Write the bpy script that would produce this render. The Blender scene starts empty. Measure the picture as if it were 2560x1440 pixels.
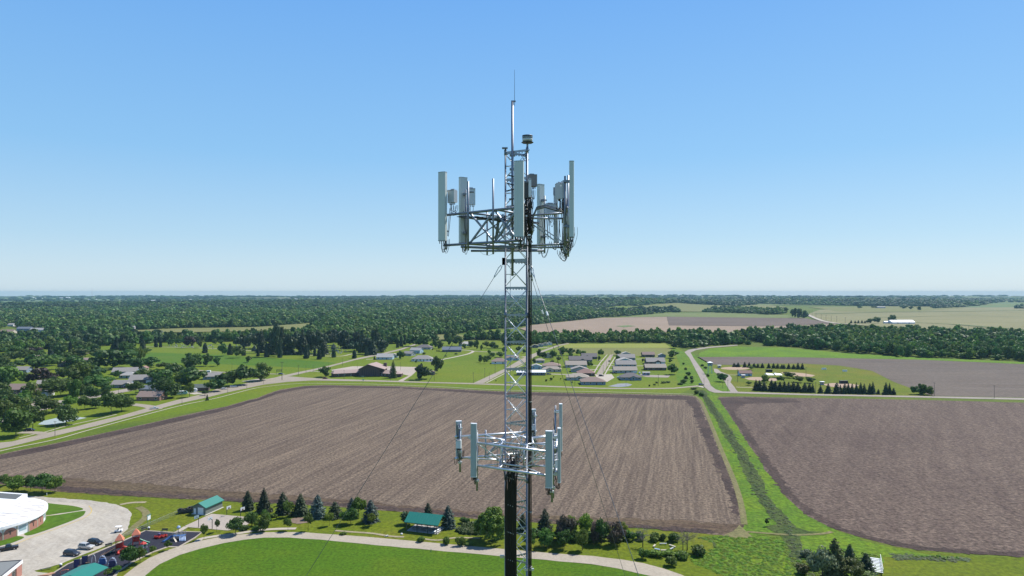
import bpy, bmesh, math, random
import numpy as np
from mathutils import Vector, Matrix, noise
from mathutils.geometry import delaunay_2d_cdt
R = math.radians
PI = math.pi
sc = bpy.context.scene
COL = sc.collection

# ------------------------------------------------------------------ camera numbers (metres; photo pixels are 2560 x 1440)
CAMH, FOC, CX, HY = 80.0, 1750.0, 1280.0, 731.0


def sstep(a, b, x):
    t = min(1.0, max(0.0, (x - a) / (b - a)))
    return t * t * (3 - 2 * t)


HILLS = [(-1500, 3900, 1500, 600, 9), (500, 6600, 1300, 900, 22), (620, 4400, 560, 520, 27), (-2400, 3300, 700, 400, 8),
         (2300, 5200, 900, 500, 16), (3600, 7500, 1500, 800, 22), (1500, 9500, 2200, 900, 26)]


def T(x, y):
    if y < 1350:
        return 0.0
    s = sstep(1350, 2400, y)
    h = 8.0 * s * noise.noise(Vector((x / 1400.0, y / 1100.0, 3.7)))
    h += 11.0 * noise.noise(Vector((x / 1900.0, y / 2600.0, 9.1))) * sstep(7500, 10500, y)
    h += 16.0 * sstep(7500, 10800, y) - 30.0 * sstep(11600, 13400, y)
    for cx, cy, rx, ry, hh in HILLS:
        d = ((x - cx) / rx) ** 2 + ((y - cy) / ry) ** 2
        if d < 6:
            h += s * hh * math.exp(-d)
    return h


def at(px, py, z=0.0):
    """ground point seen at a photo pixel"""
    if py > 846:
        Y = (CAMH - z) * FOC / (py - HY)
        return Vector(((px - CX) / FOC * Y, Y, z))
    k = (py - HY) / FOC
    u = (px - CX) / FOC
    Y = 1100.0
    while Y < 12800:
        if CAMH - k * Y <= T(u * Y, Y) + z:
            break
        Y *= 1.004
    return Vector((u * Y, Y, T(u * Y, Y) + z))


def ppm(py):
    """photo pixels per metre for something standing at pixel row py"""
    return max(py - HY, 6.0) / CAMH


# ------------------------------------------------------------------ materials
MATS = {}


def new_mat(name):
    m = bpy.data.materials.new(name)
    m.use_nodes = True
    nt = m.node_tree
    b = nt.nodes['Principled BSDF']
    MATS[name] = m
    return m, nt, b


def lin(c):
    return tuple(((v / 255.0) / 12.92 if v <= 10 else (((v / 255.0) + .055) / 1.055) ** 2.4) for v in c)


def rgb(c):
    return (c[0], c[1], c[2], 1.0)


def plain(name, col, rough=.6, metal=0.0, var=.12, scale=3.0, spec=.5, coord='Object'):
    """a solid material with slight procedural mottling"""
    m, nt, b = new_mat(name)
    N, L = nt.nodes, nt.links
    tc = N.new('ShaderNodeTexCoord')
    nz = N.new('ShaderNodeTexNoise')
    nz.inputs['Scale'].default_value = scale
    nz.inputs['Detail'].default_value = 4
    L.new(tc.outputs[coord], nz.inputs['Vector'])
    mx = N.new('ShaderNodeMix')
    mx.data_type = 'RGBA'
    mx.inputs[6].default_value = rgb([v * (1 - var) for v in col])
    mx.inputs[7].default_value = rgb([min(1, v * (1 + var)) for v in col])
    L.new(nz.outputs['Fac'], mx.inputs[0])
    L.new(mx.outputs[2], b.inputs['Base Color'])
    b.inputs['Roughness'].default_value = rough
    b.inputs['Metallic'].default_value = metal
    b.inputs['Specular IOR Level'].default_value = spec
    return m


KG = .685       # the scene is exposed by +0.55, so sunlit ground keeps its real, darker colour


def kg(c):
    return None if c is None else tuple(v * KG for v in c)


def ground_mat(name, c1, c2, s1=.05, c3=None, s3=.006, m3=.6, streak=None, fine=.8, fine_amt=.25, rough=.95, stripe=None):
    """a ground material in world metres: c1/c2 patches of about 1/s1 m, big patches of c3, streaks along an angle, fine grain"""
    m, nt, b = new_mat(name)
    c1, c2, c3 = kg(c1), kg(c2), kg(c3)
    N, L = nt.nodes, nt.links
    geo = N.new('ShaderNodeNewGeometry')

    def nz(scale, vec, detail=5, rough_=.6):
        n = N.new('ShaderNodeTexNoise')
        n.inputs['Scale'].default_value = scale
        n.inputs['Detail'].default_value = detail
        n.inputs['Roughness'].default_value = rough_
        L.new(vec, n.inputs['Vector'])
        return n.outputs['Fac']

    def ramp(fac, lo, hi):
        r = N.new('ShaderNodeMapRange')
        r.inputs['From Min'].default_value = lo
        r.inputs['From Max'].default_value = hi
        L.new(fac, r.inputs['Value'])
        return r.outputs['Result']

    def mix(fac, a, bb, typ='MIX', famt=None):
        x = N.new('ShaderNodeMix')
        x.data_type = 'RGBA'
        x.blend_type = typ
        if isinstance(fac, float):
            x.inputs[0].default_value = fac
        else:
            L.new(fac, x.inputs[0])
        for s, v in ((6, a), (7, bb)):
            if isinstance(v, tuple):
                x.inputs[s].default_value = rgb(v)
            else:
                L.new(v, x.inputs[s])
        return x.outputs[2]
    pos = geo.outputs['Position']
    col = mix(ramp(nz(s1, pos), .34, .66), c1, c2)
    if c3 is not None:
        f = ramp(nz(s3, pos, 6, .65), .46, .66)
        mm = N.new('ShaderNodeMath')
        mm.operation = 'MULTIPLY'
        mm.inputs[1].default_value = m3
        L.new(f, mm.inputs[0])
        col = mix(mm.outputs[0], col, c3)
    sts = streak if isinstance(streak, list) else ([streak] if streak else [])
    for ang, across, along, amt, dark in sts:
        mp = N.new('ShaderNodeMapping')
        mp.vector_type = 'TEXTURE'
        mp.inputs['Rotation'].default_value = (0, 0, ang)
        mp.inputs['Scale'].default_value = (across, along, 1)
        L.new(pos, mp.inputs['Vector'])
        f = ramp(nz(1.0, mp.outputs[0], 4, .6), .36, .64)
        mm = N.new('ShaderNodeMath')
        mm.operation = 'MULTIPLY'
        mm.inputs[1].default_value = amt
        L.new(f, mm.inputs[0])
        col = mix(mm.outputs[0], col, kg(dark))
    if fine_amt:
        f = ramp(nz(fine, pos, 4, .75), .37, .63)
        cr = N.new('ShaderNodeMapRange')
        cr.inputs['To Min'].default_value = 1 - fine_amt
        cr.inputs['To Max'].default_value = 1 + fine_amt
        L.new(f, cr.inputs['Value'])
        cb = N.new('ShaderNodeCombineColor')
        for i in range(3):
            L.new(cr.outputs[0], cb.inputs[i])
        col = mix(1.0, col, cb.outputs[0], 'MULTIPLY')
    L.new(col, b.inputs['Base Color'])
    b.inputs['Roughness'].default_value = rough
    b.inputs['Specular IOR Level'].default_value = .15
    return m


def leaf_mat(name, dark, light, hue=.06, trans=.3, vmin=.72, vmax=1.32):
    """foliage: every leaf clump its own shade, every plant its own tint"""
    m, nt, b = new_mat(name)
    N, L = nt.nodes, nt.links
    geo = N.new('ShaderNodeNewGeometry')
    oi = N.new('ShaderNodeObjectInfo')
    mx = N.new('ShaderNodeMix')
    mx.data_type = 'RGBA'
    mx.inputs[6].default_value = rgb([v * .84 for v in dark])
    mx.inputs[7].default_value = rgb([v * .84 for v in light])
    L.new(geo.outputs['Random Per Island'], mx.inputs[0])
    hs = N.new('ShaderNodeHueSaturation')
    r1 = N.new('ShaderNodeMapRange')
    r1.inputs['To Min'].default_value = .5 - hue * .5
    r1.inputs['To Max'].default_value = .5 + hue * .5
    L.new(oi.outputs['Random'], r1.inputs['Value'])
    L.new(r1.outputs[0], hs.inputs['Hue'])
    wn = N.new('ShaderNodeTexWhiteNoise')
    wn.noise_dimensions = '1D'
    L.new(oi.outputs['Random'], wn.inputs['W'])
    r2 = N.new('ShaderNodeMapRange')
    r2.inputs['To Min'].default_value = vmin
    r2.inputs['To Max'].default_value = vmax
    L.new(wn.outputs['Value'], r2.inputs['Value'])
    L.new(r2.outputs[0], hs.inputs['Value'])
    L.new(mx.outputs[2], hs.inputs['Color'])
    L.new(hs.outputs[0], b.inputs['Base Color'])
    b.inputs['Roughness'].default_value = .6
    b.inputs['Specular IOR Level'].default_value = .3
    tr = N.new('ShaderNodeBsdfTranslucent')
    L.new(hs.outputs[0], tr.inputs['Color'])
    ms = N.new('ShaderNodeMixShader')
    ms.inputs[0].default_value = trans
    out = N['Material Output']
    L.new(b.outputs[0], ms.inputs[1])
    L.new(tr.outputs[0], ms.inputs[2])
    L.new(ms.outputs[0], out.inputs['Surface'])
    return m


# ------------------------------------------------------------------ mesh builder
class MB:
    def __init__(s):
        s.v, s.f = [], []

    def add(s, vs, fs):
        o = len(s.v)
        s.v += [tuple(p) for p in vs]
        s.f += [tuple(i + o for i in f) for f in fs]
        return s

    def box(s, c, size, rz=0.0, M=None):
        x, y, z = (d / 2.0 for d in size)
        vs = [Vector((sx * x, sy * y, sz * z)) for sz in (-1, 1) for sx, sy in ((-1, -1), (1, -1), (1, 1), (-1, 1))]
        if M is not None:
            vs = [M @ p for p in vs]
        elif rz:
            r = Matrix.Rotation(rz, 3, 'Z')
            vs = [r @ p for p in vs]
        c = Vector(c)
        return s.add([p + c for p in vs], [(3, 2, 1, 0), (4, 5, 6, 7), (0, 1, 5, 4), (1, 2, 6, 5), (2, 3, 7, 6), (3, 0, 4, 7)])

    def beam(s, p, q, w, h=None, up=(0, 0, 1)):
        """rectangular bar from p to q"""
        p, q = Vector(p), Vector(q)
        d = (q - p)
        ln = d.length
        d.normalize()
        upv = Vector(up)
        if abs(d.dot(upv)) > .95:
            upv = Vector((0, 1, 0))
        x = d.cross(upv).normalized()
        z = x.cross(d).normalized()
        h = h or w
        M = Matrix((x, d, z)).transposed()
        return s.box((p + q) / 2, (w, ln, h), M=M)

    def tube(s, pts, r, n=8, r2=None, cap=True):
        pts = [Vector(p) for p in pts]
        m = len(pts)
        vs, fs = [], []
        prev = None
        for i, p in enumerate(pts):
            d = (pts[min(i + 1, m - 1)] - pts[max(i - 1, 0)])
            if d.length < 1e-9:
                d = Vector((0, 0, 1))
            d.normalize()
            if prev is None:
                a = Vector((1, 0, 0)) if abs(d.x) < .9 else Vector((0, 1, 0))
                x = d.cross(a).normalized()
            else:
                x = prev - d * prev.dot(d)
                if x.length < 1e-6:
                    x = d.cross(Vector((1, 0, 0)))
                x.normalize()
            prev = x
            y = d.cross(x)
            rr = r if r2 is None else r + (r2 - r) * i / max(1, m - 1)
            for k in range(n):
                a = 2 * PI * k / n
                vs.append(p + x * (rr * math.cos(a)) + y * (rr * math.sin(a)))
        for i in range(m - 1):
            for k in range(n):
                k2 = (k + 1) % n
                fs.append((i * n + k, i * n + k2, (i + 1) * n + k2, (i + 1) * n + k))
        if cap:
            fs.append(tuple(range(n - 1, -1, -1)))
            fs.append(tuple((m - 1) * n + k for k in range(n)))
        return s.add(vs, fs)

    def lathe(s, prof, c=(0, 0, 0), n=16, a0=0.0):
        """prof: list of (radius, z)"""
        vs, fs = [], []
        c = Vector(c)
        for r, z in prof:
            for k in range(n):
                a = a0 + 2 * PI * k / n
                vs.append(c + Vector((r * math.cos(a), r * math.sin(a), z)))
        for i in range(len(prof) - 1):
            for k in range(n):
                k2 = (k + 1) % n
                fs.append((i * n + k, i * n + k2, (i + 1) * n + k2, (i + 1) * n + k))
        fs.append(tuple(range(n - 1, -1, -1)))
        fs.append(tuple((len(prof) - 1) * n + k for k in range(n)))
        return s.add(vs, fs)

    def prism(s, poly, z0, z1):
        """vertical extrusion of an xy polygon (counter-clockwise)"""
        n = len(poly)
        vs = [(x, y, z0) for x, y in poly] + [(x, y, z1) for x, y in poly]
        fs = [tuple(range(n - 1, -1, -1)), tuple(range(n, 2 * n))] + [(i, (i + 1) % n, n + (i + 1) % n, n + i) for i in range(n)]
        return s.add(vs, fs)

    def prof_y(s, poly, y0, y1):
        """extrude an xz polygon along y"""
        n = len(poly)
        vs = [(x, y0, z) for x, z in poly] + [(x, y1, z) for x, z in poly]
        fs = [tuple(range(n)), tuple(range(2 * n - 1, n - 1, -1))] + [(i, n + i, n + (i + 1) % n, (i + 1) % n) for i in range(n)]
        return s.add(vs, fs)

    def mesh(s, name, mat=None, smooth=False):
        me = bpy.data.meshes.new(name)
        me.from_pydata(s.v, [], s.f)
        if mat is not None:
            for mm in (mat if isinstance(mat, (list, tuple)) else [mat]):
                me.materials.append(mm)
        if smooth:
            me.polygons.foreach_set('use_smooth', [True] * len(me.polygons))
        me.update()
        return me

    def obj(s, name, mat, parent=None, smooth=False, fix=True):
        me = s.mesh(name, mat, smooth)
        if fix:
            bm = bmesh.new()
            bm.from_mesh(me)
            bmesh.ops.recalc_face_normals(bm, faces=bm.faces)
            bm.to_mesh(me)
            bm.free()
        o = bpy.data.objects.new(name, me)
        COL.objects.link(o)
        if parent is not None:
            o.parent = parent
        return o


LABELS = {}


def tag(o, label=None, cat=None, group=None, kind=None):
    if label:
        o['label'] = label
        LABELS.setdefault(label, []).append(o)
    if cat:
        o['category'] = cat
    if group:
        o['group'] = group
    if kind:
        o['kind'] = kind
    return o


def thing(name, label, cat, loc=(0, 0, 0), rz=0.0, group=None):
    o = bpy.data.objects.new(name, None)
    o.empty_display_size = .5
    COL.objects.link(o)
    o.location = loc
    o.rotation_euler = (0, 0, rz)
    return tag(o, label, cat, group)


def link(name, me, parent=None, loc=(0, 0, 0), rz=0.0, scale=(1, 1, 1)):
    o = bpy.data.objects.new(name, me)
    COL.objects.link(o)
    o.location = loc
    o.rotation_euler = (0, 0, rz)
    o.scale = scale
    if parent is not None:
        o.parent = parent
    return o


def dup(root, loc, rz=0.0, scale=None, label=None, group=None):
    r = root.copy()
    COL.objects.link(r)
    r.location = loc
    r.rotation_euler = (0, 0, rz)
    if scale is not None:
        r.scale = scale
    if label:
        tag(r, label)
    if group:
        r['group'] = group
    for ch in list(root.children):
        c = ch.copy()
        COL.objects.link(c)
        c.parent = r
        for g in list(ch.children):
            d = g.copy()
            COL.objects.link(d)
            d.parent = c
    return r


# ------------------------------------------------------------------ ground sheets
def densify(pts, step):
    out = []
    n = len(pts)
    for i in range(n):
        a, b = pts[i], pts[(i + 1) % n]
        k = max(1, int((b - a).length / step))
        out += [a.lerp(b, j / k) for j in range(k)]
    return out


SHEET_RNG = random.Random(11)


def rounded(pts, k=4):
    n = len(pts)
    out = []
    for i in range(n):
        p0, p1, p2, p3 = pts[i - 1], pts[i], pts[(i + 1) % n], pts[(i + 2) % n]
        a = min((p1 - p0).length, (p3 - p2).length) / max((p2 - p1).length, .01)
        if a < .25:
            out.append(p1)
            continue
        for j in range(k):
            t = j / k
            out.append(.5 * ((2 * p1) + (p2 - p0) * t + (2 * p0 - 5 * p1 + 4 * p2 - p3) * t * t + (3 * p1 - p0 - 3 * p2 + p3) * t ** 3))
    return out


def sheet_pts(name, pts, mat, z, rough=0.0, step=6.0, label=None, cat=None, group=None, kind='structure', far=False, soft=False):
    pts = [Vector((p[0], p[1], 0)) for p in pts]
    if soft:
        pts = rounded(pts)
    if rough:
        pts = densify(pts, step)
        pts = [p + Vector((SHEET_RNG.gauss(0, rough), SHEET_RNG.gauss(0, rough), 0)) for p in pts]
    bm = bmesh.new()
    n_ = len(pts)
    c0 = pts[0].copy()
    cv, ce, cf, _a, _b, _c = delaunay_2d_cdt([Vector((p.x - c0.x, p.y - c0.y)) for p in pts], [(i, (i + 1) % n_) for i in range(n_)], [], 1, 1e-4)
    vs = [bm.verts.new((p.x + c0.x, p.y + c0.y, 0)) for p in cv]
    for t_ in cf:
        bm.faces.new([vs[i] for i in t_])
    if far:
        xs = [p.x for p in pts]
        ys = [p.y for p in pts]
        for lo, hi, ax in ((min(xs), max(xs), 0), (min(ys), max(ys), 1)):
            st = max(60.0, (hi - lo) / 40)
            t = lo + st
            while t < hi:
                co = [0, 0, 0]
                no = [0, 0, 0]
                co[ax] = t
                no[ax] = 1
                bmesh.ops.bisect_plane(bm, geom=bm.verts[:] + bm.edges[:] + bm.faces[:], plane_co=co, plane_no=no)
                t += st
        bmesh.ops.triangulate(bm, faces=bm.faces[:])
    for v in bm.verts:
        v.co.z = (T(v.co.x, v.co.y) if far else 0.0) + z
    bmesh.ops.recalc_face_normals(bm, faces=bm.faces[:])
    up = sum(f.normal.z * f.calc_area() for f in bm.faces)
    for f in bm.faces:
        if f.normal.z < 0:
            f.normal_flip()
    me = bpy.data.meshes.new(name)
    bm.to_mesh(me)
    bm.free()
    me.materials.append(mat)
    o = bpy.data.objects.new(name, me)
    COL.objects.link(o)
    return tag(o, label, cat, group, kind)


def sheet(name, px, mat, z, **k):
    return sheet_pts(name, [at(*p) for p in px], mat, z, **k)


def strip(name, px, width, mat, z, smooth=True, **k):
    """a road of constant width along a pixel polyline"""
    P = [at(*p) for p in px]
    return strip_pts(name, P, width, mat, z, smooth, **k)


def strip_pts(name, P, width, mat, z, smooth=True, **k):
    P = [Vector((p[0], p[1], 0)) for p in P]
    if smooth and len(P) > 2:
        Q = []
        for i in range(len(P) - 1):
            p0, p1, p2, p3 = P[max(i - 1, 0)], P[i], P[i + 1], P[min(i + 2, len(P) - 1)]
            for j in range(5):
                t = j / 5.0
                Q.append(.5 * ((2 * p1) + (p2 - p0) * t + (2 * p0 - 5 * p1 + 4 * p2 - p3) * t * t + (3 * p1 - p0 - 3 * p2 + p3) * t ** 3))
        Q.append(P[-1])
        P = Q
    L_, R_ = [], []
    for i, p in enumerate(P):
        d = P[min(i + 1, len(P) - 1)] - P[max(i - 1, 0)]
        nrm = Vector((-d.y, d.x, 0)).normalized() * (width / 2)
        L_.append(p + nrm)
        R_.append(p - nrm)
    far = k.pop('far', False)
    bm = bmesh.new()
    lv = [bm.verts.new((p.x, p.y, (T(p.x, p.y) if far else 0) + z)) for p in L_]
    rv = [bm.verts.new((p.x, p.y, (T(p.x, p.y) if far else 0) + z)) for p in R_]
    for i in range(len(P) - 1):
        bm.faces.new((lv[i], rv[i], rv[i + 1], lv[i + 1]))
    for f in bm.faces:
        f.normal_update()
        if f.normal.z < 0:
            f.normal_flip()
    me = bpy.data.meshes.new(name)
    bm.to_mesh(me)
    bm.free()
    me.materials.append(mat)
    o = bpy.data.objects.new(name, me)
    COL.objects.link(o)
    k.setdefault('kind', 'structure')
    return tag(o, k.get('label'), k.get('cat'), k.get('group'), k['kind'])


def ell(cx, cy, rx, ry, n=28):
    return [(cx + rx * math.cos(2 * PI * i / n), cy + ry * math.sin(2 * PI * i / n)) for i in range(n)]


def inside(x, y, poly):
    c = False
    n = len(poly)
    j = n - 1
    for i in range(n):
        xi, yi = poly[i]
        xj, yj = poly[j]
        if (yi > y) != (yj > y) and x < (xj - xi) * (y - yi) / (yj - yi) + xi:
            c = not c
        j = i
    return c
# ================================================================== camera, sky, sun, air
cam = bpy.data.objects.new('Camera', bpy.data.cameras.new('Camera'))
COL.objects.link(cam)
cam.location = (0, 0, CAMH)
cam.rotation_euler = (PI / 2, 0, 0)
cam.data.sensor_width = 36.0
cam.data.lens = 36.0 * FOC / 2560.0
cam.data.shift_y = (HY - 720.0) / 2560.0
cam.data.clip_start = .5
cam.data.clip_end = 60000
sc.camera = cam

SUN_EL, SUN_AZ = R(52), R(50)          # azimuth measured from the view direction (+Y) towards +X
w = bpy.data.worlds.new('World')
sc.world = w
w.use_nodes = True
wn = w.node_tree.nodes
wl = w.node_tree.links
sky = wn.new('ShaderNodeTexSky')
sky.sky_type = 'NISHITA'
sky.sun_disc = False
sky.sun_elevation = SUN_EL
sky.sun_rotation = SUN_AZ
sky.altitude = 300
sky.air_density = 1.0
sky.dust_density = .35
sky.ozone_density = 1.0
# the pale summer horizon: the sky texture is evened out by elevation
tcw = wn.new('ShaderNodeTexCoord')
sx_ = wn.new('ShaderNodeSeparateXYZ')
wl.new(tcw.outputs['Generated'], sx_.inputs[0])
crw = wn.new('ShaderNodeValToRGB')
SKY = [(0.0, (.585, .755, .885)), (.03, (.545, .735, .89)), (.075, (.435, .680, .895)), (.185, (.265, .570, .925)), (.386, (.160, .440, .93)), (.55, (.11, .28, .70)), (1.0, (.05, .14, .42))]
el_ = crw.color_ramp.elements
while len(el_) < len(SKY):
    el_.new(.5)
for e_, (p_, c_) in zip(el_, SKY):
    e_.position = p_
    e_.color = (c_[0], c_[1], c_[2], 1)
wl.new(sx_.outputs[2], crw.inputs[0])
scw = wn.new('ShaderNodeVectorMath')
scw.operation = 'SCALE'
scw.inputs[3].default_value = 1 / .135
wl.new(crw.outputs[0], scw.inputs[0])
mxw = wn.new('ShaderNodeMix')
mxw.data_type = 'RGBA'
mxw.inputs[0].default_value = .82
wl.new(sky.outputs[0], mxw.inputs[6])
wl.new(scw.outputs[0], mxw.inputs[7])
wl.new(mxw.outputs[2], wn['Background'].inputs['Color'])
wn['Background'].inputs['Strength'].default_value = .0922

sl = bpy.data.lights.new('sun', 'SUN')
sl.energy = 4.8
sl.angle = R(.5)
sl.color = (1.0, .955, .89)
so = bpy.data.objects.new('sun', sl)
COL.objects.link(so)
to_sun = Vector((math.sin(SUN_AZ) * math.cos(SUN_EL), math.cos(SUN_AZ) * math.cos(SUN_EL), math.sin(SUN_EL)))
so.rotation_euler = to_sun.to_track_quat('Z', 'Y').to_euler()
so.location = (60, 60, 300)

sc.view_settings.view_transform = 'Standard'
sc.view_settings.look = 'None'
sc.view_settings.gamma = 1
sc.view_settings.exposure = .55
sc.cycles.max_bounces = 6
sc.cycles.diffuse_bounces = 2
sc.cycles.glossy_bounces = 2
sc.cycles.transparent_max_bounces = 8
sc.cycles.volume_bounces = 1
sc.cycles.use_denoising = True
sc.cycles.use_adaptive_sampling = True

hz = MB().box((0, 1000, 40.0), (30000, 25400, 114.0)).obj('haze', None)
hm = bpy.data.materials.new('air')
hm.use_nodes = True
hm.node_tree.nodes.clear()
ho = hm.node_tree.nodes.new('ShaderNodeOutputMaterial')
hp = hm.node_tree.nodes.new('ShaderNodeVolumePrincipled')
hp.inputs['Color'].default_value = (.30, .52, .70, 1)
hp.inputs['Density'].default_value = 5.0e-5
hp.inputs['Anisotropy'].default_value = .0
hm.node_tree.links.new(hp.outputs[0], ho.inputs['Volume'])
hz.data.materials.append(hm)
tag(hz, kind='stuff')

# ================================================================== materials
G = ground_mat
M_ground = G('pasture', (.130, .180, .016), (.085, .140, .012), .03, (.18, .19, .04), .004, .55, fine=.6, fine_amt=.3)
M_soil = G('ploughed soil', (.195, .146, .104), (.150, .111, .081), .018, (.078, .055, .045), .0065, .7,
           streak=[(-R(13.5), 2.6, 110, .55, (.275, .210, .145)), (-R(13.5), 14.0, 380, .5, (.082, .058, .047)), (-R(13.5), 4.5, 200, .45, (.27, .205, .145)), (-R(13.5), .9, 30, .45, (.30, .232, .165)), (-R(13.5), 1.7, 70, .55, (.068, .048, .040))],
           fine=.85, fine_amt=.55)
M_soil2 = G('stubble soil', (.190, .143, .110), (.140, .103, .082), .02, (.080, .056, .048), .008, .65,
            streak=[(-R(80), 1.5, 14, .55, (.26, .195, .150)), (-R(30), 6, 120, .42, (.068, .044, .039)), (R(20), 1.4, 6, .55, (.062, .040, .036)), (-R(11), 3, 90, .25, (.22, .165, .120))], fine=.7, fine_amt=.55)
M_head = G('headland soil', (.120, .078, .052), (.084, .054, .038), .03, (.150, .120, .056), .012, .65,
           streak=[(R(83), 1.8, 60, .65, (.056, .036, .030)), (R(83), 1.0, 25, .55, (.205, .155, .092))], fine=.7, fine_amt=.45)
M_swath = G('straw swath soil', (.20, .145, .10), (.14, .098, .070), .05, (.08, .055, .046), .03, .5,
           streak=[(-R(19), .8, 40, .7, (.30, .23, .165)), (-R(19), 1.4, 50, .6, (.07, .046, .04))], fine=.8, fine_amt=.45)
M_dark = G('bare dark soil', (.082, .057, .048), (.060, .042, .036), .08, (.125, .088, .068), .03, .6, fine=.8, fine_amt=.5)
M_verge = G('dry verge', (.24, .21, .10), (.20, .19, .08), .1, (.15, .17, .05), .03, .6, fine=.8, fine_amt=.3)
M_park = G('park grass', (.145, .188, .006), (.102, .155, .005), .045, (.200, .178, .018), .018, .8, streak=(R(84), 2.0, 26, .4, (.165, .185, .014)), fine=.7, fine_amt=.30)
M_lawn = G('mown lawn', (.080, .170, .004), (.062, .145, .004), .03, (.122, .178, .006), .02, .85,
           streak=[(R(80), 2.2, 50, .3, (.108, .182, .006)), (R(10), 5, 40, .3, (.060, .138, .004))], fine=1.0, fine_amt=.32)
M_green = G('lush grass', (.110, .225, .005), (.066, .160, .010), .10, (.190, .260, .004), .035, .75,
            streak=[(-R(11), 1.5, 9, .45, (.060, .150, .012)), (R(70), 1.2, 8, .35, (.20, .27, .035))], fine=.6, fine_amt=.4)
M_ditch = G('dark ditch weeds', (.062, .108, .018), (.038, .072, .012), .25, (.105, .135, .030), .09, .6, streak=(R(60), .8, 5, .5, (.095, .115, .04)), fine=.8, fine_amt=.5)
M_strip = G('bright strip grass', (.135, .255, .008), (.095, .19, .012), .03, (.175, .285, .006), .01, .6, fine=.3, fine_amt=.25)
M_mown2 = G('mown meadow', (.070, .165, .010), (.095, .18, .012), .03, (.12, .18, .014), .01, .5, fine=.4, fine_amt=.2)
M_meadow = G('light meadow', (.138, .206, .008), (.170, .212, .014), .02, (.100, .175, .006), .008, .6, fine=.4, fine_amt=.2)
M_hay = G('hay field', (.285, .31, .060), (.25, .28, .055), .02, (.32, .325, .085), .01, .5, fine=.3, fine_amt=.12)
M_hay2 = G('thin crop field', (.22, .225, .072), (.19, .20, .062), .02, (.25, .23, .095), .01, .5, fine=.3, fine_amt=.15)
M_tan = G('tan field', (.37, .275, .195), (.32, .24, .17), .01, (.25, .185, .135), .004, .35, streak=(R(80), 6, 220, .25, (.34, .275, .21)), fine=.2, fine_amt=.12)
M_brown = G('brown field', (.185, .138, .105), (.145, .108, .084), .01, (.21, .16, .12), .004, .4, streak=(R(84), 5, 200, .3, (.17, .14, .115)), fine=.2, fine_amt=.15)
M_greyf = G('grey brown field', (.155, .120, .092), (.122, .093, .072), .012, (.090, .069, .056), .006, .55, streak=[(R(86), 3.5, 160, .4, (.28, .245, .205)), (R(86), 9, 300, .3, (.14, .12, .105))], fine=.3, fine_amt=.2)
M_crop = G('young crop field', (.19, .23, .070), (.16, .20, .06), .01, (.23, .235, .09), .004, .5, fine=.2, fine_amt=.12)
M_pale = G('pale sprouting field', (.29, .265, .125), (.25, .235, .105), .006, (.20, .205, .085), .003, .5, streak=(R(80), 8, 300, .25, (.27, .265, .15)), fine=.15, fine_amt=.1)
M_fgreen = G('far green field', (.17, .235, .085), (.14, .20, .075), .006, None, fine=.1, fine_amt=.15)
M_concrete = G('path concrete', (.50, .44, .345), (.45, .395, .31), .12, (.40, .35, .28), .03, .4, fine=1.1, fine_amt=.1)
M_road = G('street paving', (.41, .36, .285), (.36, .315, .25), .1, (.31, .27, .215), .02, .35, fine=1.0, fine_amt=.1)
M_asph = G('greyish paving', (.40, .355, .305), (.35, .305, .265), .08, (.44, .39, .335), .03, .4, fine=1.0, fine_amt=.12)
M_gravel = G('gravel lot', (.57, .515, .42), (.49, .44, .36), .07, (.34, .305, .25), .035, .6,
             streak=[(R(52), 1.6, 14, .5, (.36, .33, .28)), (R(20), 2.5, 9, .4, (.62, .58, .50))], fine=.9, fine_amt=.12)
M_walk = G('pavement', (.56, .50, .41), (.50, .45, .37), .3, None, fine=1.2, fine_amt=.08)
M_rubber = G('rubber surface', (.030, .033, .050), (.040, .040, .058), .15, (.052, .046, .062), .05, .5, fine=1.5, fine_amt=.2)
M_yellow = G('yellow kerb paint', (.70, .52, .17), (.62, .46, .16), .8, None, fine=1.0, fine_amt=.15)
M_infield = G('infield clay', (.50, .365, .26), (.46, .335, .24), .05, None, fine=.6, fine_amt=.08)
M_court = G('blue court', (.42, .50, .49), (.38, .47, .47), .08, (.50, .53, .50), .05, .6, fine=.8, fine_amt=.05)
M_pond = G('reeds', (.040, .085, .020), (.028, .060, .016), .3, None, fine=.9, fine_amt=.4)
M_bluegravel = G('bluish gravel', (.26, .29, .33), (.33, .34, .36), .1, None, fine=.5, fine_amt=.15)
M_sand = G('bare worn soil', (.42, .36, .25), (.33, .29, .18), .2, None, fine=.8, fine_amt=.2)
M_clay = G('bare brown ring', (.27, .20, .15), (.22, .165, .125), .2, None, fine=.8, fine_amt=.2)

# ================================================================== the ground, one sheet to the horizon
rings = [0, 25, 60, 110] + [170 * 1.062 ** i for i in range(90)]
rings = [r for r in rings if r < 13400] + [13400]
nseg = 240
gv, gf = [(0, 0, 0)], []
for r in rings[1:]:
    for k in range(nseg):
        a = 2 * PI * k / nseg
        x, y = r * math.sin(a), r * math.cos(a)
        gv.append((x, y, T(x, y)))
for k in range(nseg):
    gf.append((0, 1 + (k + 1) % nseg, 1 + k))
for i in range(len(rings) - 2):
    for k in range(nseg):
        k2 = (k + 1) % nseg
        a, b = 1 + i * nseg, 1 + (i + 1) * nseg
        gf.append((a + k, a + k2, b + k2, b + k))
gr = MB()
gr.v, gr.f = gv, gf
gro = gr.obj('ground', M_ground, smooth=True)
tag(gro, kind='structure')
if gro.data.polygons[100].normal.z < 0:
    gro.data.flip_normals()

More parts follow.
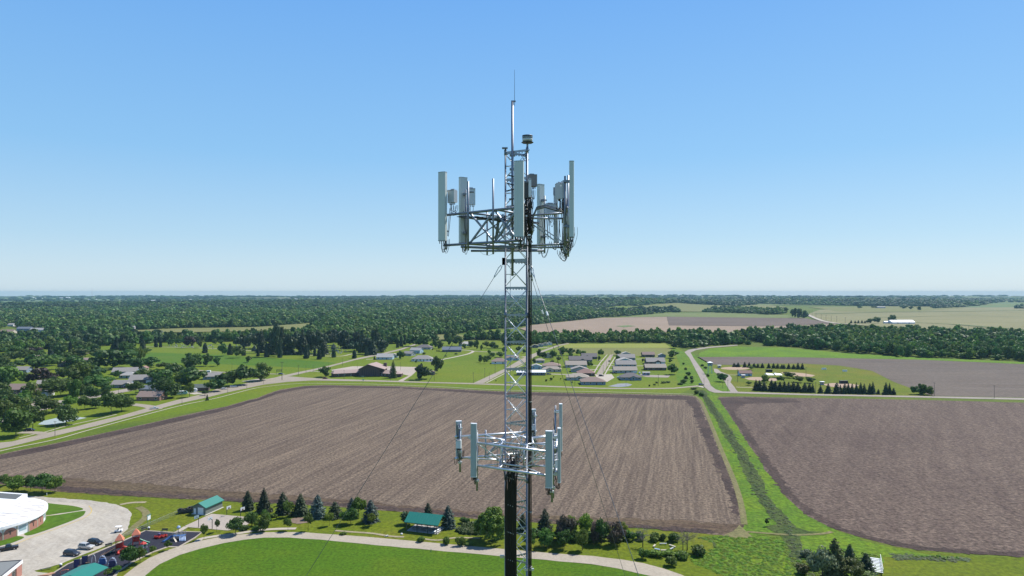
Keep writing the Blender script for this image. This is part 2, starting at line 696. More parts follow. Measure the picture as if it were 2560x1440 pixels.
# ---- far farmland: a patchwork of section fields, each its own colour
fr = random.Random(5)
fm = [M_fgreen, M_crop, M_pale, M_hay2, M_fgreen, M_brown, M_crop]
fv, ff, fmi = [], [], []
y = 4300.0
while y < 12600:
    dy = fr.uniform(260, 620)
    x = -.95 * y - fr.uniform(0, 500)
    while x < .95 * y:
        dx = fr.uniform(300, 900)
        if fr.random() < .72:
            nx, ny = max(2, int(dx / 110)), max(2, int(dy / 110))
            o = len(fv)
            for j in range(ny + 1):
                for i in range(nx + 1):
                    px, py = x + 8 + (dx - 16) * i / nx, y + 8 + (dy - 16) * j / ny
                    fv.append((px, py, T(px, py) + 1.6))
            mi = fr.randrange(len(fm))
            for j in range(ny):
                for i in range(nx):
                    a = o + j * (nx + 1) + i
                    ff.append((a, a + 1, a + nx + 2, a + nx + 1))
                    fmi.append(mi)
        x += dx
    y += dy
me = bpy.data.meshes.new('farmland')
me.from_pydata(fv, [], ff)
for mm in fm:
    me.materials.append(mm)
me.polygons.foreach_set('material_index', fmi)
o = bpy.data.objects.new('farmland', me)
COL.objects.link(o)
tag(o, kind='structure')

# ---- farther fields
sheet('tan_field', [(1300, 823), (1330, 814), (1505, 795.5), (1667, 793), (1672, 815), (1900, 817.5), (2092, 811.5), (2062, 824), (1900, 832), (1700, 836), (1500, 837), (1330, 834)], M_tan, 1.3, far=True)
sheet('brown_field', [(1667.5, 793), (1920, 796), (2015, 797), (2090, 811), (1900, 817), (1672.5, 814.6)], M_brown, 1.5, far=True)
sheet('crop_field', [(1560, 794.5), (1585, 790.5), (1667, 783), (1800, 781.5), (1920, 784), (1975, 790), (2013, 796.6), (1920, 795.6), (1667, 792.6)], M_crop, 1.4, far=True)
sheet('sloping_field', [(1596, 766), (1690, 758), (1760, 762.5), (1850, 765.5), (1905, 760), (1965, 768), (1905, 779), (1800, 780.5), (1705, 780), (1690, 776)], M_hay2, 1.4, far=True)
sheet('hillside_meadow', [(1465, 778), (1540, 766), (1588, 769.5), (1600, 773), (1560, 778), (1500, 779)], M_meadow, 1.4, far=True)
sheet('pale_field', [(2016, 788), (2050, 775), (2200, 768.5), (2560, 767), (2950, 767), (2950, 834), (2560, 831), (2430, 830), (2300, 830), (2170, 816), (2094, 810)], M_pale, 1.3, far=True)
sheet('sprouting_field', [(2020, 768), (2210, 766), (2300, 764), (2420, 770), (2300, 779), (2200, 781), (2090, 779)], M_hay2, 1.6, far=True)
sheet('green_field', [(2300, 764), (2440, 752), (2900, 750), (2900, 766), (2420, 769)], M_fgreen, 1.45, far=True)
sheet('valley_meadow', [(338, 830), (344, 826.5), (450, 822), (640, 819), (786, 808), (798, 811), (752, 824), (600, 830), (450, 832)], M_hay2, 1.2, far=True)
sheet('clearing', [(1083, 851), (1080, 839), (1140, 837), (1180, 842), (1168, 850)], M_hay2, 1.2, far=True)
sheet('clearing', [(1196, 848), (1206, 837), (1215, 827), (1245, 823), (1266, 830), (1275, 846)], M_meadow, 1.2, far=True)
strip('lane', [(1180, 849), (1208, 842), (1228, 834), (1240, 833), (1262, 836)], 8, M_walk, 1.6, far=True)
strip('lane', [(2018, 787), (2030, 793), (2055, 803), (2091, 810), (2153, 814)], 13, M_walk, 2.0, far=True)
sheet('left_fields', [(-460, 756), (-460, 744.5), (110, 744), (420, 745.5), (760, 747), (720, 753), (640, 756), (420, 759), (200, 758.5), (0, 759)], M_fgreen, 2.0, far=True, kind='structure').name = 'bluff_fields'

strip('hedge_line', [(2288, 808), (2380, 812.5), (2470, 820), (2570, 827), (2700, 833)], 14, M_fgreen, 2.2, far=True)
strip('hedge_line', [(2036, 786), (2200, 782), (2400, 779.5), (2600, 777)], 22, M_fgreen, 2.2, far=True)
strip('hedge_line', [(2180, 796), (2330, 792), (2450, 791), (2600, 795)], 9, M_fgreen, 2.2, far=True)
sheet('dry_patch', [(1540, 817), (1570, 815), (1590, 817), (1560, 820)], M_fgreen, 1.6, far=True)
# ---- open land between the town and the woods (flat from here on: y > 846)
sheet('meadow', [(-400, 1010), (-400, 862), (340, 856), (700, 852), (1050, 856), (1250, 852), (1420, 860), (1680, 862), (1712, 880), (1750, 960), (1700, 985), (1260, 978), (1000, 965), (760, 966), (600, 1010), (300, 1060), (0, 1130), (-400, 1210)], M_meadow, .02)
sheet('hay_field', [(1408, 861), (1420, 859), (1500, 860), (1664, 858.5), (1676, 869.5), (1395, 869.5)], M_hay, .05)
sheet('hay_field', [(1388, 870), (1678, 870), (1672, 887), (1640, 891), (1540, 888), (1400, 881)], M_hay2, .05)
sheet('mown_meadow', [(348, 897), (372, 881), (500, 886), (640, 892), (800, 904), (840, 907), (790, 921), (640, 914), (480, 908), (390, 908)], M_mown2, .045, rough=.6, step=15)
sheet('grass_strip', [(1745, 884), (1775, 872), (1844, 866.5), (1960, 869), (2100, 882), (2300, 894), (2560, 906), (2900, 920), (2900, 924), (2560, 910), (2300, 899), (2000, 893), (1850, 892), (1748, 892)], M_strip, .05, rough=.8, step=15)
sheet('grey_field', [(1742, 893), (1850, 892), (2000, 893.5), (2100, 895.5), (2300, 899.5), (2560, 910.5), (2900, 924), (2900, 1004), (2560, 994), (2330, 990), (2290, 975), (2235, 955), (2180, 927), (2100, 914), (2010, 909), (1900, 909), (1840, 913), (1775, 911)], M_greyf, .05)
sheet('sports_ground', [(1778, 912), (1840, 913), (1900, 909.5), (2010, 909.5), (2100, 914.5), (2180, 927.5), (2235, 955.5), (2290, 975.5), (2331, 990.5), (2020, 986), (1845, 980), (1812, 950), (1782, 925)], M_park, .08)
sheet('ditch_bank', [(1680, 868), (1712, 880), (1724, 894), (1748, 942), (1757, 960), (1700, 968), (1690, 940), (1700, 912)], M_green, .05, rough=.5, step=8)
sheet('ditch_bank', [(1727, 882), (1742, 890), (1768, 905), (1782, 925), (1812, 954), (1826, 978), (1806, 979), (1790, 973), (1777, 964), (1773, 953), (1760, 931), (1733, 893)], M_green, .05, rough=.4, step=8)
sheet('infield', ell(1838, 921, 36, 3.8), M_infield, .12)
sheet('infield', [(1861, 946), (1880, 942.8), (1915, 943), (1946, 947.5), (1940, 953), (1905, 952.5), (1872, 950)], M_infield, .12)
sheet('infield', [(1951, 931.5), (1975, 930.5), (2010, 933.5), (2038, 938.5), (2030, 942), (2000, 941.5), (1975, 939)], M_infield, .12)
sheet('infield', [(2057, 961), (2080, 958), (2120, 958.5), (2148, 963), (2140, 969), (2100, 969.5), (2070, 966)], M_infield, .12)
sheet('gravel_pad', [(1600, 935), (1622, 937.5), (1676, 939), (1670, 944), (1618, 943), (1600, 939)], M_asph, .1)
sheet('gravel_patch', [(1520, 966), (1545, 959.5), (1570, 958.5), (1581, 962), (1570, 966), (1545, 968)], M_bluegravel, .1, rough=.5, step=5)

# ---- the two ploughed fields and what lies between them
FIELD = [(-420, 1232), (-200, 1181), (0, 1135.5), (200, 1095.5), (400, 1052), (560, 1016.5), (640, 995), (700, 974), (760, 964.5), (810, 962.5), (1000, 965), (1260, 978.5), (1500, 983), (1700, 987), (1735, 990), (1752, 1005), (1775, 1060), (1803, 1130), (1832, 1200), (1850, 1260), (1858, 1310), (1856, 1339), (1790, 1334), (1700, 1330), (1600, 1321), (1500, 1315), (1300, 1304), (1200, 1298), (1000, 1279), (800, 1264), (600, 1256), (500, 1250), (300, 1240), (150, 1229), (0, 1210), (-200, 1186), (-420, 1240)]
FIELD = [p for p in FIELD if p not in ((-200, 1186), (-420, 1240), (-420, 1232), (-200, 1181))]
FIELD = [(-260, 1195)] + FIELD + [(-120, 1198)]
sheet('ploughed_field', FIELD, M_soil, .06, rough=.5, step=10)
sheet('headland', [(-260, 1196), (-100, 1182), (0, 1190), (150, 1196), (300, 1204), (600, 1230), (900, 1254), (1200, 1282), (1400, 1290), (1560, 1297), (1700, 1302), (1842, 1312), (1857, 1312), (1856, 1338), (1790, 1333.5), (1700, 1329.5), (1600, 1320.5), (1500, 1314.5), (1300, 1303.5), (1200, 1297.5), (1000, 1278.5), (800, 1263.5), (600, 1255.5), (500, 1249.5), (300, 1239.5), (150, 1228.5), (0, 1209.5)], M_head, .10, rough=.8, step=2)
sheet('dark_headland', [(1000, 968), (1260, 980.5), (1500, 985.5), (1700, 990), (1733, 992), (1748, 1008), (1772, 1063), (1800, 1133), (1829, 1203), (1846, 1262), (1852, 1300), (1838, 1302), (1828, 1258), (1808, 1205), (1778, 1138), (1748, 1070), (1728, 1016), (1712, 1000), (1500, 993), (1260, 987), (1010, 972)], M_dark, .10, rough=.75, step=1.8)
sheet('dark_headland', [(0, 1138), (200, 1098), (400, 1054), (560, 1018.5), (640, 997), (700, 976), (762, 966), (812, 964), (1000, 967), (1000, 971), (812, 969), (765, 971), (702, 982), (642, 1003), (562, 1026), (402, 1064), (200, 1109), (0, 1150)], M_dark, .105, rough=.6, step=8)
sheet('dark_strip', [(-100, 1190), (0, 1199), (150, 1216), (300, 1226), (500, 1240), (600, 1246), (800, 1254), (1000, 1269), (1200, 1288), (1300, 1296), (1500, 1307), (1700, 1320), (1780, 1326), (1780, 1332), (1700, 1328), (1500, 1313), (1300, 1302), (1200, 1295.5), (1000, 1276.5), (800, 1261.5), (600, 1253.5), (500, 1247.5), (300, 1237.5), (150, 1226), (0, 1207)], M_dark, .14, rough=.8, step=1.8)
RFIELD = [(1797, 992), (1850, 991), (2000, 994.5), (2200, 998), (2300, 1000), (2560, 1007), (2900, 1016), (2900, 1418), (2700, 1402), (2560, 1392), (2400, 1385.5), (2300, 1377), (2240, 1366), (2150, 1345), (2080, 1321), (2020, 1290), (1965, 1242), (1905, 1160), (1855, 1082), (1818, 1028), (1800, 1004)]
sheet('stubble_field', RFIELD, M_soil2, .06, rough=.5, step=10)
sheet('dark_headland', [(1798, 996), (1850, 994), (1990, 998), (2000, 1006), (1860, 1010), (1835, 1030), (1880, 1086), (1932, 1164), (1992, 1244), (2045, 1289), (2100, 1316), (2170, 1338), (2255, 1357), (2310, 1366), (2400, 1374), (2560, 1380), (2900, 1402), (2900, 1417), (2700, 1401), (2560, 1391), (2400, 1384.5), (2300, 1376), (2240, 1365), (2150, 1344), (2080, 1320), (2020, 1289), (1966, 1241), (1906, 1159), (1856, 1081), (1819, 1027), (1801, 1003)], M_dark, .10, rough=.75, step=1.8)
sheet('ditch_grass', [(1738, 984), (1760, 975), (1786, 984), (1798, 992), (1801, 1004), (1819, 1028), (1856, 1082), (1906, 1160), (1966, 1242), (2020, 1290), (2080, 1321), (2150, 1345), (2150, 1372), (2060, 1368), (1990, 1350), (1958, 1333), (1900, 1340), (1858, 1338), (1859, 1310), (1851, 1260), (1833, 1200), (1804, 1130), (1776, 1060), (1753, 1005)], M_green, .05, rough=.5, step=3)
DITCH = [(1752, 976), (1772, 1007), (1800, 1050), (1835, 1106), (1866, 1155), (1884, 1195), (1902, 1235), (1930, 1275), (1958, 1305), (1974, 1330), (1987, 1363), (2000, 1405), (2022, 1442), (2040, 1480)]


def side(pts, wl_, wr_):
    P = [at(*p) for p in pts]
    Q = []
    for i in range(len(P) - 1):
        n = max(1, int((P[i + 1] - P[i]).length / 3.0))
        Q += [P[i].lerp(P[i + 1], j / n) for j in range(n)]
    Q.append(P[-1])
    Lf, Rt = [], []
    for i, p in enumerate(Q):
        d = (Q[min(i + 1, len(Q) - 1)] - Q[max(i - 1, 0)]).normalized()
        nn = Vector((-d.y, d.x, 0))
        Lf.append(p + nn * (wl_ + SHEET_RNG.gauss(0, .35) + .5 * math.sin(i * .37)))
        Rt.append(p - nn * (wr_ + SHEET_RNG.gauss(0, .35) + .5 * math.sin(i * .23 + 1)))
    return Lf + Rt[::-1]


sheet_pts('ditch_weeds', side(DITCH, 2.8, 2.8), M_ditch, .09)
sheet('ditch_weeds', [(1915, 1318), (1945, 1308), (1985, 1318), (2020, 1328), (2060, 1331), (2010, 1337), (1950, 1337)], M_ditch, .10, rough=.5, step=3)
sheet('worn_verge', [(1845, 1312), (1868, 1330), (1880, 1346), (1850, 1346), (1800, 1340), (1835, 1330)], M_verge, .15, rough=.5, step=4)
strip('worn_track', [(1868, 1330), (1930, 1335), (1990, 1338), (2055, 1335), (2080, 1330)], 1.6, M_verge, .14)
strip('field_edge_grass', [(1738, 990), (1754, 1006), (1778, 1062), (1806, 1132), (1835, 1202), (1853, 1262), (1861, 1312)], 2.2, M_verge, .16)

# ---- park in front
sheet('park_grass', [(-200, 1205), (0, 1211), (150, 1230), (300, 1241), (500, 1251), (600, 1257), (800, 1265), (1000, 1280), (1200, 1299), (1300, 1305), (1500, 1316), (1700, 1331), (1790, 1335), (1856, 1340), (1900, 1345), (1960, 1350), (2150, 1372), (2240, 1369), (2300, 1380), (2400, 1388), (2560, 1395), (2900, 1421), (3300, 1560), (2200, 1640), (600, 1640), (-500, 1640), (-600, 1300)], M_park, .03)
sheet('lush_grass', [(1745, 1345), (1790, 1340), (1862, 1344), (1950, 1344), (1968, 1362), (1985, 1395), (2000, 1425), (2010, 1470), (1860, 1470), (1790, 1432), (1740, 1412), (1722, 1396), (1772, 1378), (1785, 1362)], M_green, .07, rough=.5, step=4)
sheet('lush_grass', [(1968, 1342), (2060, 1340), (2150, 1350), (2240, 1371), (2330, 1388), (2420, 1396), (2380, 1400), (2290, 1396), (2210, 1392), (2200, 1440), (2030, 1450), (2000, 1400)], M_green, .07, rough=.5, step=4)
OUT = [(310, 1440), (335, 1420), (375, 1395), (425, 1374), (490, 1355), (562, 1341), (622, 1335), (665, 1331), (735, 1331), (800, 1334.5), (910, 1342), (1010, 1351), (1110, 1360), (1200, 1368.5), (1320, 1379), (1480, 1391), (1560, 1400), (1610, 1409), (1660, 1422), (1702, 1437), (1770, 1466), (1840, 1510)]
INN = [(1790, 1530), (1725, 1478), (1680, 1457), (1630, 1441), (1590, 1432), (1545, 1422), (1480, 1412), (1320, 1397), (1200, 1386.5), (1110, 1379), (1010, 1370), (910, 1361), (800, 1349.5), (720, 1345), (660, 1345), (610, 1350), (560, 1358.5), (500, 1372), (450, 1388), (400, 1411), (362, 1440), (320, 1500), (300, 1560)]
sheet('park_path', [(245, 1545), (275, 1480)] + OUT + INN, M_concrete, .13, rough=.12, step=4)
sheet('mown_lawn', INN + [(500, 1620), (1500, 1620)], M_lawn, .10)
strip('footpath', [(492, 1357), (503, 1348), (540, 1341), (590, 1335), (640, 1327), (690, 1323), (740, 1322)], 2.0, M_walk, .115)
strip('worn_track', [(838, 1327), (875, 1330), (930, 1334), (975, 1341), (1010, 1343)], 1.3, M_sand, .11)
strip('worn_track', [(1060, 1348), (1095, 1351), (1140, 1345), (1200, 1346)], 1.1, M_sand, .11)
sheet('bare_ring', ell(748, 1302, 22, 8), M_clay, .12, rough=.25, step=3)
sheet('reed_bed', [(1141, 1329), (1160, 1312), (1190, 1306), (1222, 1312), (1230, 1332), (1205, 1338), (1180, 1338), (1155, 1336)], M_pond, .12, rough=.3, step=3)
sheet('mown_clearing', [(1750, 1347), (1775, 1352), (1787, 1365), (1780, 1378), (1755, 1392), (1730, 1385), (1740, 1360)], M_park, .16)
strip('tall_grass_edge', [(1745, 1346), (1768, 1347), (1783, 1356), (1788, 1370)], 1.0, M_ditch, .18)
# basketball court
sheet('court', [(462, 1315.5), (529, 1285), (615, 1293), (640, 1300), (600, 1322), (568, 1327), (470, 1318.5)], G('court concrete', (.49, .425, .36), (.44, .385, .33), .15, (.53, .46, .39), .05, .5, fine=1.0, fine_amt=.08), .12)
strip('footpath', [(466, 1317), (448, 1328), (436, 1334)], 1.8, M_walk, .125)
# playground surface with its kerb
PG = [(130, 1437), (170, 1412), (230, 1388), (300, 1358), (364, 1328), (438, 1333), (452, 1330), (503, 1331.5), (486, 1344), (446, 1367), (420, 1366), (380, 1380), (330, 1404), (290, 1430), (262, 1470), (120, 1475)]
sheet('kerb_strip', [(118, 1441), (168, 1410), (228, 1385), (298, 1355.5), (363, 1326), (438, 1331), (452, 1328), (508, 1330), (488, 1346.5), (448, 1369.5), (421, 1368.5), (382, 1382.5), (333, 1407), (296, 1432), (270, 1475), (105, 1480)], M_concrete, .11)
sheet('playground_surface', PG, M_rubber, .15)
# gravel lot with islands
sheet('parking_lot', [(-260, 1228), (-60, 1233), (0, 1236), (75, 1240), (140, 1245), (225, 1251.5), (275, 1259), (312, 1270), (328, 1285), (322, 1305), (318, 1330), (275, 1360), (200, 1390), (140, 1414), (85, 1428), (140, 1434), (118, 1445), (60, 1500), (-260, 1500)], M_gravel, .07, rough=.2, step=2, soft=True)
sheet('pavement', [(-200, 1440), (40, 1362), (75, 1346), (140, 1323), (200, 1300), (224, 1287), (229, 1275), (221, 1264), (190, 1258.5), (105, 1255), (40, 1262), (-100, 1250), (-260, 1280)], M_walk, .10, soft=True)
strip('kerb_marking', [(38, 1362), (75, 1346), (140, 1323), (200, 1300), (223, 1287), (229, 1275), (222, 1265)], .32, M_yellow, .12)
sheet('island_grass', [(104, 1260), (150, 1262), (190, 1267), (207, 1275), (150, 1284), (104, 1288)], M_mown2, .14, soft=True)
sheet('island_grass', [(104, 1294), (150, 1287), (208, 1278), (212, 1284), (200, 1294), (150, 1314), (80, 1338), (60, 1336), (76, 1327), (98, 1312)], M_mown2, .14, soft=True)
sheet('island_grass', [(-60, 1362), (0, 1350), (20, 1346), (44, 1341), (60, 1345), (30, 1358), (0, 1366), (-60, 1384)], M_mown2, .14, soft=True)
strip('worn_track', [(312, 1338), (345, 1310), (365, 1293), (362, 1278), (345, 1268)], 2.6, M_verge, .09)
strip('worn_track', [(300, 1262), (330, 1257), (365, 1256)], 2.0, M_sand, .09)

# ---- roads
sheet('main_street', [(-300, 1170), (0, 1107), (29, 1104.5), (87.5, 1090), (136, 1078), (185, 1068), (240, 1054), (300, 1040), (370, 1020), (430, 1003.5), (502, 986.5), (534, 976), (588, 964), (640, 953), (690, 943.5), (712, 937.5), (738, 937), (720, 941), (800, 946.5), (880, 949), (994, 952.5), (1080, 955.5), (1184, 958), (1360, 964.3), (1500, 969.8), (1600, 971), (1683, 969.8), (1738, 964.3), (1749, 966.4), (1683, 972.4), (1600, 973.5), (1500, 972.4), (1360, 967.2), (1184, 961), (1080, 958), (930, 954), (780, 951.5), (720, 955), (660, 962), (617, 971), (570, 981), (513, 995), (453, 1008), (400, 1022), (330, 1041), (240, 1065.5), (204, 1074), (139, 1090), (87, 1102), (23, 1118), (0, 1122.5), (-300, 1188)], M_road, .14)
strip('pavement', [(-200, 1172), (0, 1128), (41, 1119), (136, 1099.5), (204, 1080.5), (240, 1070.5), (330, 1046), (430, 1019.5), (480, 1008), (543, 995), (622, 974.5), (656, 968), (720, 960.8), (780, 958.6), (930, 960.5), (1080, 966), (1260, 975.5), (1500, 979.5), (1735, 986)], 1.25, M_walk, .12)
strip('pavement', [(48, 1095.5), (87, 1085.5), (118, 1079), (165, 1065.5), (240, 1049), (292, 1036)], 1.2, M_walk, .12)
sheet('cemetery_road', [(712, 938), (745, 930.5), (780, 923.8), (821, 914.8), (897, 894.8), (956, 883), (1003, 871.4), (1048, 856.2), (1050, 858.8), (1005, 874.4), (952, 887.6), (886, 900.8), (822, 918.4), (780, 928.2), (748, 935.5), (722, 941)], M_road, .13)
strip('side_road', [(712, 936), (672, 934.7), (600, 932), (540, 929.5), (470, 924)], 4.6, M_road, .12)
sheet('new_street', [(1184, 957.8), (1264, 921), (1314, 891.5), (1342, 881.2), (1381, 867.3), (1394, 862.6), (1420, 858), (1424, 859.5), (1403, 863.6), (1358, 880), (1328, 897.5), (1300, 913), (1263, 929.5), (1209, 958.2)], M_road, .13)
strip('pavement', [(1216, 957.5), (1262, 934), (1310, 911)], 1.3, M_walk, .12)
sheet('new_street', [(1491, 936), (1506, 910.6), (1525, 887), (1534, 886), (1518, 916), (1505, 939)], M_road, .13)
sheet('driveway', [(1488, 937.5), (1529, 935.5), (1536, 944.5), (1518, 955), (1508, 953.5), (1492, 945)], M_walk, .15)
strip('driveway', [(1372, 935), (1400, 936), (1440, 936.2), (1492, 936.8)], 4.5, M_walk, .12)
strip('pavement', [(1485, 932), (1500, 908), (1518, 887)], 1.3, M_walk, .125)
strip('pavement', [(1512, 936), (1526, 912), (1538, 893)], 1.3, M_walk, .125)
for a, b in (((1472, 924.5), (1494, 924)), ((1483, 913.5), (1503, 913.5)), ((1492, 901), (1510, 901)), ((1515, 914.5), (1545, 915)), ((1520, 908.5), (1546, 908.5)), ((1512, 926), (1540, 924)), ((1588, 914.8), (1615, 914.8)), ((1590, 898), (1614, 897.5)), ((1640, 891), (1650, 891)), ((1302, 893), (1318, 891)), ((1290, 899.5), (1310, 897)), ((1345, 870.5), (1372, 868))):
    strip('driveway', [a, b], 4.0, M_walk, .12)
sheet('curve_road', [(1844, 862), (1773, 867), (1740, 871), (1720, 875), (1711, 880.5), (1723, 894), (1748, 942), (1756, 957.5), (1760, 967), (1773, 977.6), (1786, 982), (1950, 986.5), (2020, 988.6), (2300, 994.2), (2380, 996.1), (2560, 1000), (2950, 1009), (2950, 1004), (2560, 995.6), (2380, 992.2), (2300, 990.4), (2020, 985), (1844, 979.6), (1805, 978.6), (1789, 973.5), (1777, 964), (1773, 953.6), (1760, 931.6), (1733, 893.8), (1726.6, 881.5), (1740, 875.4), (1773, 870), (1844, 863.8)], M_asph, .145)
sheet('driveway', [(1738, 963.8), (1758, 966), (1760, 970), (1749, 968)], M_walk, .16)
sheet('ballpark_drive', [(1784, 921.5), (1794, 923), (1802, 929.7), (1823.6, 937.6), (1830, 945.6), (1826, 956), (1835.5, 967), (1839.5, 973.5), (1845, 980), (1826, 979), (1818, 967), (1811.6, 953.6), (1800, 940), (1786, 930)], M_asph, .13)
strip('footpath', [(1840, 968), (1860, 968.5), (1884, 968.5)], 2.2, M_walk, .12)
strip('footpath', [(1824, 937.5), (1848, 938)], 2.2, M_walk, .12)
sheet('church_lot', [(827, 925), (881, 916), (967, 915.8), (1052, 918), (1041, 928), (1030, 938.4), (1007, 953.4), (994, 952.8), (1022, 939.5), (1000, 934), (900, 930), (835, 929.5)], G('pinkish lot', (.52, .45, .37), (.47, .41, .34), .05, None, fine=.6, fine_amt=.08), .11)
strip('footpath', [(760, 928.5), (800, 929.5), (822, 931)], 2.4, M_walk, .115)
strip('footpath', [(915, 898.5), (940, 898), (958, 898.5)], 4, M_walk, .115)
strip('lane', [(1052, 903), (1080, 904), (1110, 898), (1140, 892), (1170, 885), (1182, 879.5), (1178, 877), (1150, 874.5)], 4, M_walk, .115)
strip('lane', [(1178, 877.5), (1210, 879.5), (1245, 880.5)], 4, M_walk, .116)
strip('cemetery_drive', [(352, 867), (400, 867.5), (480, 869.5), (560, 873), (620, 877), (700, 883), (790, 889), (850, 890.5), (880, 885), (915, 880)], 3, M_walk, .11)
sheet('town_street', [(20, 1041), (60, 1018), (56, 997), (102, 992.5), (110, 1000), (160, 1001), (172, 995), (250, 984), (330, 969), (366, 969), (330, 977), (255, 992), (190, 1002), (162, 1012), (130, 1021), (96, 1027), (60, 1040), (10, 1062), (-200, 1100), (-200, 1082)], M_asph, .11)
strip('town_street', [(-100, 975), (0, 967), (85, 961.5)], 5, M_road, .11)
strip('town_street', [(95, 881), (170, 884), (330, 880)], 3.5, M_walk, .11)
strip('town_street', [(328, 1011), (370, 1016), (392, 1024)], 8, M_road, .11)
strip('driveway', [(50, 1081), (90, 1082), (110, 1085)], 6, M_road, .125)
strip('driveway', [(20, 989), (48, 985)], 4, M_walk, .12)
strip('driveway', [(315, 968), (335, 972)], 4.5, M_walk, .12)
strip('driveway', [(478, 981), (500, 985)], 9, M_walk, .12)
strip('driveway', [(545, 975), (600, 966)], 9, M_walk, .12)
strip('driveway', [(610, 954), (660, 947)], 7, M_walk, .12)
sheet('blue_court', [(95, 1061.5), (107, 1053), (152, 1043), (194, 1042.6), (217, 1045), (167, 1055.5), (126, 1063)], M_court, .13)
# ================================================================== foliage meshes (unit: height 1, width 1, base at the origin)
def quads_mesh(name, C, S, Nn, mat, rng, tilt=.6, aspect=1.0):
    """a cloud of leaf clumps: centres C, sizes S, rough outward normals Nn"""
    n = len(C)
    rnd = rng.normal(size=(n, 3))
    nn = Nn + rnd * tilt
    nn /= np.linalg.norm(nn, axis=1)[:, None] + 1e-9
    a = rng.normal(size=(n, 3))
    u = np.cross(nn, a)
    u /= np.linalg.norm(u, axis=1)[:, None] + 1e-9
    v = np.cross(nn, u) * aspect
    s = S[:, None]
    V = np.empty((n, 5, 3))
    j = rng.uniform(.6, 1.25, size=(n, 5, 1))
    for k in range(5):
        ang = 2 * PI * k / 5
        V[:, k] = C + (u * math.cos(ang) + v * math.sin(ang)) * s * j[:, k]
    me = bpy.data.meshes.new(name)
    me.vertices.add(n * 5)
    me.vertices.foreach_set('co', V.reshape(-1))
    me.loops.add(n * 5)
    me.loops.foreach_set('vertex_index', np.arange(n * 5, dtype=np.int32))
    me.polygons.add(n)
    me.polygons.foreach_set('loop_start', np.arange(0, n * 5, 5, dtype=np.int32))
    me.polygons.foreach_set('loop_total', np.full(n, 5, dtype=np.int32))
    me.update(calc_edges=True)
    me.validate()
    me.materials.append(mat)
    return me


def crown(name, seed, n, size, mat, z0=.16, tilt=.5, lobes=15, top=1.0):
    """broad-leaved crown: lobes round an uneven egg, gaps between"""
    rng = np.random.default_rng(seed)
    C, S, Nn = [], [], []
    hc = (z0 + top) / 2
    hr = (top - z0) / 2
    L = []
    for i in range(lobes):
        d = rng.normal(size=3)
        d /= np.linalg.norm(d)
        rr = rng.uniform(.45, .80)
        p = np.array([d[0] * .5 * rr, d[1] * .5 * rr, hc + d[2] * hr * rr * .95])
        L.append((p, rng.uniform(.13, .24)))
    L.append((np.array([0, 0, hc]), .26))
    L.append((np.array([rng.normal() * .05, rng.normal() * .05, top - hr * .3]), .15))
    tot = sum(r * r for _, r in L)
    for p, r in L:
        k = int(n * r * r / tot)
        d = rng.normal(size=(k, 3))
        d /= np.linalg.norm(d, axis=1)[:, None]
        q = p + d * np.array([r, r, r * min(1.0, hr * 1.9)]) * rng.uniform(.55, 1.08, size=(k, 1))
        C.append(q)
        Nn.append(d)
    C = np.concatenate(C)
    Nn = np.concatenate(Nn)
    keep = C[:, 2] > z0 * .9
    C, Nn = C[keep], Nn[keep]
    C[:, :2] *= .5 / max(.40, np.percentile(np.abs(C[:, :2]), 98))
    C[:, 2] = np.minimum(C[:, 2], 1.0)
    S = size * rng.uniform(.6, 1.35, size=len(C))
    return quads_mesh(name, C, S, Nn, mat, rng, tilt=tilt)


def spruce(name, seed, n, size, mat, z0=.03, tip=1.0, power=.85, flat=0.12):
    """a conifer: whorls of drooping boughs with steps between"""
    rng = np.random.default_rng(seed)
    C, Nn, S = [], [], []
    lev = 15
    per = n // (lev * 9)
    for i in range(lev):
        t = (i + .5) / lev
        z = z0 + (tip - z0) * t
        rad = .5 * (1 - t) ** power * rng.uniform(.82, 1.08) + .015
        nb = max(5, int(12 * (1 - t) + 5))
        ph = rng.uniform(0, 6.28)
        for b in range(nb):
            a = ph + 2 * PI * b / nb + rng.normal() * .12
            rb = rad * rng.uniform(.75, 1.12)
            m = max(2, int(per * 9 / nb * (.4 + 1.2 * (1 - t))))
            s = np.sqrt(rng.uniform(.03, 1, size=m))
            r = rb * s
            w_ = .10 * rad + .01
            x = r * math.cos(a) + rng.normal(size=m) * w_ * s
            y = r * math.sin(a) + rng.normal(size=m) * w_ * s
            zz = z - flat * rb * s + .05 * rad * rng.normal(size=m) * .5 + .02 * (1 - s)
            C.append(np.stack([x, y, zz], 1))
            Nn.append(np.stack([np.cos(a) * .5 * np.ones(m), np.sin(a) * .5 * np.ones(m), np.ones(m) * .9], 1))
            S.append(size * (.55 + .8 * (1 - t)) * rng.uniform(.6, 1.25, size=m))
    C = np.concatenate(C)
    C[:, 2] = np.clip(C[:, 2], .01, 1.0)
    return quads_mesh(name, C, np.concatenate(S), np.concatenate(Nn), mat, rng, tilt=.45)


def column(name, seed, n, size, mat, pw=.35):
    """narrow cedar column"""
    rng = np.random.default_rng(seed)
    z = rng.uniform(0.02, 1, size=n)
    rad = .5 * np.minimum(1, (z / .12 + .35)) * np.clip(1 - z, 0, 1) ** pw
    a = rng.uniform(0, 2 * PI, size=n)
    lump = 1 + .10 * np.sin(a * 3 + z * 9 + seed) + .08 * np.sin(z * 23 + seed)
    r = rad * lump * rng.uniform(.72, 1.04, size=n)
    C = np.stack([r * np.cos(a), r * np.sin(a), z], 1)
    Nn = np.stack([np.cos(a), np.sin(a), .3 + 0 * a], 1)
    return quads_mesh(name, C, size * rng.uniform(.6, 1.3, size=n), Nn, mat, rng, tilt=.4)


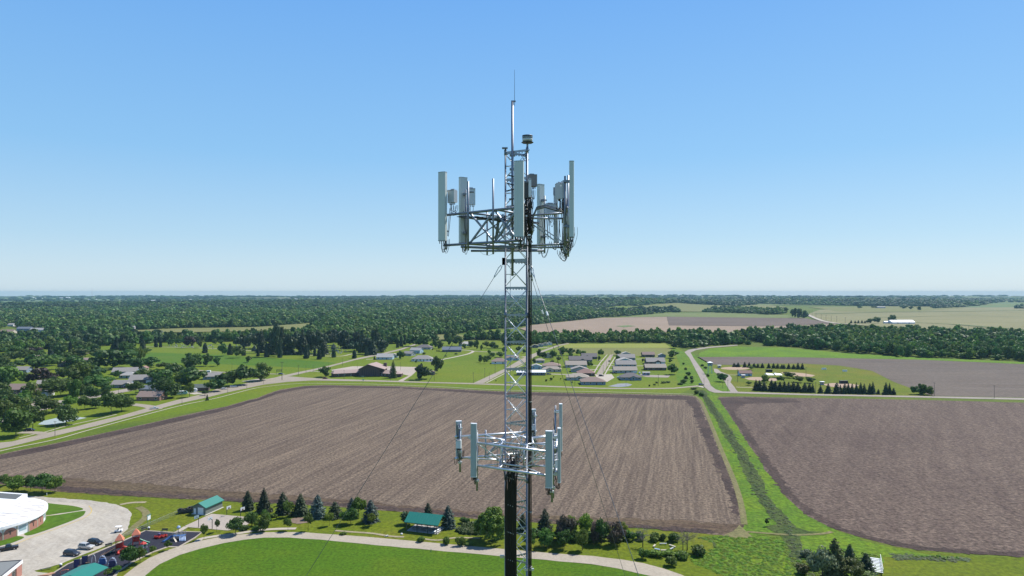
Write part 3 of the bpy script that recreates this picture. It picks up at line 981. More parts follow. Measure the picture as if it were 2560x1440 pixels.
def bush(name, seed, n, size, mat):
    rng = np.random.default_rng(seed)
    C, Nn = [], []
    for i in range(9):
        p = np.array([rng.uniform(-.27, .27), rng.uniform(-.27, .27), rng.uniform(.28, .62)])
        r = rng.uniform(.2, .34)
        k = n // 9
        d = rng.normal(size=(k, 3))
        d /= np.linalg.norm(d, axis=1)[:, None]
        C.append(p + d * r * rng.uniform(.65, 1.05, size=(k, 1)))
        Nn.append(d)
    C = np.concatenate(C)
    Nn = np.concatenate(Nn)
    C[:, 2] = np.clip(C[:, 2], 0.0, 1.0)
    return quads_mesh(name, C, size * rng.uniform(.6, 1.3, size=len(C)), Nn, mat, rng)


def willow(name, seed, n, size, mat):
    rng = np.random.default_rng(seed)
    C, Nn = [], []
    for i in range(26):
        a = rng.uniform(0, 2 * PI)
        r0 = .5 * math.sqrt(rng.uniform(.02, 1)) * .92
        zt = .97 - .55 * (r0 / .5) ** 2 + rng.normal() * .03
        k = n // 52
        d = rng.normal(size=(k, 3))
        d /= np.linalg.norm(d, axis=1)[:, None]
        c0 = np.array([r0 * math.cos(a), r0 * math.sin(a), zt - .1])
        C.append(c0 + d * .11)
        Nn.append(d)
        t = rng.uniform(0, 1, size=k)
        zz = zt - t * (zt - .10) * rng.uniform(.6, 1.0)
        rr = r0 + .05 * t + rng.normal(size=k) * .035
        aa = a + rng.normal(size=k) * .12
        C.append(np.stack([rr * np.cos(aa), rr * np.sin(aa), zz], 1))
        Nn.append(np.stack([np.cos(aa), np.sin(aa), .1 + 0 * aa], 1))
    C = np.concatenate(C)
    C[:, 2] = np.clip(C[:, 2], .04, 1)
    return quads_mesh(name, C, size * rng.uniform(.6, 1.3, size=len(C)), np.concatenate(Nn), mat, rng, tilt=.4, aspect=1.5)


def trunk_mesh(name, seed, mat, r=.022, h=.62, limbs=7, crown_from=.22):
    rng = random.Random(seed)
    m = MB()
    m.tube([(0, 0, -.01), (rng.gauss(0, .004), rng.gauss(0, .004), h * .4), (rng.gauss(0, .012), rng.gauss(0, .012), h)], r, 7, r * .45)
    for i in range(limbs):
        z = crown_from + (h - crown_from) * (i + .3) / limbs
        a = rng.uniform(0, 2 * PI)
        l = rng.uniform(.16, .32)
        m.tube([(0, 0, z), (math.cos(a) * l * .5, math.sin(a) * l * .5, z + l * .35), (math.cos(a) * l, math.sin(a) * l, z + l * .55)], r * .45, 5, r * .12)
    return m.mesh(name, mat, True)


def dead_crown(name, seed, mat, twigs=240):
    """bare limbs and twigs"""
    rng = random.Random(seed)
    m = MB()
    tips = []
    for i in range(11):
        z = rng.uniform(.28, .72)
        a = rng.uniform(0, 2 * PI)
        l = rng.uniform(.28, .5)
        e = (math.cos(a) * l, math.sin(a) * l, z + rng.uniform(.05, .30))
        mid = (math.cos(a) * l * .5, math.sin(a) * l * .5, z + rng.uniform(.05, .16))
        m.tube([(0, 0, z), mid, e], .013, 5, .004)
        tips += [Vector(mid), Vector(e), Vector(mid).lerp(Vector(e), .5)]
    for i in range(twigs):
        p = rng.choice(tips) + Vector((rng.gauss(0, .05), rng.gauss(0, .05), rng.gauss(0, .05)))
        d = Vector((rng.gauss(0, 1), rng.gauss(0, 1), rng.gauss(.3, .6))).normalized() * rng.uniform(.07, .17)
        m.tube([p, p + d], .0045, 3, .002, cap=False)
    return m.mesh(name, mat)


# albedo of leaves
LM_mid = leaf_mat('leaf green', (.055, .115, .018), (.140, .235, .040), trans=.38)
LM_dark = leaf_mat('leaf dark green', (.042, .092, .018), (.108, .185, .036), trans=.34)
LM_light = leaf_mat('leaf light green', (.110, .185, .022), (.230, .325, .048), trans=.4)
LM_lime = leaf_mat('leaf fresh green', (.080, .165, .016), (.165, .280, .034), trans=.4)
LM_purple = leaf_mat('leaf purple', (.050, .038, .032), (.095, .066, .052))
LM_spruce = leaf_mat('needles dark', (.026, .052, .022), (.066, .100, .040), trans=.15)
LM_blue = leaf_mat('needles blue', (.048, .088, .070), (.125, .180, .150), trans=.15)
LM_cedar = leaf_mat('needles cedar', (.022, .042, .019), (.055, .085, .034), trans=.15)
LM_grey = leaf_mat('leaf silver', (.085, .135, .058), (.280, .350, .205))
LM_olive = leaf_mat('leaf olive', (.066, .094, .025), (.140, .165, .050))
LM_browntree = leaf_mat('leaf brownish', (.060, .054, .032), (.130, .108, .072))
LM_forest = leaf_mat('leaf forest', (.056, .130, .024), (.120, .225, .044), hue=.06, trans=.3, vmin=.7, vmax=1.3)
LM_forestl = leaf_mat('leaf light forest', (.085, .165, .026), (.165, .270, .048), hue=.05, trans=.32, vmin=.75, vmax=1.25)
LM_forestd = leaf_mat('leaf dark forest', (.036, .086, .024), (.085, .155, .040), hue=.05, trans=.3, vmin=.62, vmax=1.3)
BARK = plain('bark', (.090, .070, .052), .9, var=.3, scale=30)
BARKG = plain('grey bark', (.17, .15, .13), .9, var=.3, scale=30)

def tuft_mesh(name, seed, n, size, mat):
    rng = np.random.default_rng(seed)
    a = rng.uniform(0, 2 * PI, size=n)
    r = .5 * np.sqrt(rng.uniform(0, 1, size=n))
    C = np.stack([r * np.cos(a), r * np.sin(a), (1 - (r / .5) ** 2) * rng.uniform(.3, 1, size=n)], 1)
    Nn = np.stack([np.cos(a) * .5, np.sin(a) * .5, 0 * a + 1.0], 1)
    return quads_mesh(name, C, size * rng.uniform(.6, 1.3, size=n), Nn, mat, rng, tilt=.3)


CR = [crown('crown_leaves', 100 + i, 1900, .040, LM_mid, z0=.16) for i in range(5)]           # near, fine
CRS = [crown('crown_leaves', 140 + i, 900, .050, LM_mid, z0=.34, lobes=11) for i in range(3)]      # saplings: long stem
CM = [crown('crown_leaves', 200 + i, 800, .064, LM_mid, z0=.10, tilt=.26, lobes=11) for i in range(6)]            # middle distance
CF = [crown('crown_leaves', 300 + i, 300, .115, LM_forest, z0=.02, tilt=.16, lobes=8) for i in range(10)]
for i in (7, 8, 9):
    CF[i].materials[0] = LM_forestd
for i in (5, 6):
    CF[i].materials[0] = LM_forestl         # far
SP = [spruce('spruce_needles', 400 + i, 3400, .038, LM_spruce, power=(.62, .72, .55)[i]) for i in range(3)]
SPM = [spruce('spruce_needles', 430 + i, 1100, .060, LM_spruce, power=(.7, .8, .62)[i]) for i in range(3)]
CO = [column('cedar_needles', 450 + i, 700, .10, LM_cedar) for i in range(3)]
BU = [bush('bush_leaves', 470 + i, 900, .070, LM_dark) for i in range(4)]
WI = [willow('willow_leaves', 500, 5200, .026, LM_lime)]
TR = [trunk_mesh('trunk_wood', 510 + i, BARK) for i in range(3)]
TRS = [trunk_mesh('trunk_wood', 520, BARK, r=.014, h=.6, limbs=5, crown_from=.36)]
TRT = [trunk_mesh('trunk_wood', 530, BARK, r=.030, h=.93, limbs=0)]
DC = [dead_crown('bare_twigs', 540 + i, BARKG) for i in range(3)]
trng = random.Random(77)


def paint(o, mat):
    if o.data.materials[0] is not mat:
        o.material_slots[0].link = 'OBJECT'
        o.material_slots[0].material = mat


def plant(name, px, base, top, width, crowns, mat, label, cat='tree', trunk=None, group=None, loc=None, hm=None, crown_name='crown'):
    """a tree as a thing with trunk and crown, from its pixel place, top row and pixel width"""
    p = at(px, base) if loc is None else Vector(loc)
    k = FOC / p.y
    if hm is None:
        # height that makes the crown reach the pixel row of its top
        h = CAMH - (top - HY) / FOC * p.y - p.z
        wd = width / k * (1.22 if 'spruce' in name else 1.12)
    else:
        h, wd = hm
    h = max(h, .6)
    r = thing(name, label, cat, (p.x, p.y, p.z), trng.uniform(0, 6.28), group)
    sc_ = (wd, wd, h)
    if trunk is not None:
        link('trunk', trng.choice(trunk), r, scale=(h * .8, h * .8, h))
    c = link(crown_name, trng.choice(crowns), r, scale=sc_)
    paint(c, mat)
    return r


def single(name, px, base, top, width, meshes, mat, label, cat='tree', group=None, loc=None, hm=None):
    """a tree too small in the photograph to show its parts: one mesh"""
    p = at(px, base) if loc is None else Vector(loc)
    if hm is None:
        k = FOC / p.y
        h = max(.6, CAMH - (top - HY) / FOC * p.y - p.z)
        wd = width / k
    else:
        h, wd = hm
    o = link(name, trng.choice(meshes), None, (p.x, p.y, p.z), trng.uniform(0, 6.28), (wd, wd, h))
    paint(o, mat)
    return tag(o, label, cat, group)


# ================================================================== trees of the park, near
SPR = [
    (619, 1275, 1226.5, 30, LM_spruce, 'dark spruce behind the basketball hoops, first of the row along the field'),
    (659.6, 1281, 1220, 33, LM_spruce, 'tallest dark spruce of the row, right of the basketball court'),
    (707, 1284, 1230, 36, LM_spruce, 'dark spruce in the row with a slim leafy tree in front of it'),
    (751, 1287, 1234, 37, LM_spruce, 'dark rounded spruce standing behind the bare brown ring'),
    (794, 1294, 1236, 39, LM_blue, 'broad blue spruce just beyond the bare brown ring'),
    (837, 1294, 1254, 35, LM_spruce, 'short dark rounded evergreen behind the lime green sapling'),
    (879, 1287, 1243.5, 26, LM_blue, 'blue spruce half hidden behind two leafy trees'),
    (926.5, 1304, 1249.5, 39, LM_blue, 'blue spruce standing alone on the lawn at the field edge'),
    (1070, 1302, 1257, 26, LM_spruce, 'dark slim spruce behind the roof of the picnic pavilion'),
    (1120, 1319, 1263, 36, LM_blue, 'blue spruce at the right end of the picnic pavilion'),
    (1362, 1326, 1271, 32, LM_spruce, 'dark spruce at the field edge right of the mast'),
    (1307, 1327, 1283, 24, LM_spruce, 'dark spruce behind the bars of the mast'),
    (2124, 1418, 1360, 34, LM_spruce, 'dark pointed spruce between the tall pine and the footbridge spruce'),
    (2165, 1433, 1383, 40, LM_spruce, 'black green spruce beside the white footbridge'),
]
for px, b, t, wd, m, lb in SPR:
    plant('spruce_tree', px, b, t, wd, SP, m, lb, 'spruce', TRT, 'spruces in the park')
plant('pine_tree', 2087, 1446, 1345, 62, SP, LM_olive, 'tall loose pine rising from the thicket by the ditch', 'pine', TRT)
plant('evergreen_shrub', 1019.6, 1311, 1274.5, 29, BU, LM_spruce, 'dark round evergreen shrub at the left end of the pavilion roof', 'shrub')

DEC = [
    ('shade_tree', 588.5, 1335, 1293, 37, CR, LM_dark, 'full round tree on the footpath at the court corner', TR),
    ('shade_tree', 629, 1317, 1280, 29, CR, LM_mid, 'bright leafy tree at the right edge of the court', TR),
    ('shade_tree', 657, 1329, 1286, 30, CR, LM_mid, 'leafy tree between the footpath and the wide path', TR),
    ('shade_tree', 661, 1307, 1274, 20, CR, LM_mid, 'small tree at the foot of the tallest spruce', TR),
    ('young_tree', 510, 1349, 1310, 15, CRS, LM_mid, 'slim young tree at the right tip of the playground', TRS),
    ('young_tree', 542, 1330.5, 1297, 14, CRS, LM_olive, 'thin young tree with reddish tips beside the court', TRS),
    ('young_tree', 720, 1327, 1295, 20, CRS, LM_mid, 'young round tree on the lawn left of the bare ring', TRS),
    ('young_tree', 720, 1293, 1252, 22, CRS, LM_mid, 'slim tree in front of the third spruce', TRS),
    ('young_tree', 770.5, 1328, 1281, 22, CRS, LM_dark, 'dark slender tree right of the bare ring', TRS),
    ('young_tree', 823.6, 1315, 1281, 18, CRS, LM_light, 'lime green sapling crossed by the guy wire', TRS),
    ('young_tree', 860, 1309, 1279, 19, CRS, LM_light, 'pale conical sapling beside a dark leafy tree', TRS),
    ('shade_tree', 877, 1310, 1269, 34, CR, LM_mid, 'dark leafy tree beside the pale conical sapling', TR),
    ('shade_tree', 896, 1292, 1241, 29, CR, LM_lime, 'light green tree next to the half hidden blue spruce', TR),
    ('young_tree', 928.6, 1315, 1283.5, 22, CRS, LM_light, 'yellow green sapling in front of the lone blue spruce', TRS),
    ('shade_tree', 1361, 1368, 1322, 38, CR, LM_mid, 'round headed tree beside the mast on the lawn', TR),
    ('shade_tree', 1410, 1374, 1327, 36, CR, LM_mid, 'second round headed tree right of the mast, nearer the path', TR),
    ('shade_tree', 1456, 1376, 1319, 30, CR, LM_mid, 'tall oval tree by the path in front of the dark hedge', TR),
    ('shade_tree', 1322, 1367, 1330, 30, CR, LM_mid, 'leafy tree partly hidden by the mast legs', TR),
    ('shade_tree', 1407, 1354, 1286, 46, CR, LM_browntree, 'brownish tree behind the hedge, right of the field edge spruce', TR),
    ('shade_tree', 1465, 1342, 1288, 36, CR, LM_lime, 'fresh green tree between two brownish trees', TR),
    ('shade_tree', 1430, 1338, 1291, 24, CR, LM_light, 'yellow green slim tree at the field edge', TR),
    ('shade_tree', 1504, 1360, 1295, 30, CR, LM_dark, 'dark upright tree of the group under the guy wires', TR),
    ('shade_tree', 1485, 1360, 1308, 24, CR, LM_browntree, 'small brown tree left of the dark upright tree', TR),
    ('shade_tree', 1537, 1361, 1304, 40, CR, LM_browntree, 'thin brownish tree crossed by both guy wires', TR),
    ('shade_tree', 1560, 1337, 1304, 20, CR, LM_light, 'light green tree top showing right of the guy wires', TR),
    ('shade_tree', 14, 1215, 1185, 25, CR, LM_mid, 'leftmost tree of the row behind the round school', TR),
    ('shade_tree', 45, 1228, 1188, 40, CR, LM_light, 'light green tree behind the round school', TR),
    ('shade_tree', 76, 1226, 1189, 26, CR, LM_dark, 'dark tree between light green and large tree behind the school', TR),
    ('shade_tree', 105, 1231, 1183, 50, CR, LM_mid, 'large full tree behind the round school roof', TR),
    ('shade_tree', 137.5, 1232, 1192, 33, CR, LM_light, 'light green tree ending the row beside the gravel lot', TR),
    ('shade_tree', 322, 1417, 1364, 37, CR, LM_mid, 'leafy tree in front of the orange play tower', TR),
    ('shade_tree', 350, 1408, 1365, 27, CR, LM_mid, 'tree with lit edges beside the green slide', TR),
    ('young_tree', 381, 1388, 1365, 14, CRS, LM_mid, 'small sapling in the middle of the playground kerb', TRS),
    ('young_tree', 420, 1376, 1351, 15, CRS, LM_mid, 'thin sapling at the bend of the playground kerb', TRS),
    ('young_tree', 291, 1433, 1414, 21, CRS, LM_lime, 'small tree at the corner of the teal shelter', TRS),
    ('young_tree', 268, 1443, 1424, 18, CRS, LM_lime, 'low young tree under the teal shelter eaves', TRS),
    ('shade_tree', 2056, 1448, 1362, 54, CR, LM_grey, 'silvery leaved tree in the thicket by the ditch', TR),
    ('shade_tree', 2128, 1448, 1394, 54, CR, LM_olive, 'olive tinted tree in the thicket beside the black green spruce', TR),
    ('young_tree', 1917, 1316, 1297, 9, CRS, LM_dark, 'tiny dark tree alone in the grassy ditch', TRS),
]
for nm, px, b, t, wd, ms, mt, lb, tk in DEC:
    plant(nm, px, b, t, wd, ms, mt, lb, 'tree', tk, 'leafy trees in the park')
plant('willow_tree', 1230, 1352, 1266, 78, WI, LM_light, 'big weeping willow beside the reed bed and the mast', 'willow', TR)
for px, b, t, wd, lb in ((1607, 1368, 1317, 46, 'bare dead tree with pale broken limbs by the hedge'), (1707.5, 1375, 1334, 30, 'leaning bare tree beside another bare tree by the round shrub'), (1718, 1376, 1320, 46, 'bare tree with reddish top right of the bench ring')):
    r = plant('dead_tree', px, b, t, wd, DC, BARKG, lb, 'tree', [trunk_mesh('trunk_wood', 550, BARK, r=.034, h=.8, limbs=0)], 'bare trees')
SHR = [
    (856, 1337, 1329, 19, LM_mid, 'low spreading shrub on the worn track by the path'),
    (1050, 1355, 1339, 20, LM_mid, 'round shrub between the pavilion and the wide path'),
    (1117, 1361, 1336, 19, LM_lime, 'upright light shrub by the path right of the pavilion'),
    (1150.6, 1365, 1338, 21, LM_mid, 'tall shrub with a light top on the path edge'),
    (1173, 1364, 1354, 18, LM_mid, 'low shrub in the willow shade'),
    (1162, 1309, 1292, 22, LM_mid, 'shrub above the reed bed at the field edge'),
    (1195, 1313, 1296, 20, LM_mid, 'shrub between the reed bed and the willow'),
    (1338, 1341, 1318, 30, LM_mid, 'hedge shrub left of the round headed tree'),
    (1372, 1347, 1320, 34, LM_mid, 'hedge shrub behind the round headed tree'),
    (1398, 1350, 1322, 32, LM_dark, 'dark hedge shrub below the brownish tree'),
    (1434, 1354, 1324, 34, LM_mid, 'hedge shrub below the yellow green slim tree'),
    (1470, 1356, 1326, 36, LM_dark, 'dark hedge shrub beside the tall oval tree'),
    (1505, 1352, 1328, 34, LM_dark, 'hedge shrub behind the dark upright tree'),
    (1540, 1352, 1328, 36, LM_dark, 'hedge shrub below the thin brownish tree'),
    (1573.5, 1351, 1324, 28, LM_mid, 'bright hedge shrub left of the dead tree'),
    (1600, 1350, 1328, 24, LM_dark, 'dark hedge shrub behind the dead tree trunk'),
    (1634, 1352, 1326.5, 27, LM_mid, 'rounded hedge shrub right of the dead tree'),
    (1656, 1351, 1333, 19, LM_dark, 'small hedge shrub above the bench ring'),
    (1681, 1353, 1327.5, 29, LM_mid, 'rounded hedge shrub right of the small one above the bench ring'),
    (1749, 1387, 1355, 36, LM_dark, 'large dark round shrub beside the lush meadow'),
    (1610, 1398, 1368, 23, LM_mid, 'tall dark shrub left of the bench ring planting'),
    (1678, 1415, 1388.5, 29, LM_mid, 'dark round shrub nearest the path below the bench ring'),
    (1641.5, 1392, 1375, 31, LM_lime, 'low bright bush below the bench ring'),
    (1672, 1389, 1375, 32, LM_lime, 'low bright bush between two bushes under the bench ring'),
    (1706, 1398, 1377, 36, LM_lime, 'wide bush below the leaning bare tree'),
    (1620, 1390, 1377, 20, LM_lime, 'small bush beside the tall dark shrub'),
    (683, 1293, 1283, 20, LM_lime, 'light low bush at the foot of the third spruce'),
    (612, 1325, 1312, 22, LM_mid, 'low bush under the bright court side tree'),
    (640, 1325, 1312, 20, LM_mid, 'low bush between the court and the footpath'),
    (668, 1305, 1288, 18, LM_lime, 'light bush right of the court side trees'),
    (2018, 1396, 1372, 30, LM_grey, 'pale grey green bush at the ditch edge'),
    (2034, 1420, 1384, 34, LM_grey, 'pale grey green bush left of the silvery tree'),
    (2008, 1436, 1408, 34, LM_olive, 'dull green bush low in the ditch'),
    (2165, 1450, 1428, 50, LM_mid, 'dark undergrowth bush at the foot of the black green spruce'),
]
for px, b, t, wd, m, lb in SHR:
    plant('shrub', px, b, t, wd, BU, m, lb, 'shrub', None, 'shrubs in the park', crown_name='foliage')
# ================================================================== houses
def roofm(name, c):
    return plain(name, [v * .78 for v in c], .9, var=.16, scale=1.4, spec=.2)


RF = {
    'grey': roofm('grey shingles', (.33, .31, .285)), 'dark': roofm('dark shingles', (.19, .175, .17)), 'brown': roofm('brown shingles', (.30, .225, .19)),
    'tan': roofm('tan shingles', (.40, .35, .29)), 'red': roofm('reddish shingles', (.31, .20, .17)), 'blue': roofm('slate blue shingles', (.18, .21, .255)),
    'white': plain('white metal roof', (.80, .81, .82), .35, var=.05), 'light': roofm('pale grey shingles', (.42, .41, .39)), 'orange': roofm('orange brown shingles', (.38, .25, .18)),
    'green': roofm('green grey shingles', (.13, .155, .14)), 'pink': roofm('pinkish shingles', (.36, .27, .24)),
}
WL = {
    'white': plain('white siding', (.74, .75, .76), .6, var=.05), 'grey': plain('grey siding', (.36, .37, .38), .7, var=.08), 'blue': plain('light blue siding', (.34, .47, .58), .6, var=.06),
    'navy': plain('navy siding', (.060, .075, .12), .6, var=.08), 'tan': plain('tan siding', (.52, .46, .38), .7, var=.08), 'brown': plain('brown siding', (.10, .065, .055), .75, var=.2),
    'brick': plain('brick wall', (.28, .15, .115), .85, var=.2, scale=2), 'slate': plain('slate blue siding', (.20, .255, .34), .6, var=.07), 'sage': plain('sage siding', (.42, .47, .42), .6, var=.06),
    'dark': plain('dark siding', (.070, .065, .070), .7, var=.15), 'cyan': plain('teal siding', (.28, .46, .50), .5, var=.06),
}
M_glass = plain('window glass', (.020, .028, .038), .08, var=.2, spec=.8)
M_trim = plain('white trim', (.80, .80, .79), .5, var=.04)
M_gdoor = plain('garage door white', (.72, .72, .71), .5, var=.04)
M_ddoor = plain('dark door', (.10, .07, .06), .5)
M_chim = plain('chimney brick', (.24, .14, .11), .9, var=.2)
LMK = []
hr_ = random.Random(31)


def gable_roof(mb, w, d, h, rise, over, th=.22, axis='x'):
    """closed roof solid; the ridge runs along axis"""
    if axis == 'x':
        a, b = d / 2 + over, w / 2 + over
    else:
        a, b = w / 2 + over, d / 2 + over
    dz = rise * over / (a - over)
    P = [(-a, h - dz), (0, h + rise), (a, h - dz), (a, h - dz + th), (0, h + rise + th), (-a, h - dz + th)]
    n = len(P)

    def pt(u, z, t):
        return (t, u, z) if axis == 'x' else (u, t, z)
    vs = [pt(u, z, -b) for u, z in P] + [pt(u, z, b) for u, z in P]
    fs = [(0, 1, 4, 5), (1, 2, 3, 4), (n + 5, n + 4, n + 1, n), (n + 4, n + 3, n + 2, n + 1)]
    fs += [(i, n + i, n + (i + 1) % n, (i + 1) % n) for i in range(n)]
    mb.add(vs, fs)


def hip_roof(mb, w, d, h, rise, over, th=.2):
    a, b = w / 2 + over, d / 2 + over
    r = max(.2, a - b) if a > b else .2
    rb = .2 if a > b else max(.2, b - a)
    z = h - rise * over / (min(a, b))
    vs = [(-a, -b, z), (a, -b, z), (a, b, z), (-a, b, z), (-a, -b, z + th), (a, -b, z + th), (a, b, z + th), (-a, b, z + th)]
    if a > b:
        vs += [(-r, 0, h + rise), (r, 0, h + rise)]
        fs = [(4, 5, 9, 8), (5, 6, 9), (6, 7, 8, 9), (7, 4, 8)]
    else:
        vs += [(0, -rb, h + rise), (0, rb, h + rise)]
        fs = [(4, 5, 8), (5, 6, 9, 8), (6, 7, 9), (7, 4, 8, 9)]
    fs += [(3, 2, 1, 0), (0, 1, 5, 4), (1, 2, 6, 5), (2, 3, 7, 6), (3, 0, 4, 7)]
    mb.add(vs, fs)


def walls(mb, w, d, h, rise, axis):
    mb.box((0, 0, h / 2), (w, d, h))
    if axis == 'x':
        for s in (-1, 1):
            x0, x1 = s * w / 2, s * (w / 2 - .25)
            mb.add([(x0, -d / 2, h), (x0, d / 2, h), (x0, 0, h + rise), (x1, -d / 2, h), (x1, d / 2, h), (x1, 0, h + rise)], [(0, 1, 2), (5, 4, 3), (0, 3, 4, 1), (1, 4, 5, 2), (2, 5, 3, 0)])
    elif axis == 'y':
        for s in (-1, 1):
            y0, y1 = s * d / 2, s * (d / 2 - .25)
            mb.add([(-w / 2, y0, h), (w / 2, y0, h), (0, y0, h + rise), (-w / 2, y1, h), (w / 2, y1, h), (0, y1, h + rise)], [(0, 1, 2), (5, 4, 3), (0, 3, 4, 1), (1, 4, 5, 2), (2, 5, 3, 0)])


def window(parent, x, y, z, ww, hh, side='front'):
    s = {'front': (ww, .06, hh), 'right': (.06, ww, hh), 'left': (.06, ww, hh)}[side]
    fr_ = {'front': (ww + .25, .05, hh + .25), 'right': (.05, ww + .25, hh + .25), 'left': (.05, ww + .25, hh + .25)}[side]
    off = {'front': (0, -.03, 0), 'right': (.03, 0, 0), 'left': (-.03, 0, 0)}[side]
    f = MB().box((x + off[0] * .8, y + off[1] * .8, z), fr_).obj('window', M_trim, parent)
    MB().box((x + off[0] * 2.2, y + off[1] * 2.2, z), s).obj('pane', M_glass, f)


def house(px, base, wpx, style, wall, roof, label, short=None, d=None, rz=0.0, h=2.9, rise=None, garage=False, gable=None, cat='house', name='house', group='houses', nwin=None, chimney=False):
    p = at(px, base)
    w = wpx * p.y / FOC
    d = d or min(max(w * .7, 5.0), 13.0)
    axis = 'x' if style in ('x', 'hip') else 'y'
    rise = rise if rise is not None else (d if axis == 'x' else w) * .5 * .56
    c = Matrix.Rotation(rz, 3, 'Z') @ Vector((0, d / 2, 0))
    t = thing(name, label, cat, (p.x + c.x, p.y + c.y, 0.03), rz, group)
    m = MB()
    walls(m, w, d, h, rise, axis if style != 'hip' else None)
    m.obj('wall', WL[wall], t)
    m = MB()
    if style == 'hip':
        hip_roof(m, w, d, h, rise, .6)
    else:
        gable_roof(m, w, d, h, rise, .5, axis=axis)
    rf = m.obj('roof', RF[roof], t)
    if chimney:
        MB().box((w * .2, 0, h + rise + .3), (.9, .7, 1.6)).obj('chimney', M_chim, rf)
    if gable:
        gx, gw = gable
        gd = d / 2 + 1.0
        g = MB()
        yy = -d / 2 - .9
        gr_ = gw * .24
        g.box((gx, yy / 2 - .15, h / 2), (gw, -yy - .3, h - .02))
        g.add([(gx - gw / 2, yy, h - .02), (gx + gw / 2, yy, h - .02), (gx, yy, h + gr_), (gx - gw / 2, yy + .25, h - .02), (gx + gw / 2, yy + .25, h - .02), (gx, yy + .25, h + gr_)], [(0, 1, 2), (5, 4, 3), (0, 3, 4, 1), (1, 4, 5, 2), (2, 5, 3, 0)])
        g.obj('porch_wall', WL[wall], t)
        g2 = MB()
        q = MB()
        gable_roof(q, gw, gd, 0, gr_, .35, axis='y')
        g2.add([(x + gx, y - d / 2 + gd / 2 - 1.0, z + h) for x, y, z in q.v], q.f)
        g2.obj('porch_roof', RF[roof], t)
    yf = -d / 2
    n = nwin if nwin is not None else max(1, int(w / 4.5))
    xs = [(-w / 2 + w * (i + .5) / n) for i in range(n)]
    for i, x in enumerate(xs):
        if gable and abs(x - gable[0]) < gable[1] / 2 + .8:
            continue
        if garage and i == n - 1:
            MB().box((x, yf - .04, 1.15), (min(4.6, w / n * .9), .07, 2.2)).obj('garage_door', M_gdoor, t)
        elif i == n // 2 and n > 1:
            MB().box((x, yf - .04, 1.05), (1.0, .07, 2.1)).obj('door', M_ddoor, t)
        else:
            window(t, x, yf, 1.65, 1.5, 1.2)
    if gable:
        if garage:
            MB().box((gable[0], -d / 2 - .94, 1.15), (gable[1] * .66, .07, 2.2)).obj('garage_door', M_gdoor, t)
        else:
            window(t, gable[0], -d / 2 - .9, 1.65, 1.8, 1.3)
    if axis == 'y' and style != 'hip':
        pass
    window(t, w / 2, 0, 1.65, 1.4, 1.1, 'right')
    LMK.append((short or label, Vector((p.x, p.y + d / 2, 0)), w / 2))
    return t


# ---- the leafy town on the left
house(48, 932, 36, 'x', 'slate', 'grey', 'long grey roofed house behind the light green tree', 'the long grey roofed house')
house(155, 932.5, 28, 'y', 'white', 'grey', 'white gabled house with a grey roof beside a light yard', 'the white gabled house', rise=1.6)
house(154, 917, 21, 'y', 'dark', 'brown', 'small dark house with a white eaves line among the trees', 'the dark eaved house')
house(46, 983, 66, 'x', 'brown', 'brown', 'brown ranch house with a white fronted garage', 'the brown ranch house', gable=(4.5, 6.0), garage=True)
house(115, 968, 40, 'x', 'white', 'grey', 'white house with a broad blotchy grey roof and parked car', 'the blotchy grey roof', rz=R(24))
house(110, 991, 19, 'y', 'white', 'light', 'small white garage with a pale gable by the street bend', 'the small white garage', d=8, nwin=1)
house(98, 902, 32, 'x', 'tan', 'pink', 'house with a pinkish roof in front of the cemetery trees', 'the pinkish roofed house')
house(212, 906, 22, 'x', 'tan', 'pink', 'small pinkish roof between two large dark trees', 'the small pinkish roof')
house(310, 936.5, 56, 'x', 'slate', 'grey', 'very long low house with a weathered grey roof', 'the weathered long house', rz=R(12), d=12)
house(317, 946, 38, 'hip', 'blue', 'light', 'light blue house with a pale roof', 'the light blue house', rz=R(6))
house(350, 957.5, 54, 'x', 'dark', 'grey', 'dark walled house with a grey roof and white garage door', 'the dark walled house', rz=R(8), garage=True)
house(300, 970, 46, 'x', 'slate', 'grey', 'grey gabled house with a dark parked car', 'the house with the dark car', gable=(6.0, 6.5), garage=True)
house(368, 982, 40, 'x', 'slate', 'blue', 'low blue grey house above the brown brick house', 'the blue grey house', rz=R(6))
house(370, 1002, 58, 'x', 'brick', 'brown', 'brown brick house facing the ploughed field', 'the brown brick house', chimney=True)
house(377, 947, 17, 'hip', 'brick', 'orange', 'small house with an orange brown roof', 'the orange brown roof')
house(358, 927, 15, 'y', 'tan', 'red', 'little red roofed house below the cemetery meadow', 'the little red roof')
house(502, 978, 36, 'x', 'brown', 'green', 'low house with a dark green grey roof beside the street', 'the dark green roof', rz=R(14))
house(530, 949, 42, 'x', 'slate', 'grey', 'slate blue house with a long grey roof behind street trees', 'the slate blue house', rz=R(14))
house(15, 835, 32, 'x', 'tan', 'brown', 'long brown roofed building at the edge of the woods', 'the far brown roof', h=4.5)
house(58, 829.5, 34, 'x', 'slate', 'blue', 'large blue grey building at the edge of the woods', 'the far blue grey building', h=6)
house(91, 830, 34, 'x', 'white', 'light', 'long white building at the edge of the woods', 'the far white building', h=4)
house(26, 817, 14, 'x', 'white', 'light', 'small white building high among the woods', 'the high white building', h=4)
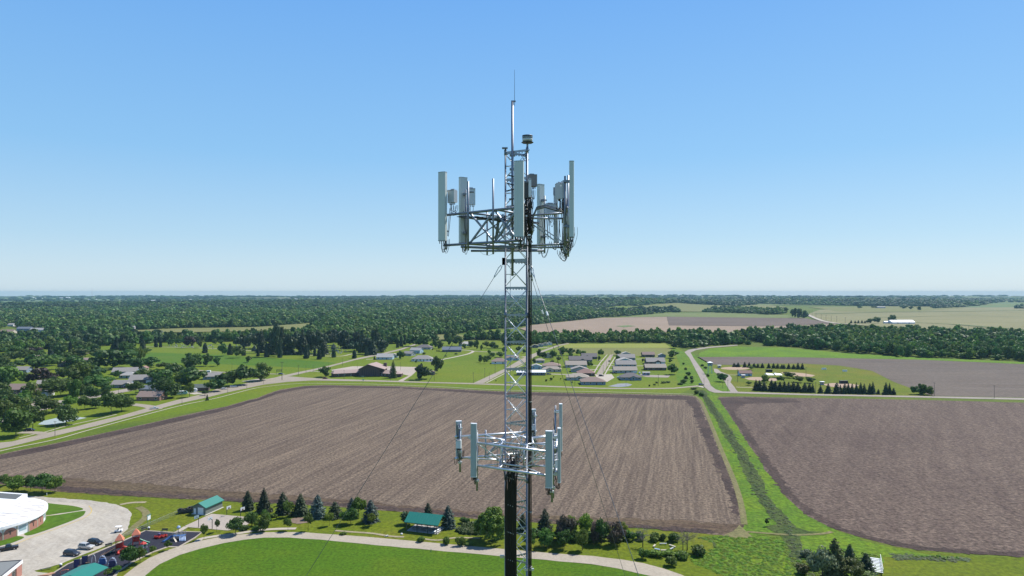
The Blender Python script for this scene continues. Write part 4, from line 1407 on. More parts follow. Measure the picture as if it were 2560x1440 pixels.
# ---- north side road and the white hip house
house(961, 899, 40, 'x', 'blue', 'light', 'pale blue house nearest the church beside the road', 'the pale blue house', garage=True)
house(984, 894, 20, 'y', 'sage', 'tan', 'sage green house behind two dark spruces', 'the sage green house', rise=1.8)
house(1018, 889.5, 26, 'x', 'grey', 'grey', 'grey house with a brick deck end', 'the grey deck house', rz=R(-30))
house(1037, 883.5, 28, 'x', 'blue', 'light', 'tall light blue house with a pale roof on the road', 'the tall light blue house', rz=R(-20), h=4.2)
house(1058, 873.5, 38, 'hip', 'grey', 'dark', 'dark roofed house at the far end of the row', 'the dark roofed end house', rz=R(-8))
house(1055, 903.5, 52, 'hip', 'white', 'grey', 'white house with a broad grey hip roof on the lawn', 'the white hip house', nwin=6)
house(1129, 880, 47, 'x', 'navy', 'blue', 'long dark blue house with white gable ends', 'the long dark blue house', nwin=3)
house(1168, 865, 30, 'hip', 'white', 'light', 'pale house with a bright grey roof behind trees', 'the bright grey roofed house', rz=R(25))
house(1248, 910, 38, 'hip', 'white', 'brown', 'white walled house with a brown roof left of the mast', 'the brown roofed white house', nwin=2)
house(1281, 901, 32, 'x', 'blue', 'brown', 'house with a blue gable seen through the mast', 'the blue gabled house', gable=(-2, 6))
for i, (x, y, ww, wl, lb) in enumerate(((1338, 869.5, 15, 'navy', 'dark navy small house nearest in the far row of four'), (1351, 867, 14, 'grey', 'second small grey house in the far row of four'), (1363, 864.5, 13, 'tan', 'third small tan house in the far row of four'), (1374, 862.5, 13, 'white', 'white small house at the end of the far row of four'))):
    house(x, y, ww, 'y', wl, 'grey', lb, 'the far row of four', rise=1.7, nwin=1)
house(1081, 937.5, 11, 'y', 'brown', 'brown', 'small brown shed behind the church parking', 'the brown shed', d=4, rise=.8, nwin=1, cat='shed', name='garden_shed', group='sheds')
# ---- subdivision, left street
house(1350, 907, 22, 'hip', 'grey', 'tan', 'small tan roofed house nearest the side street', 'the small tan roof')
house(1380, 921, 44, 'hip', 'tan', 'brown', 'house with a big faded brown hip roof', 'the faded brown hip roof', d=17, rise=3.0)
house(1341, 923, 27, 'y', 'blue', 'light', 'sky blue gable beside the mast cables', 'the sky blue gable', rise=2.0, d=10)
house(1380, 930, 46, 'hip', 'tan', 'tan', 'tan brick house with a low hip roof behind the white barn roof', 'the tan brick house', d=9, gable=(-2, 7))
house(1328, 938.5, 72, 'x', 'navy', 'white', 'long navy building with a bright white metal roof', 'the white metal roof', d=9, nwin=7, rise=1.7)
house(1371, 895, 19, 'y', 'tan', 'dark', 'tall dark gable among clipped trees', 'the tall dark gable', rise=2.6, h=3.6)
house(1474, 898, 38, 'x', 'dark', 'dark', 'dark house with a stepped gable at the street top', 'the stepped dark gable', gable=(-3, 7))
house(1452, 906, 57, 'x', 'navy', 'dark', 'long dark navy house with two arched porches', 'the long navy house', gable=(2, 5))
house(1441, 919, 52, 'x', 'grey', 'tan', 'house with a wide tan grey roof in mid street', 'the wide tan roof')
house(1450, 930.5, 42, 'y', 'grey', 'grey', 'grey house with a wide double gable', 'the double gable house', rise=2.5, gable=(-1.5, 9))
house(1466, 940, 42, 'hip', 'brown', 'red', 'house with a reddish brown hip roof', 'the reddish hip roof', d=13)
house(1446, 951, 56, 'hip', 'grey', 'tan', 'grey tan hip roofed house facing the highway', 'the grey tan hip house', gable=(0.5, 5), rise=3.0)
house(1484, 962.5, 60, 'hip', 'slate', 'brown', 'dark hip roofed house nearest the highway', 'the hip house by the highway', rise=3.4, d=15)
# ---- subdivision, right street
house(1566, 890, 22, 'y', 'grey', 'light', 'small pale gable behind the right hand street', 'the small pale gable', rise=1.9)
house(1567, 900.5, 42, 'x', 'slate', 'grey', 'grey roofed house, second from the top of the right street', 'the second grey roof')
house(1563, 908, 38, 'y', 'blue', 'light', 'light blue house with a broad shallow gable', 'the shallow blue gable', rise=2.4)
house(1566, 918, 50, 'x', 'slate', 'grey', 'long grey house with white porch posts', 'the porch post house', nwin=5)
house(1564, 933, 58, 'x', 'grey', 'tan', 'long house with a plain pale tan roof', 'the pale tan roof', d=11, garage=True)
house(1579, 951, 50, 'hip', 'slate', 'dark', 'dark grey hip house by the blue gravel', 'the dark hip house', gable=(1.5, 4.5), rise=3.4)
house(1622, 892.5, 30, 'x', 'dark', 'brown', 'brown roofed house on the back row by the crop field', 'the back row brown roof')
house(1656, 893.5, 17, 'y', 'slate', 'light', 'small blue grey garage on the back row', 'the back row garage', rise=1.6)
house(1640, 911, 46, 'x', 'dark', 'grey', 'large grey roofed house with a white garage gable', 'the white garage gable', d=14, gable=(2, 7), garage=True)
house(1640, 926, 52, 'x', 'brown', 'tan', 'long house with a tan grey roof and dark brick front', 'the dark brick front', d=11)
house(1616, 938.5, 17, 'x', 'slate', 'light', 'small blue grey shed beside the gravel pad', 'the blue grey shed', d=4, rise=.6, h=2.6, nwin=2, cat='shed', name='garden_shed', group='sheds')
# ---- farms on the right and at the horizon
M_barnw = WL['white']


def barn(px, base, wpx, label, roof='white', wall='white', h=4.5, d=None, name='barn'):
    p = at(px, base)
    w_ = wpx * p.y / FOC
    d = d or min(max(8, w_ * .5), 26)
    t = thing(name, label, 'barn', (p.x, p.y + d / 2, p.z + .2), 0, 'farm buildings')
    m = MB()
    walls(m, w_, d, h, d * .18, 'x')
    m.obj('wall', WL[wall], t)
    m = MB()
    gable_roof(m, w_, d, h, d * .18, .6, axis='x')
    m.obj('roof', RF[roof], t)
    n = max(1, int(w_ / 22))
    for i in range(n):
        MB().box((-w_ / 2 + w_ * (i + .5) / n, -d / 2 - .05, 1.9), (4.2, .1, 3.6)).obj('door', WL['grey'], t)
    return t


barn(2259, 810.5, 57, 'long white barn in the pale fields beside a round tree', d=26, h=5)
barn(2221, 810, 18, 'short white barn left of the long white barn', h=5)
barn(2204, 771, 20, 'large grey roofed farm building beyond the pale fields', roof='light', wall='slate', h=6)
barn(2247, 765, 12, 'bright white barn with a steep roof beyond the pale fields', h=7)
barn(2227, 761, 7, 'small white barn above the far farmyard')
barn(1927, 783, 16, 'white farmhouse hidden in the dark grove', h=5)
barn(1845, 781.5, 14, 'white shed half hidden under trees at the field edge', h=4)
FAR = [(78, 745.5, 10), (95, 748.5, 16), (155, 747, 16), (168, 746, 10), (235, 750.5, 10), (222, 750, 6), (383, 753, 11), (478, 751, 12), (508, 755.5, 9), (530, 754, 12), (740, 749, 6), (782, 748, 8), (990, 747.5, 5), (1013, 750, 6), (2301, 751.5, 4), (2492, 753, 6), (2146, 751, 5), (600, 747, 9), (345, 745, 7), (2405, 748.5, 5)]
for x, y, ww in FAR:
    barn(x, y, ww, 'pale farm building in the hazy distance under the horizon', h=6 + hr_.random() * 4, roof=hr_.choice(['white', 'light', 'white']), name='farm_building')
# silo, and the thin mast on the horizon
p = at(334, 829)
t = thing('silo', 'grey concrete silo with a pale dome at the valley meadow', 'silo', p)
hs = 14 * p.y / FOC
rs = 4.3 * p.y / FOC
MB().lathe([(rs, 0), (rs, hs * .86)], n=20).obj('wall', plain('silo concrete', (.42, .38, .36), .8), t)
MB().lathe([(rs, hs * .86 + .01), (rs * .8, hs * .95), (rs * .4, hs), (.1, hs * 1.01)], n=20).obj('dome', RF['light'], t)
p = at(230, 748)
t = thing('radio_mast', 'thin reddish radio mast on the far left horizon', 'mast', p)
hh = 28 * p.y / FOC
MB().tube([(0, 0, 0), (0, 0, hh)], 1.5, 6, .8).obj('pole', plain('mast red', (.45, .25, .2), .6), t)

# ---- the church: low left wing, tall hall with a sloped gable, right wing, tower block
cp = at(905, 941)
t = thing('church', 'brown church with a tall sloped gable and two low wings', 'church', (cp.x, cp.y, .03))
CW = WL['brown']
kx = cp.y / FOC
cw_roof = plain('mauve brown shingles', (.30, .225, .20), .9, var=.1, scale=1.0)


def cx_(px):
    return (px - 905) * kx


m = MB()
Lp = [(cx_(827), 2), (cx_(840), -6.5), (cx_(898), 3.5), (cx_(898), 15), (cx_(838), 13)]
m.prism(Lp, 0, 3.4)
m.prism([(cx_(948), 2.5), (cx_(985), -7.5), (cx_(1005), -5.0), (cx_(1005), 6), (cx_(985), 9), (cx_(948), 14)], 0, 3.2)
m.prof_y([(cx_(897.5), 0), (cx_(950), 0), (cx_(950), 5.2), (cx_(957.5), 6.9), (cx_(920), 11.2), (cx_(896.5), 6.7)], 0, 20)
m.obj('wall', CW, t)
a0, a1, a2, a3 = (cx_(825), 2, 3.3), (cx_(838.5), -7.6, 3.3), (cx_(897), 2.6, 3.3), (cx_(897), 15, 3.3)
r0, r1 = (cx_(833), 3.5, 5.8), (cx_(897), 9.5, 5.8)
bx = (cx_(836), 14, 3.3)
MB().add([a0, a1, a2, a3, bx, r0, r1], [(1, 2, 6, 5), (0, 1, 5), (0, 5, 4), (4, 5, 6, 3), (0, 4, 3, 2, 1), (2, 3, 6)]).obj('wing_roof', cw_roof, t)
b0, b1, b2, b3, b4, b5 = (cx_(947), 1.6, 3.1), (cx_(986), -8.7, 3.1), (cx_(1007), -6, 3.1), (cx_(1007), 7, 3.1), (cx_(985), 10, 3.1), (cx_(947), 15, 3.1)
q0, q1 = (cx_(949), 8, 5.6), (cx_(984), 2, 5.8)
MB().add([b0, b1, b2, b3, b4, b5, q0, q1], [(0, 1, 7, 6), (1, 2, 7), (2, 3, 7), (3, 4, 7), (4, 5, 6, 7), (5, 4, 3, 2, 1, 0), (0, 6, 5)]).obj('wing_roof', cw_roof, t)
m = MB()
P = [(cx_(895), 6.35), (cx_(920), 11.2), (cx_(962), 6.5), (cx_(962), 6.95), (cx_(920), 11.7), (cx_(895), 6.8)]
n = 6
m.add([(x, -1.2, z) for x, z in P] + [(x + (4 if i in (1, 4) else 0), 21, z) for i, (x, z) in enumerate(P)], [(0, 1, 4, 5), (1, 2, 3, 4), (11, 10, 7, 6), (10, 9, 8, 7)] + [(i, 6 + i, 6 + (i + 1) % 6, (i + 1) % 6) for i in range(6)])
m.obj('hall_roof', cw_roof, t)
MB().box((cx_(955), 17, 5.6), (3.0, 2.6, 11.2)).obj('tower', CW, t)
for i in range(7):
    MB().box((cx_(906) + i * 2.1, -.04, 4.0), (.5, .08, 5.6)).obj('batten', plain('dark battens', (.055, .04, .036), .7) if i == 0 else MATS['dark battens'], t)
for x in (848, 862, 876):
    window(t, cx_(x), -6.5 + (x - 840) * .172 - .15, 1.7, 1.6, 1.2)
for x in (955, 965, 975):
    window(t, cx_(x), 2.5 - (x - 948) * .27 - .25, 1.6, 1.5, 1.2)
LMK.append(('the brown church', Vector((cp.x, cp.y + 8, 0)), 30))
# ---- ballpark buildings
house(1865, 940.5, 30, 'x', 'blue', 'red', 'blue concession stand with a dark reddish roof at the ballpark', 'the concession stand', cat='kiosk', name='concession_stand', group=None, d=7, rise=2.2)
M_dug = plain('dugout dark', (.055, .058, .055), .8)
for i, (x, y, ww, lb) in enumerate(((1843, 917.5, 13, 'dark dugout behind the far left infield'), (1924, 930.5, 15, 'dark green dugout beside the white canopies'), (2111, 959.5, 19, 'dark dugout behind the front row of spruces'))):
    p = at(x, y)
    w_ = ww * p.y / FOC
    t = thing('dugout', lb, 'dugout', p, 0, 'ballpark dugouts')
    MB().box((0, 1.5, 2.5), (w_, 3.2, .25)).box((0, 2.9, 1.2), (w_, .2, 2.4)).box((-w_ / 2 + .1, 1.5, 1.2), (.2, 2.6, 2.4)).box((w_ / 2 - .1, 1.5, 1.2), (.2, 2.6, 2.4)).obj('shell', M_dug, t)
    MB().box((0, 2.3, .45), (w_ * .9, .4, .08)).obj('bench', WL['grey'], t)
M_canopy = plain('white canopy fabric', (.84, .84, .84), .6, var=.03)
for i, (x, y, lb) in enumerate(((1923, 944.5, 'white canopy tent nearer the concession stand'), (1944, 944.5, 'white canopy tent nearer the sports field'))):
    p = at(x, y)
    t = thing('canopy_tent', lb, 'canopy', p, 0, 'white canopies')
    w_ = 17 * p.y / FOC / 2
    MB().add([(-w_, -4, 3), (w_, -4, 3), (w_, 4, 3), (-w_, 4, 3), (-w_, 0, 4.6), (w_, 0, 3.9)], [(0, 1, 5, 4), (2, 3, 4, 5), (0, 4, 3), (1, 2, 5), (3, 2, 1, 0)]).obj('fabric', M_canopy, t)
    for sx in (-1, 1):
        for sy in (-1, 1):
            MB().tube([(sx * w_ * .95, sy * 3.8, 0), (sx * w_ * .95, sy * 3.8, 3.0)], .08, 6).obj('leg', WL['grey'], t)
for i, (x, y, lb) in enumerate(((1798, 919.5, 'little white roofed scorer booth left of the far infield'), (1858, 944.5, 'little white roofed scorer booth by the clay infield corner'), (2055, 962, 'little white roofed scorer booth beside the front spruces'))):
    p = at(x, y)
    t = thing('scorer_booth', lb, 'booth', p, 0, 'scorer booths')
    MB().box((0, 0, 1.3), (2.6, 2.4, 2.6)).obj('wall', WL['grey'], t)
    MB().box((0, -.3, 2.75), (3.6, 3.4, .25)).obj('roof', M_canopy, t)
    window(t, 0, -1.2, 1.7, 1.4, .9)
p = at(1775, 934)
t = thing('raised_hut', 'raised teal hut with a white roof on tall posts beside the road', 'raised hut', p)  # an elevated booth on four legs, no tank
MB().box((0, 0, 9.4), (4.0, 3.4, 3.2)).obj('wall', plain('teal panels', (.10, .23, .26), .5), t)
m = MB()
hip_roof(m, 4.0, 3.4, 11.0, .9, .5)
m.obj('roof', M_canopy, t)
window(t, 0, -1.7, 9.6, 2.0, 1.2)
for sx in (-1, 1):
    for sy in (-1, 1):
        MB().tube([(sx * 1.7, sy * 1.4, 0), (sx * 1.7, sy * 1.4, 7.8)], .16, 6).obj('leg', WL['cyan'], t)
for i, (x, y, ww, lb) in enumerate(((2060, 924.5, 12, 'white scoreboard panel at the field edge, nearer the infield'), (2112, 929.5, 12, 'weathered white panel lying by the field edge'))):
    p = at(x, y)
    w_ = ww * p.y / FOC
    t = thing('scoreboard', lb, 'scoreboard', p, 0, 'ballpark boards')
    MB().box((0, 0, 1.2), (w_, .15, 1.8)).obj('board', M_canopy, t)
    for sx in (-1, 1):
        MB().tube([(sx * w_ * .35, .15, 0), (sx * w_ * .35, .15, 2)], .06, 5).obj('post', WL['grey'], t)
for nm_, x, y in (('the curved road', 1750, 930), ('the ballpark drive', 1815, 945), ('the blue court', 155, 1052), ('the cemetery road', 880, 900), ('the highway', 1300, 963), ('the main street', 250, 1052), ('the town street bend', 130, 1008)):
    LMK.append((nm_, at(x, y), 4))
# ================================================================== middle distance trees
def relation(p, used):
    """say where a thing stands by the nearest landmarks"""
    ds = sorted(((Vector((l[1].x - p.x, l[1].y - p.y)).length - l[2], i) for i, l in enumerate(LMK)))
    out = []
    for d, i in ds[:4]:
        nm, q, r = LMK[i]
        dx, dy = p.x - q.x, p.y - q.y
        far = d > 45
        if abs(dy) > abs(dx) - r:
            rel = ('well behind' if far else 'behind') if dy > 0 else ('well in front of' if far else 'in front of')
        else:
            rel = ('some way right of' if far else 'right of') if dx > 0 else ('some way left of' if far else 'left of')
        out.append(rel + ' ' + nm)
    return out


MIDN = {}


def mid(name, noun, px, base, top, w_, meshes, mat, colour, cat='tree', group=None, parts=False):
    p = at(px, base)
    k = FOC / p.y
    h = CAMH - (top - HY) / FOC * p.y - p.z
    size = 'tall' if h > 15 else 'large' if h > 11 else 'middling' if h > 7.5 else 'small'
    if w_ / k < h * .38 and 'column' not in noun:
        size = 'slim ' + size
    rel = relation(p, None)
    lab = None
    for r in rel:
        c = '%s %s %s %s' % (size, colour, noun, r)
        if c not in LABELS or all(o_.get('group') == group for o_ in LABELS[c]) and r is rel[-1]:
            lab = c
            break
    if lab is None:
        lab = '%s %s %s %s' % (size, colour, noun, rel[0])
    lab = ' '.join(lab.split()[:16])
    if parts:
        return plant(name, px, base, top, w_, meshes, mat, lab, cat, TR, group)
    return single(name, px, base, top, w_, meshes, mat, lab, cat, group)


D, Mi, Lg, Pu, Lm = (LM_dark, 'dark green'), (LM_mid, 'green'), (LM_light, 'light green'), (LM_purple, 'purple leaved'), (LM_lime, 'fresh green')
TOWN = [
    (40, 1092, 1018, 62, Mi), (82, 1072, 1015, 46, D), (165, 1061, 1010, 46, D), (117, 1032, 989, 50, D), (37, 1030, 985, 52, D), (14, 1058, 998, 50, Mi), (175, 1022, 988, 30, Lm),
    (212, 1023, 986, 24, Mi), (240, 1021, 994, 28, D), (278, 1036, 978, 42, Mi), (304, 1029, 981, 42, D), (152, 990, 946, 72, D), (200, 986, 958, 44, D), (250, 979, 933, 62, Mi),
    (195, 968, 905, 62, Mi), (228, 955, 911, 60, D), (270, 926, 874, 72, D), (318, 919, 874, 62, D), (350, 909, 866, 23, Lg), (343, 927, 896, 28, D), (374, 919, 891, 42, D),
    (409, 923, 905, 26, D), (360, 949, 921, 38, D), (395, 956, 921, 42, Mi), (410, 969, 924, 46, Mi), (412, 996, 945, 54, D), (478, 969, 916, 66, D), (472, 926, 890, 36, D),
    (490, 916, 884, 25, Mi), (535, 979, 946, 40, D), (555, 969, 934, 32, D), (578, 966, 926, 42, Mi), (612, 963, 911, 50, D), (643, 954, 921, 32, D), (656, 951, 906, 36, Mi),
    (474, 993, 955, 20, Lg), (340, 986, 951, 32, D), (265, 1001, 971, 15, D), (20, 962, 916, 50, Lg), (100, 959, 919, 46, Pu), (130, 953, 931, 30, Pu), (57, 906, 870, 50, D),
    (98, 894, 868, 23, Pu), (77, 891, 869, 19, Pu), (197, 896, 871, 40, D), (18, 906, 879, 42, Mi), (45, 919, 899, 38, Mi), (85, 926, 884, 42, D), (112, 926, 886, 58, Mi),
    (130, 914, 884, 40, D), (185, 916, 889, 46, Mi), (62, 945, 930, 20, D), (60, 960, 938, 22, D), (2, 1000, 970, 30, D), (14, 990, 955, 26, D), (55, 1000, 985, 26, Mi),
    (230, 1000, 962, 26, D), (262, 985, 955, 30, D), (205, 935, 905, 42, Mi), (165, 950, 918, 40, D), (135, 968, 940, 24, D), (230, 930, 893, 40, D), (290, 948, 925, 24, Mi),
    (440, 945, 905, 40, D), (455, 960, 925, 40, Mi), (325, 1016, 1000, 12, Lm), (436, 992, 978, 14, D), (512, 989, 975, 12, D), (10, 1010, 972, 36, D), (8, 935, 905, 40, D),
    (-20, 1000, 950, 50, D), (-30, 1050, 1000, 60, Mi), (300, 905, 878, 30, Mi), (240, 900, 870, 36, D), (205, 880, 852, 36, D), (160, 880, 853, 34, Mi), (120, 870, 848, 36, D), (30, 890, 862, 36, D), (-10, 885, 858, 40, Mi),
    (99, 1006, 985, 22, D), (418, 955, 935, 20, D), (385, 972, 950, 22, D),
]
for px, b, t, w_, (m, c) in TOWN:
    mid('town_tree', 'tree', px, b, t, w_ * 1.06, CM if b < 985 else CR, m, c, group='trees of the leafy town', parts=b > 985)
TOWNXY = [(-30, 1060), (-30, 862), (110, 862), (330, 872), (345, 905), (420, 915), (470, 945), (430, 985), (330, 1000), (200, 1010), (120, 1035), (60, 1075)]
fr2 = random.Random(21)
n_ = 0
while n_ < 44:
    px, py = fr2.uniform(-30, 470), 862 + 190 * fr2.random() ** 1.5
    if not inside(px, py, TOWNXY):
        continue
    if py > 900 and (px > 20 and py < 1000):
        continue
    p = at(px, py)
    if any(abs(p.x - q.x) < r + 5 and -9 < p.y - q.y < 11 for _n, q, r in LMK):
        continue
    k = FOC / p.y
    h_ = fr2.uniform(9, 17)
    m, c = fr2.choice((D, D, Mi, Mi, Mi, Lm))
    mid('town_tree', 'tree', px, py, HY + (CAMH - h_) * k, fr2.uniform(9, 14) * k, CM, m, c, group='trees of the leafy town')
    n_ += 1
MEADOW = [
    (472, 897, 882, 16, Mi), (518, 915, 883, 24, D), (542, 915.5, 891, 17, D), (622, 906.5, 889, 16, D), (558, 890.5, 856, 23, D), (598, 894.5, 863, 25, D), (426, 864.5, 847, 15, D),
    (445, 861.5, 847, 16, D), (474, 869.5, 841, 23, Pu), (499, 869.5, 848, 14, D), (536.6, 860.5, 847, 12, D), (552, 861.5, 849, 10, D), (368, 882.5, 870, 20, Mi), (811.6, 942.5, 915, 27, D),
    (1092, 933.5, 889, 25, Mi), (1131, 850, 823, 23, D), (1144, 865, 839, 26, D), (1124, 864, 842, 12, Mi), (1087, 870.5, 847, 15, Mi), (1079, 869.5, 857, 11, Mi), (1191, 874.2, 849, 15, D),
    (1204, 877.5, 861, 8, Mi), (1215, 869.5, 852, 18, Mi), (1232, 871.5, 854, 20, Mi), (1243, 871.5, 862, 10, Mi), (1223, 886, 874, 7, Mi), (1249, 893.5, 879, 22, Mi), (1231, 891.5, 881, 15, Mi),
    (1201, 906, 887, 10, D), (1213.5, 909, 889, 12, D), (1223, 903.5, 887, 10, D), (1261, 870, 839, 16, D), (1296, 882, 865, 15, D), (1261, 883, 867, 11, D), (1310, 883, 873, 11, D),
    (1348, 893.5, 872, 13, D), (1360, 897, 880, 13, D), (1382, 897, 875, 16, D), (1407, 888.5, 866, 24, D), (1428, 889, 869, 18, D), (1426.5, 896, 879, 11, Mi), (1446, 889, 872, 13, Mi),
    (1457, 894, 877, 16, Mi), (1501.5, 894, 872, 12, Mi), (1498, 901, 889, 7, D), (1397.5, 905, 890, 11, D), (1474, 917, 903, 15, D), (1335, 907, 895, 10, D), (1381, 907, 900, 10, D),
    (1393, 863, 846, 14, D), (1410, 859, 845, 15, D), (1543.6, 888, 875, 17, D), (1543.6, 900.5, 888, 11, D), (1683, 895.5, 875, 28, D), (1688, 871, 851, 24, D), (1675.6, 908.5, 896, 9, D),
    (1682.5, 936, 908, 26, Mi), (1607.6, 905, 896, 7, D), (1000, 899, 876, 13, D), (1009, 897, 879, 9, D), (1805, 954.5, 933, 23, D), (1873, 963.5, 953, 13, Mi), (1879, 925, 914, 15, Mi),
    (1972, 945, 930, 25, D), (1912.6, 957, 937, 19, Mi), (1952, 957, 939, 15, Mi), (1993.6, 956, 938, 24, D), (2025, 958, 943, 20, D), (2290, 986.2, 964, 19, D), (2310, 986.8, 961, 26, D),
    (2324.5, 987, 965, 18, D), (2301, 985, 959, 13, D), (1160, 872, 858, 12, Mi), (1177, 868, 852, 14, D), (1100, 872, 852, 16, D), (1060, 868, 835, 40, D), (1035, 866, 836, 34, D),
]
for px, b, t, w_, (m, c) in MEADOW:
    mid('lawn_tree', 'tree', px, b, t, w_ * 1.05, CM, m, c, group='single trees on lawns and meadows')
for px, b, t in ((1052, 949, 909), (1066, 947, 917)):
    mid('lawn_tree', 'broad pine', px, b, t, 30, CM, LM_spruce, 'dark', group='single trees on lawns and meadows')
mid('spruce_tree', 'spruce', 983, 945, 901, 22, SP, LM_olive, 'thin crowned', 'spruce')
for px, b, t, w_ in ((936, 899, 889, 6),):
    mid('spruce_tree', 'spruce', px, b, t, w_, SPM, LM_spruce, 'dark', 'spruce')
# columnar cedars of the cemetery
CED = [(390, 867.5, 843, 8), (401.5, 868, 848, 7), (512.6, 882.5, 859, 12), (575, 887, 861, 12), (609.6, 889, 864, 9), (666.7, 893, 859, 11), (700, 894, 853, 11), (753, 888.5, 869, 5), (765.5, 896.5, 866, 12),
       (771, 890, 861, 7), (787, 890.5, 871, 8), (798, 898.5, 870, 11), (808.7, 892, 871, 7), (834.5, 893.5, 872, 10), (885.7, 896, 876, 10), (916, 889.5, 867, 9), (900, 882, 849, 9), (909, 882, 854, 7),
       (992, 869.5, 854, 4), (995.5, 869, 849, 4), (1003, 866.3, 841, 8), (1012, 861.6, 839, 7), (1021.5, 858.2, 837, 7), (282, 877, 861, 11), (291, 875, 844, 11), (307, 876, 837, 16), (324, 875, 849, 9),
       (357, 873, 849, 13), (176, 893, 856, 10), (125, 888, 869, 10), (645, 891, 866, 7), (1626, 908, 891, 2.6), (1632.5, 908, 892, 2.6)]
for px, b, t, w_ in CED:
    mid('column_cedar', 'columnar cedar', px, b, t, w_ * 1.1, CO, LM_cedar, 'dark', 'cedar', 'columnar cedars of the cemetery')
# dark old pines of the cemetery
PIN = [(653, 882, 822, 26), (690, 891, 811, 26), (705, 886, 817, 16), (677, 886, 834, 26), (722, 886, 834, 32), (741, 881, 827, 28), (757, 886, 823, 32), (773, 881, 825, 34), (799, 883, 825, 36),
       (810, 886, 849, 28), (839, 863, 823, 26), (858, 876, 825, 32), (868, 871, 834, 28), (883, 879, 852, 28), (892, 871, 829, 28), (905.6, 876, 827, 28), (919, 885, 844, 30), (940, 871, 818, 17),
       (932, 887, 848, 28), (953, 882, 849, 28), (961, 879, 849, 20), (720, 886, 854, 38), (630, 870, 833, 28), (642, 872, 830, 24), (612, 866, 838, 24), (598, 866, 842, 22), (820, 870, 826, 28), (785, 872, 828, 30), (850, 868, 828, 24)]
for i, (px, b, t, w_) in enumerate(PIN):
    mid('cemetery_pine', 'old pine', px, b, t, w_ * 1.12, CM if i % 3 else SPM, LM_spruce, 'blackish', 'pine', 'old pines of the cemetery')
for px, b, t, w_ in ((834, 873, 858, 15), (636, 878, 862, 15), (656, 877, 863, 13), (133, 888, 874, 15), (155, 885, 864, 18)):
    mid('spruce_tree', 'spruce', px, b, t, w_, SPM, LM_blue, 'blue', 'spruce')
mid('spruce_tree', 'spruce', 518, 1001, 985, 9, SPM, LM_spruce, 'dark', 'spruce')
# conifers of the ballpark
BK = [1835.5, 1845.5, 1862, 1873, 1885, 1895, 1906, 1922, 1934, 1944.5, 1955, 1960, 1972, 1984, 1995, 2006]
for i, px in enumerate(BK):
    hh = (907, 906, 904, 905, 907, 908, 907, 907, 907, 908, 910, 910, 908, 910, 906, 907)[i]
    mid('windbreak_spruce', 'spruce of the back windbreak', px, 917.5 + (px - 1835) * .036, hh, 11.5, SPM, LM_spruce, 'dark', 'spruce', 'spruces of the ballpark back row')
FRT = [(1890, 976, 949, 17), (1899, 977, 950, 18), (1911, 978, 955, 18), (1929, 978, 949, 19), (1938, 979, 952, 18), (1950, 979, 954, 20), (1961, 979.5, 952, 16), (1972, 980, 954, 19), (1984, 980, 953, 18), (1995, 980.5, 955, 19), (2012, 981, 956, 18), (2024, 981, 958, 15), (2032, 981.5, 960, 13)]
for px, b, t, w_ in FRT:
    mid('windbreak_spruce', 'spruce of the dense front windbreak', px, b, t, w_ * 1.1, SPM, LM_spruce, 'dark', 'spruce', 'spruces of the dense front row')
FR2 = [(2051.6, 983, 963, 13), (2070.6, 983.6, 958, 18), (2091.7, 984, 956, 21), (2101, 983, 961, 10), (2112, 984.4, 958, 16), (2121, 984, 956, 13), (2130.4, 984.2, 958, 12), (2141, 984.3, 956, 13), (2152, 985, 956, 15),
       (2160.6, 985, 958, 12), (2174.7, 985.2, 958, 15), (2182.4, 985.3, 954, 14), (2196, 985.8, 972, 10), (2215, 986.2, 956, 17), (2224, 986.2, 957, 11), (2234, 986.8, 969, 12)]
for px, b, t, w_ in FR2:
    mid('windbreak_spruce', 'spruce of the roadside row', px, b, t, w_ * 1.1, SPM, LM_spruce, 'dark', 'spruce', 'spruces of the roadside row')
# trees round the farms
FRM = [(1981, 793.5, 772, 11), (1987, 795.5, 769, 15), (1998, 796, 771, 15), (2013, 796, 776, 17), (1972, 824.5, 807, 13), (1982, 825, 807, 16), (2190, 809.5, 791, 17), (2231, 809, 787, 21), (2174, 809.5, 796, 16), (1964, 783, 768, 11),
       (1677, 777, 762, 15), (1905, 785, 773, 16), (1917, 786, 774, 13), (1943, 786, 773, 17), (1935, 787, 775, 12), (2260, 772, 763, 16), (2185, 772, 764, 12), (2278, 774, 765, 10), (2298, 776, 766, 9), (2150, 772, 764, 10)]
for px, b, t, w_ in FRM:
    mid('farm_tree', 'tree', px, b, t, w_, CM, LM_dark, 'dark green', group='trees round the far farms')
for px in (2128, 2138, 2146, 2155, 2162.5):
    mid('farm_spruce', 'spruce in the farm windbreak', px, 809.5, 799 + (px % 3), 7.5, SPM, LM_spruce, 'dark', 'spruce', 'spruces in the farm windbreak')
# bushes along ditches and the road bank
BS = [(1708, 958, 947, 20), (1720, 939, 928, 13), (1715, 950, 938, 12), (1728, 948, 938, 12), (1700, 962, 955, 14), (1731, 958, 948, 10), (1715, 925, 918, 8), (1709, 912, 906, 7), (1755, 916, 909, 8), (1763, 922, 915, 9), (1770, 942, 935, 9),
      (1742, 985, 972, 14), (1754, 990, 978, 14), (1735, 974, 968, 14), (1641, 958, 953, 9), (1658, 958, 952.5, 16), (1670, 957, 952, 14), (1624, 966, 960, 5), (1636, 963, 959, 9), (985, 917, 912, 8), (1040, 907, 900, 6), (1082, 875, 870, 5), (1092, 879, 875, 5), (1097, 879.5, 875, 5), (1141, 886, 882, 9), (1115, 891, 888, 8), (1105, 904.5, 901.5, 9), (1060, 886, 880, 10),
      (1366, 954, 947, 6), (1378, 951, 943, 8), (1384, 944, 940, 3.5), (1402, 949, 944, 3.5), (1240, 954, 949, 3), (1430, 957, 953, 4)]
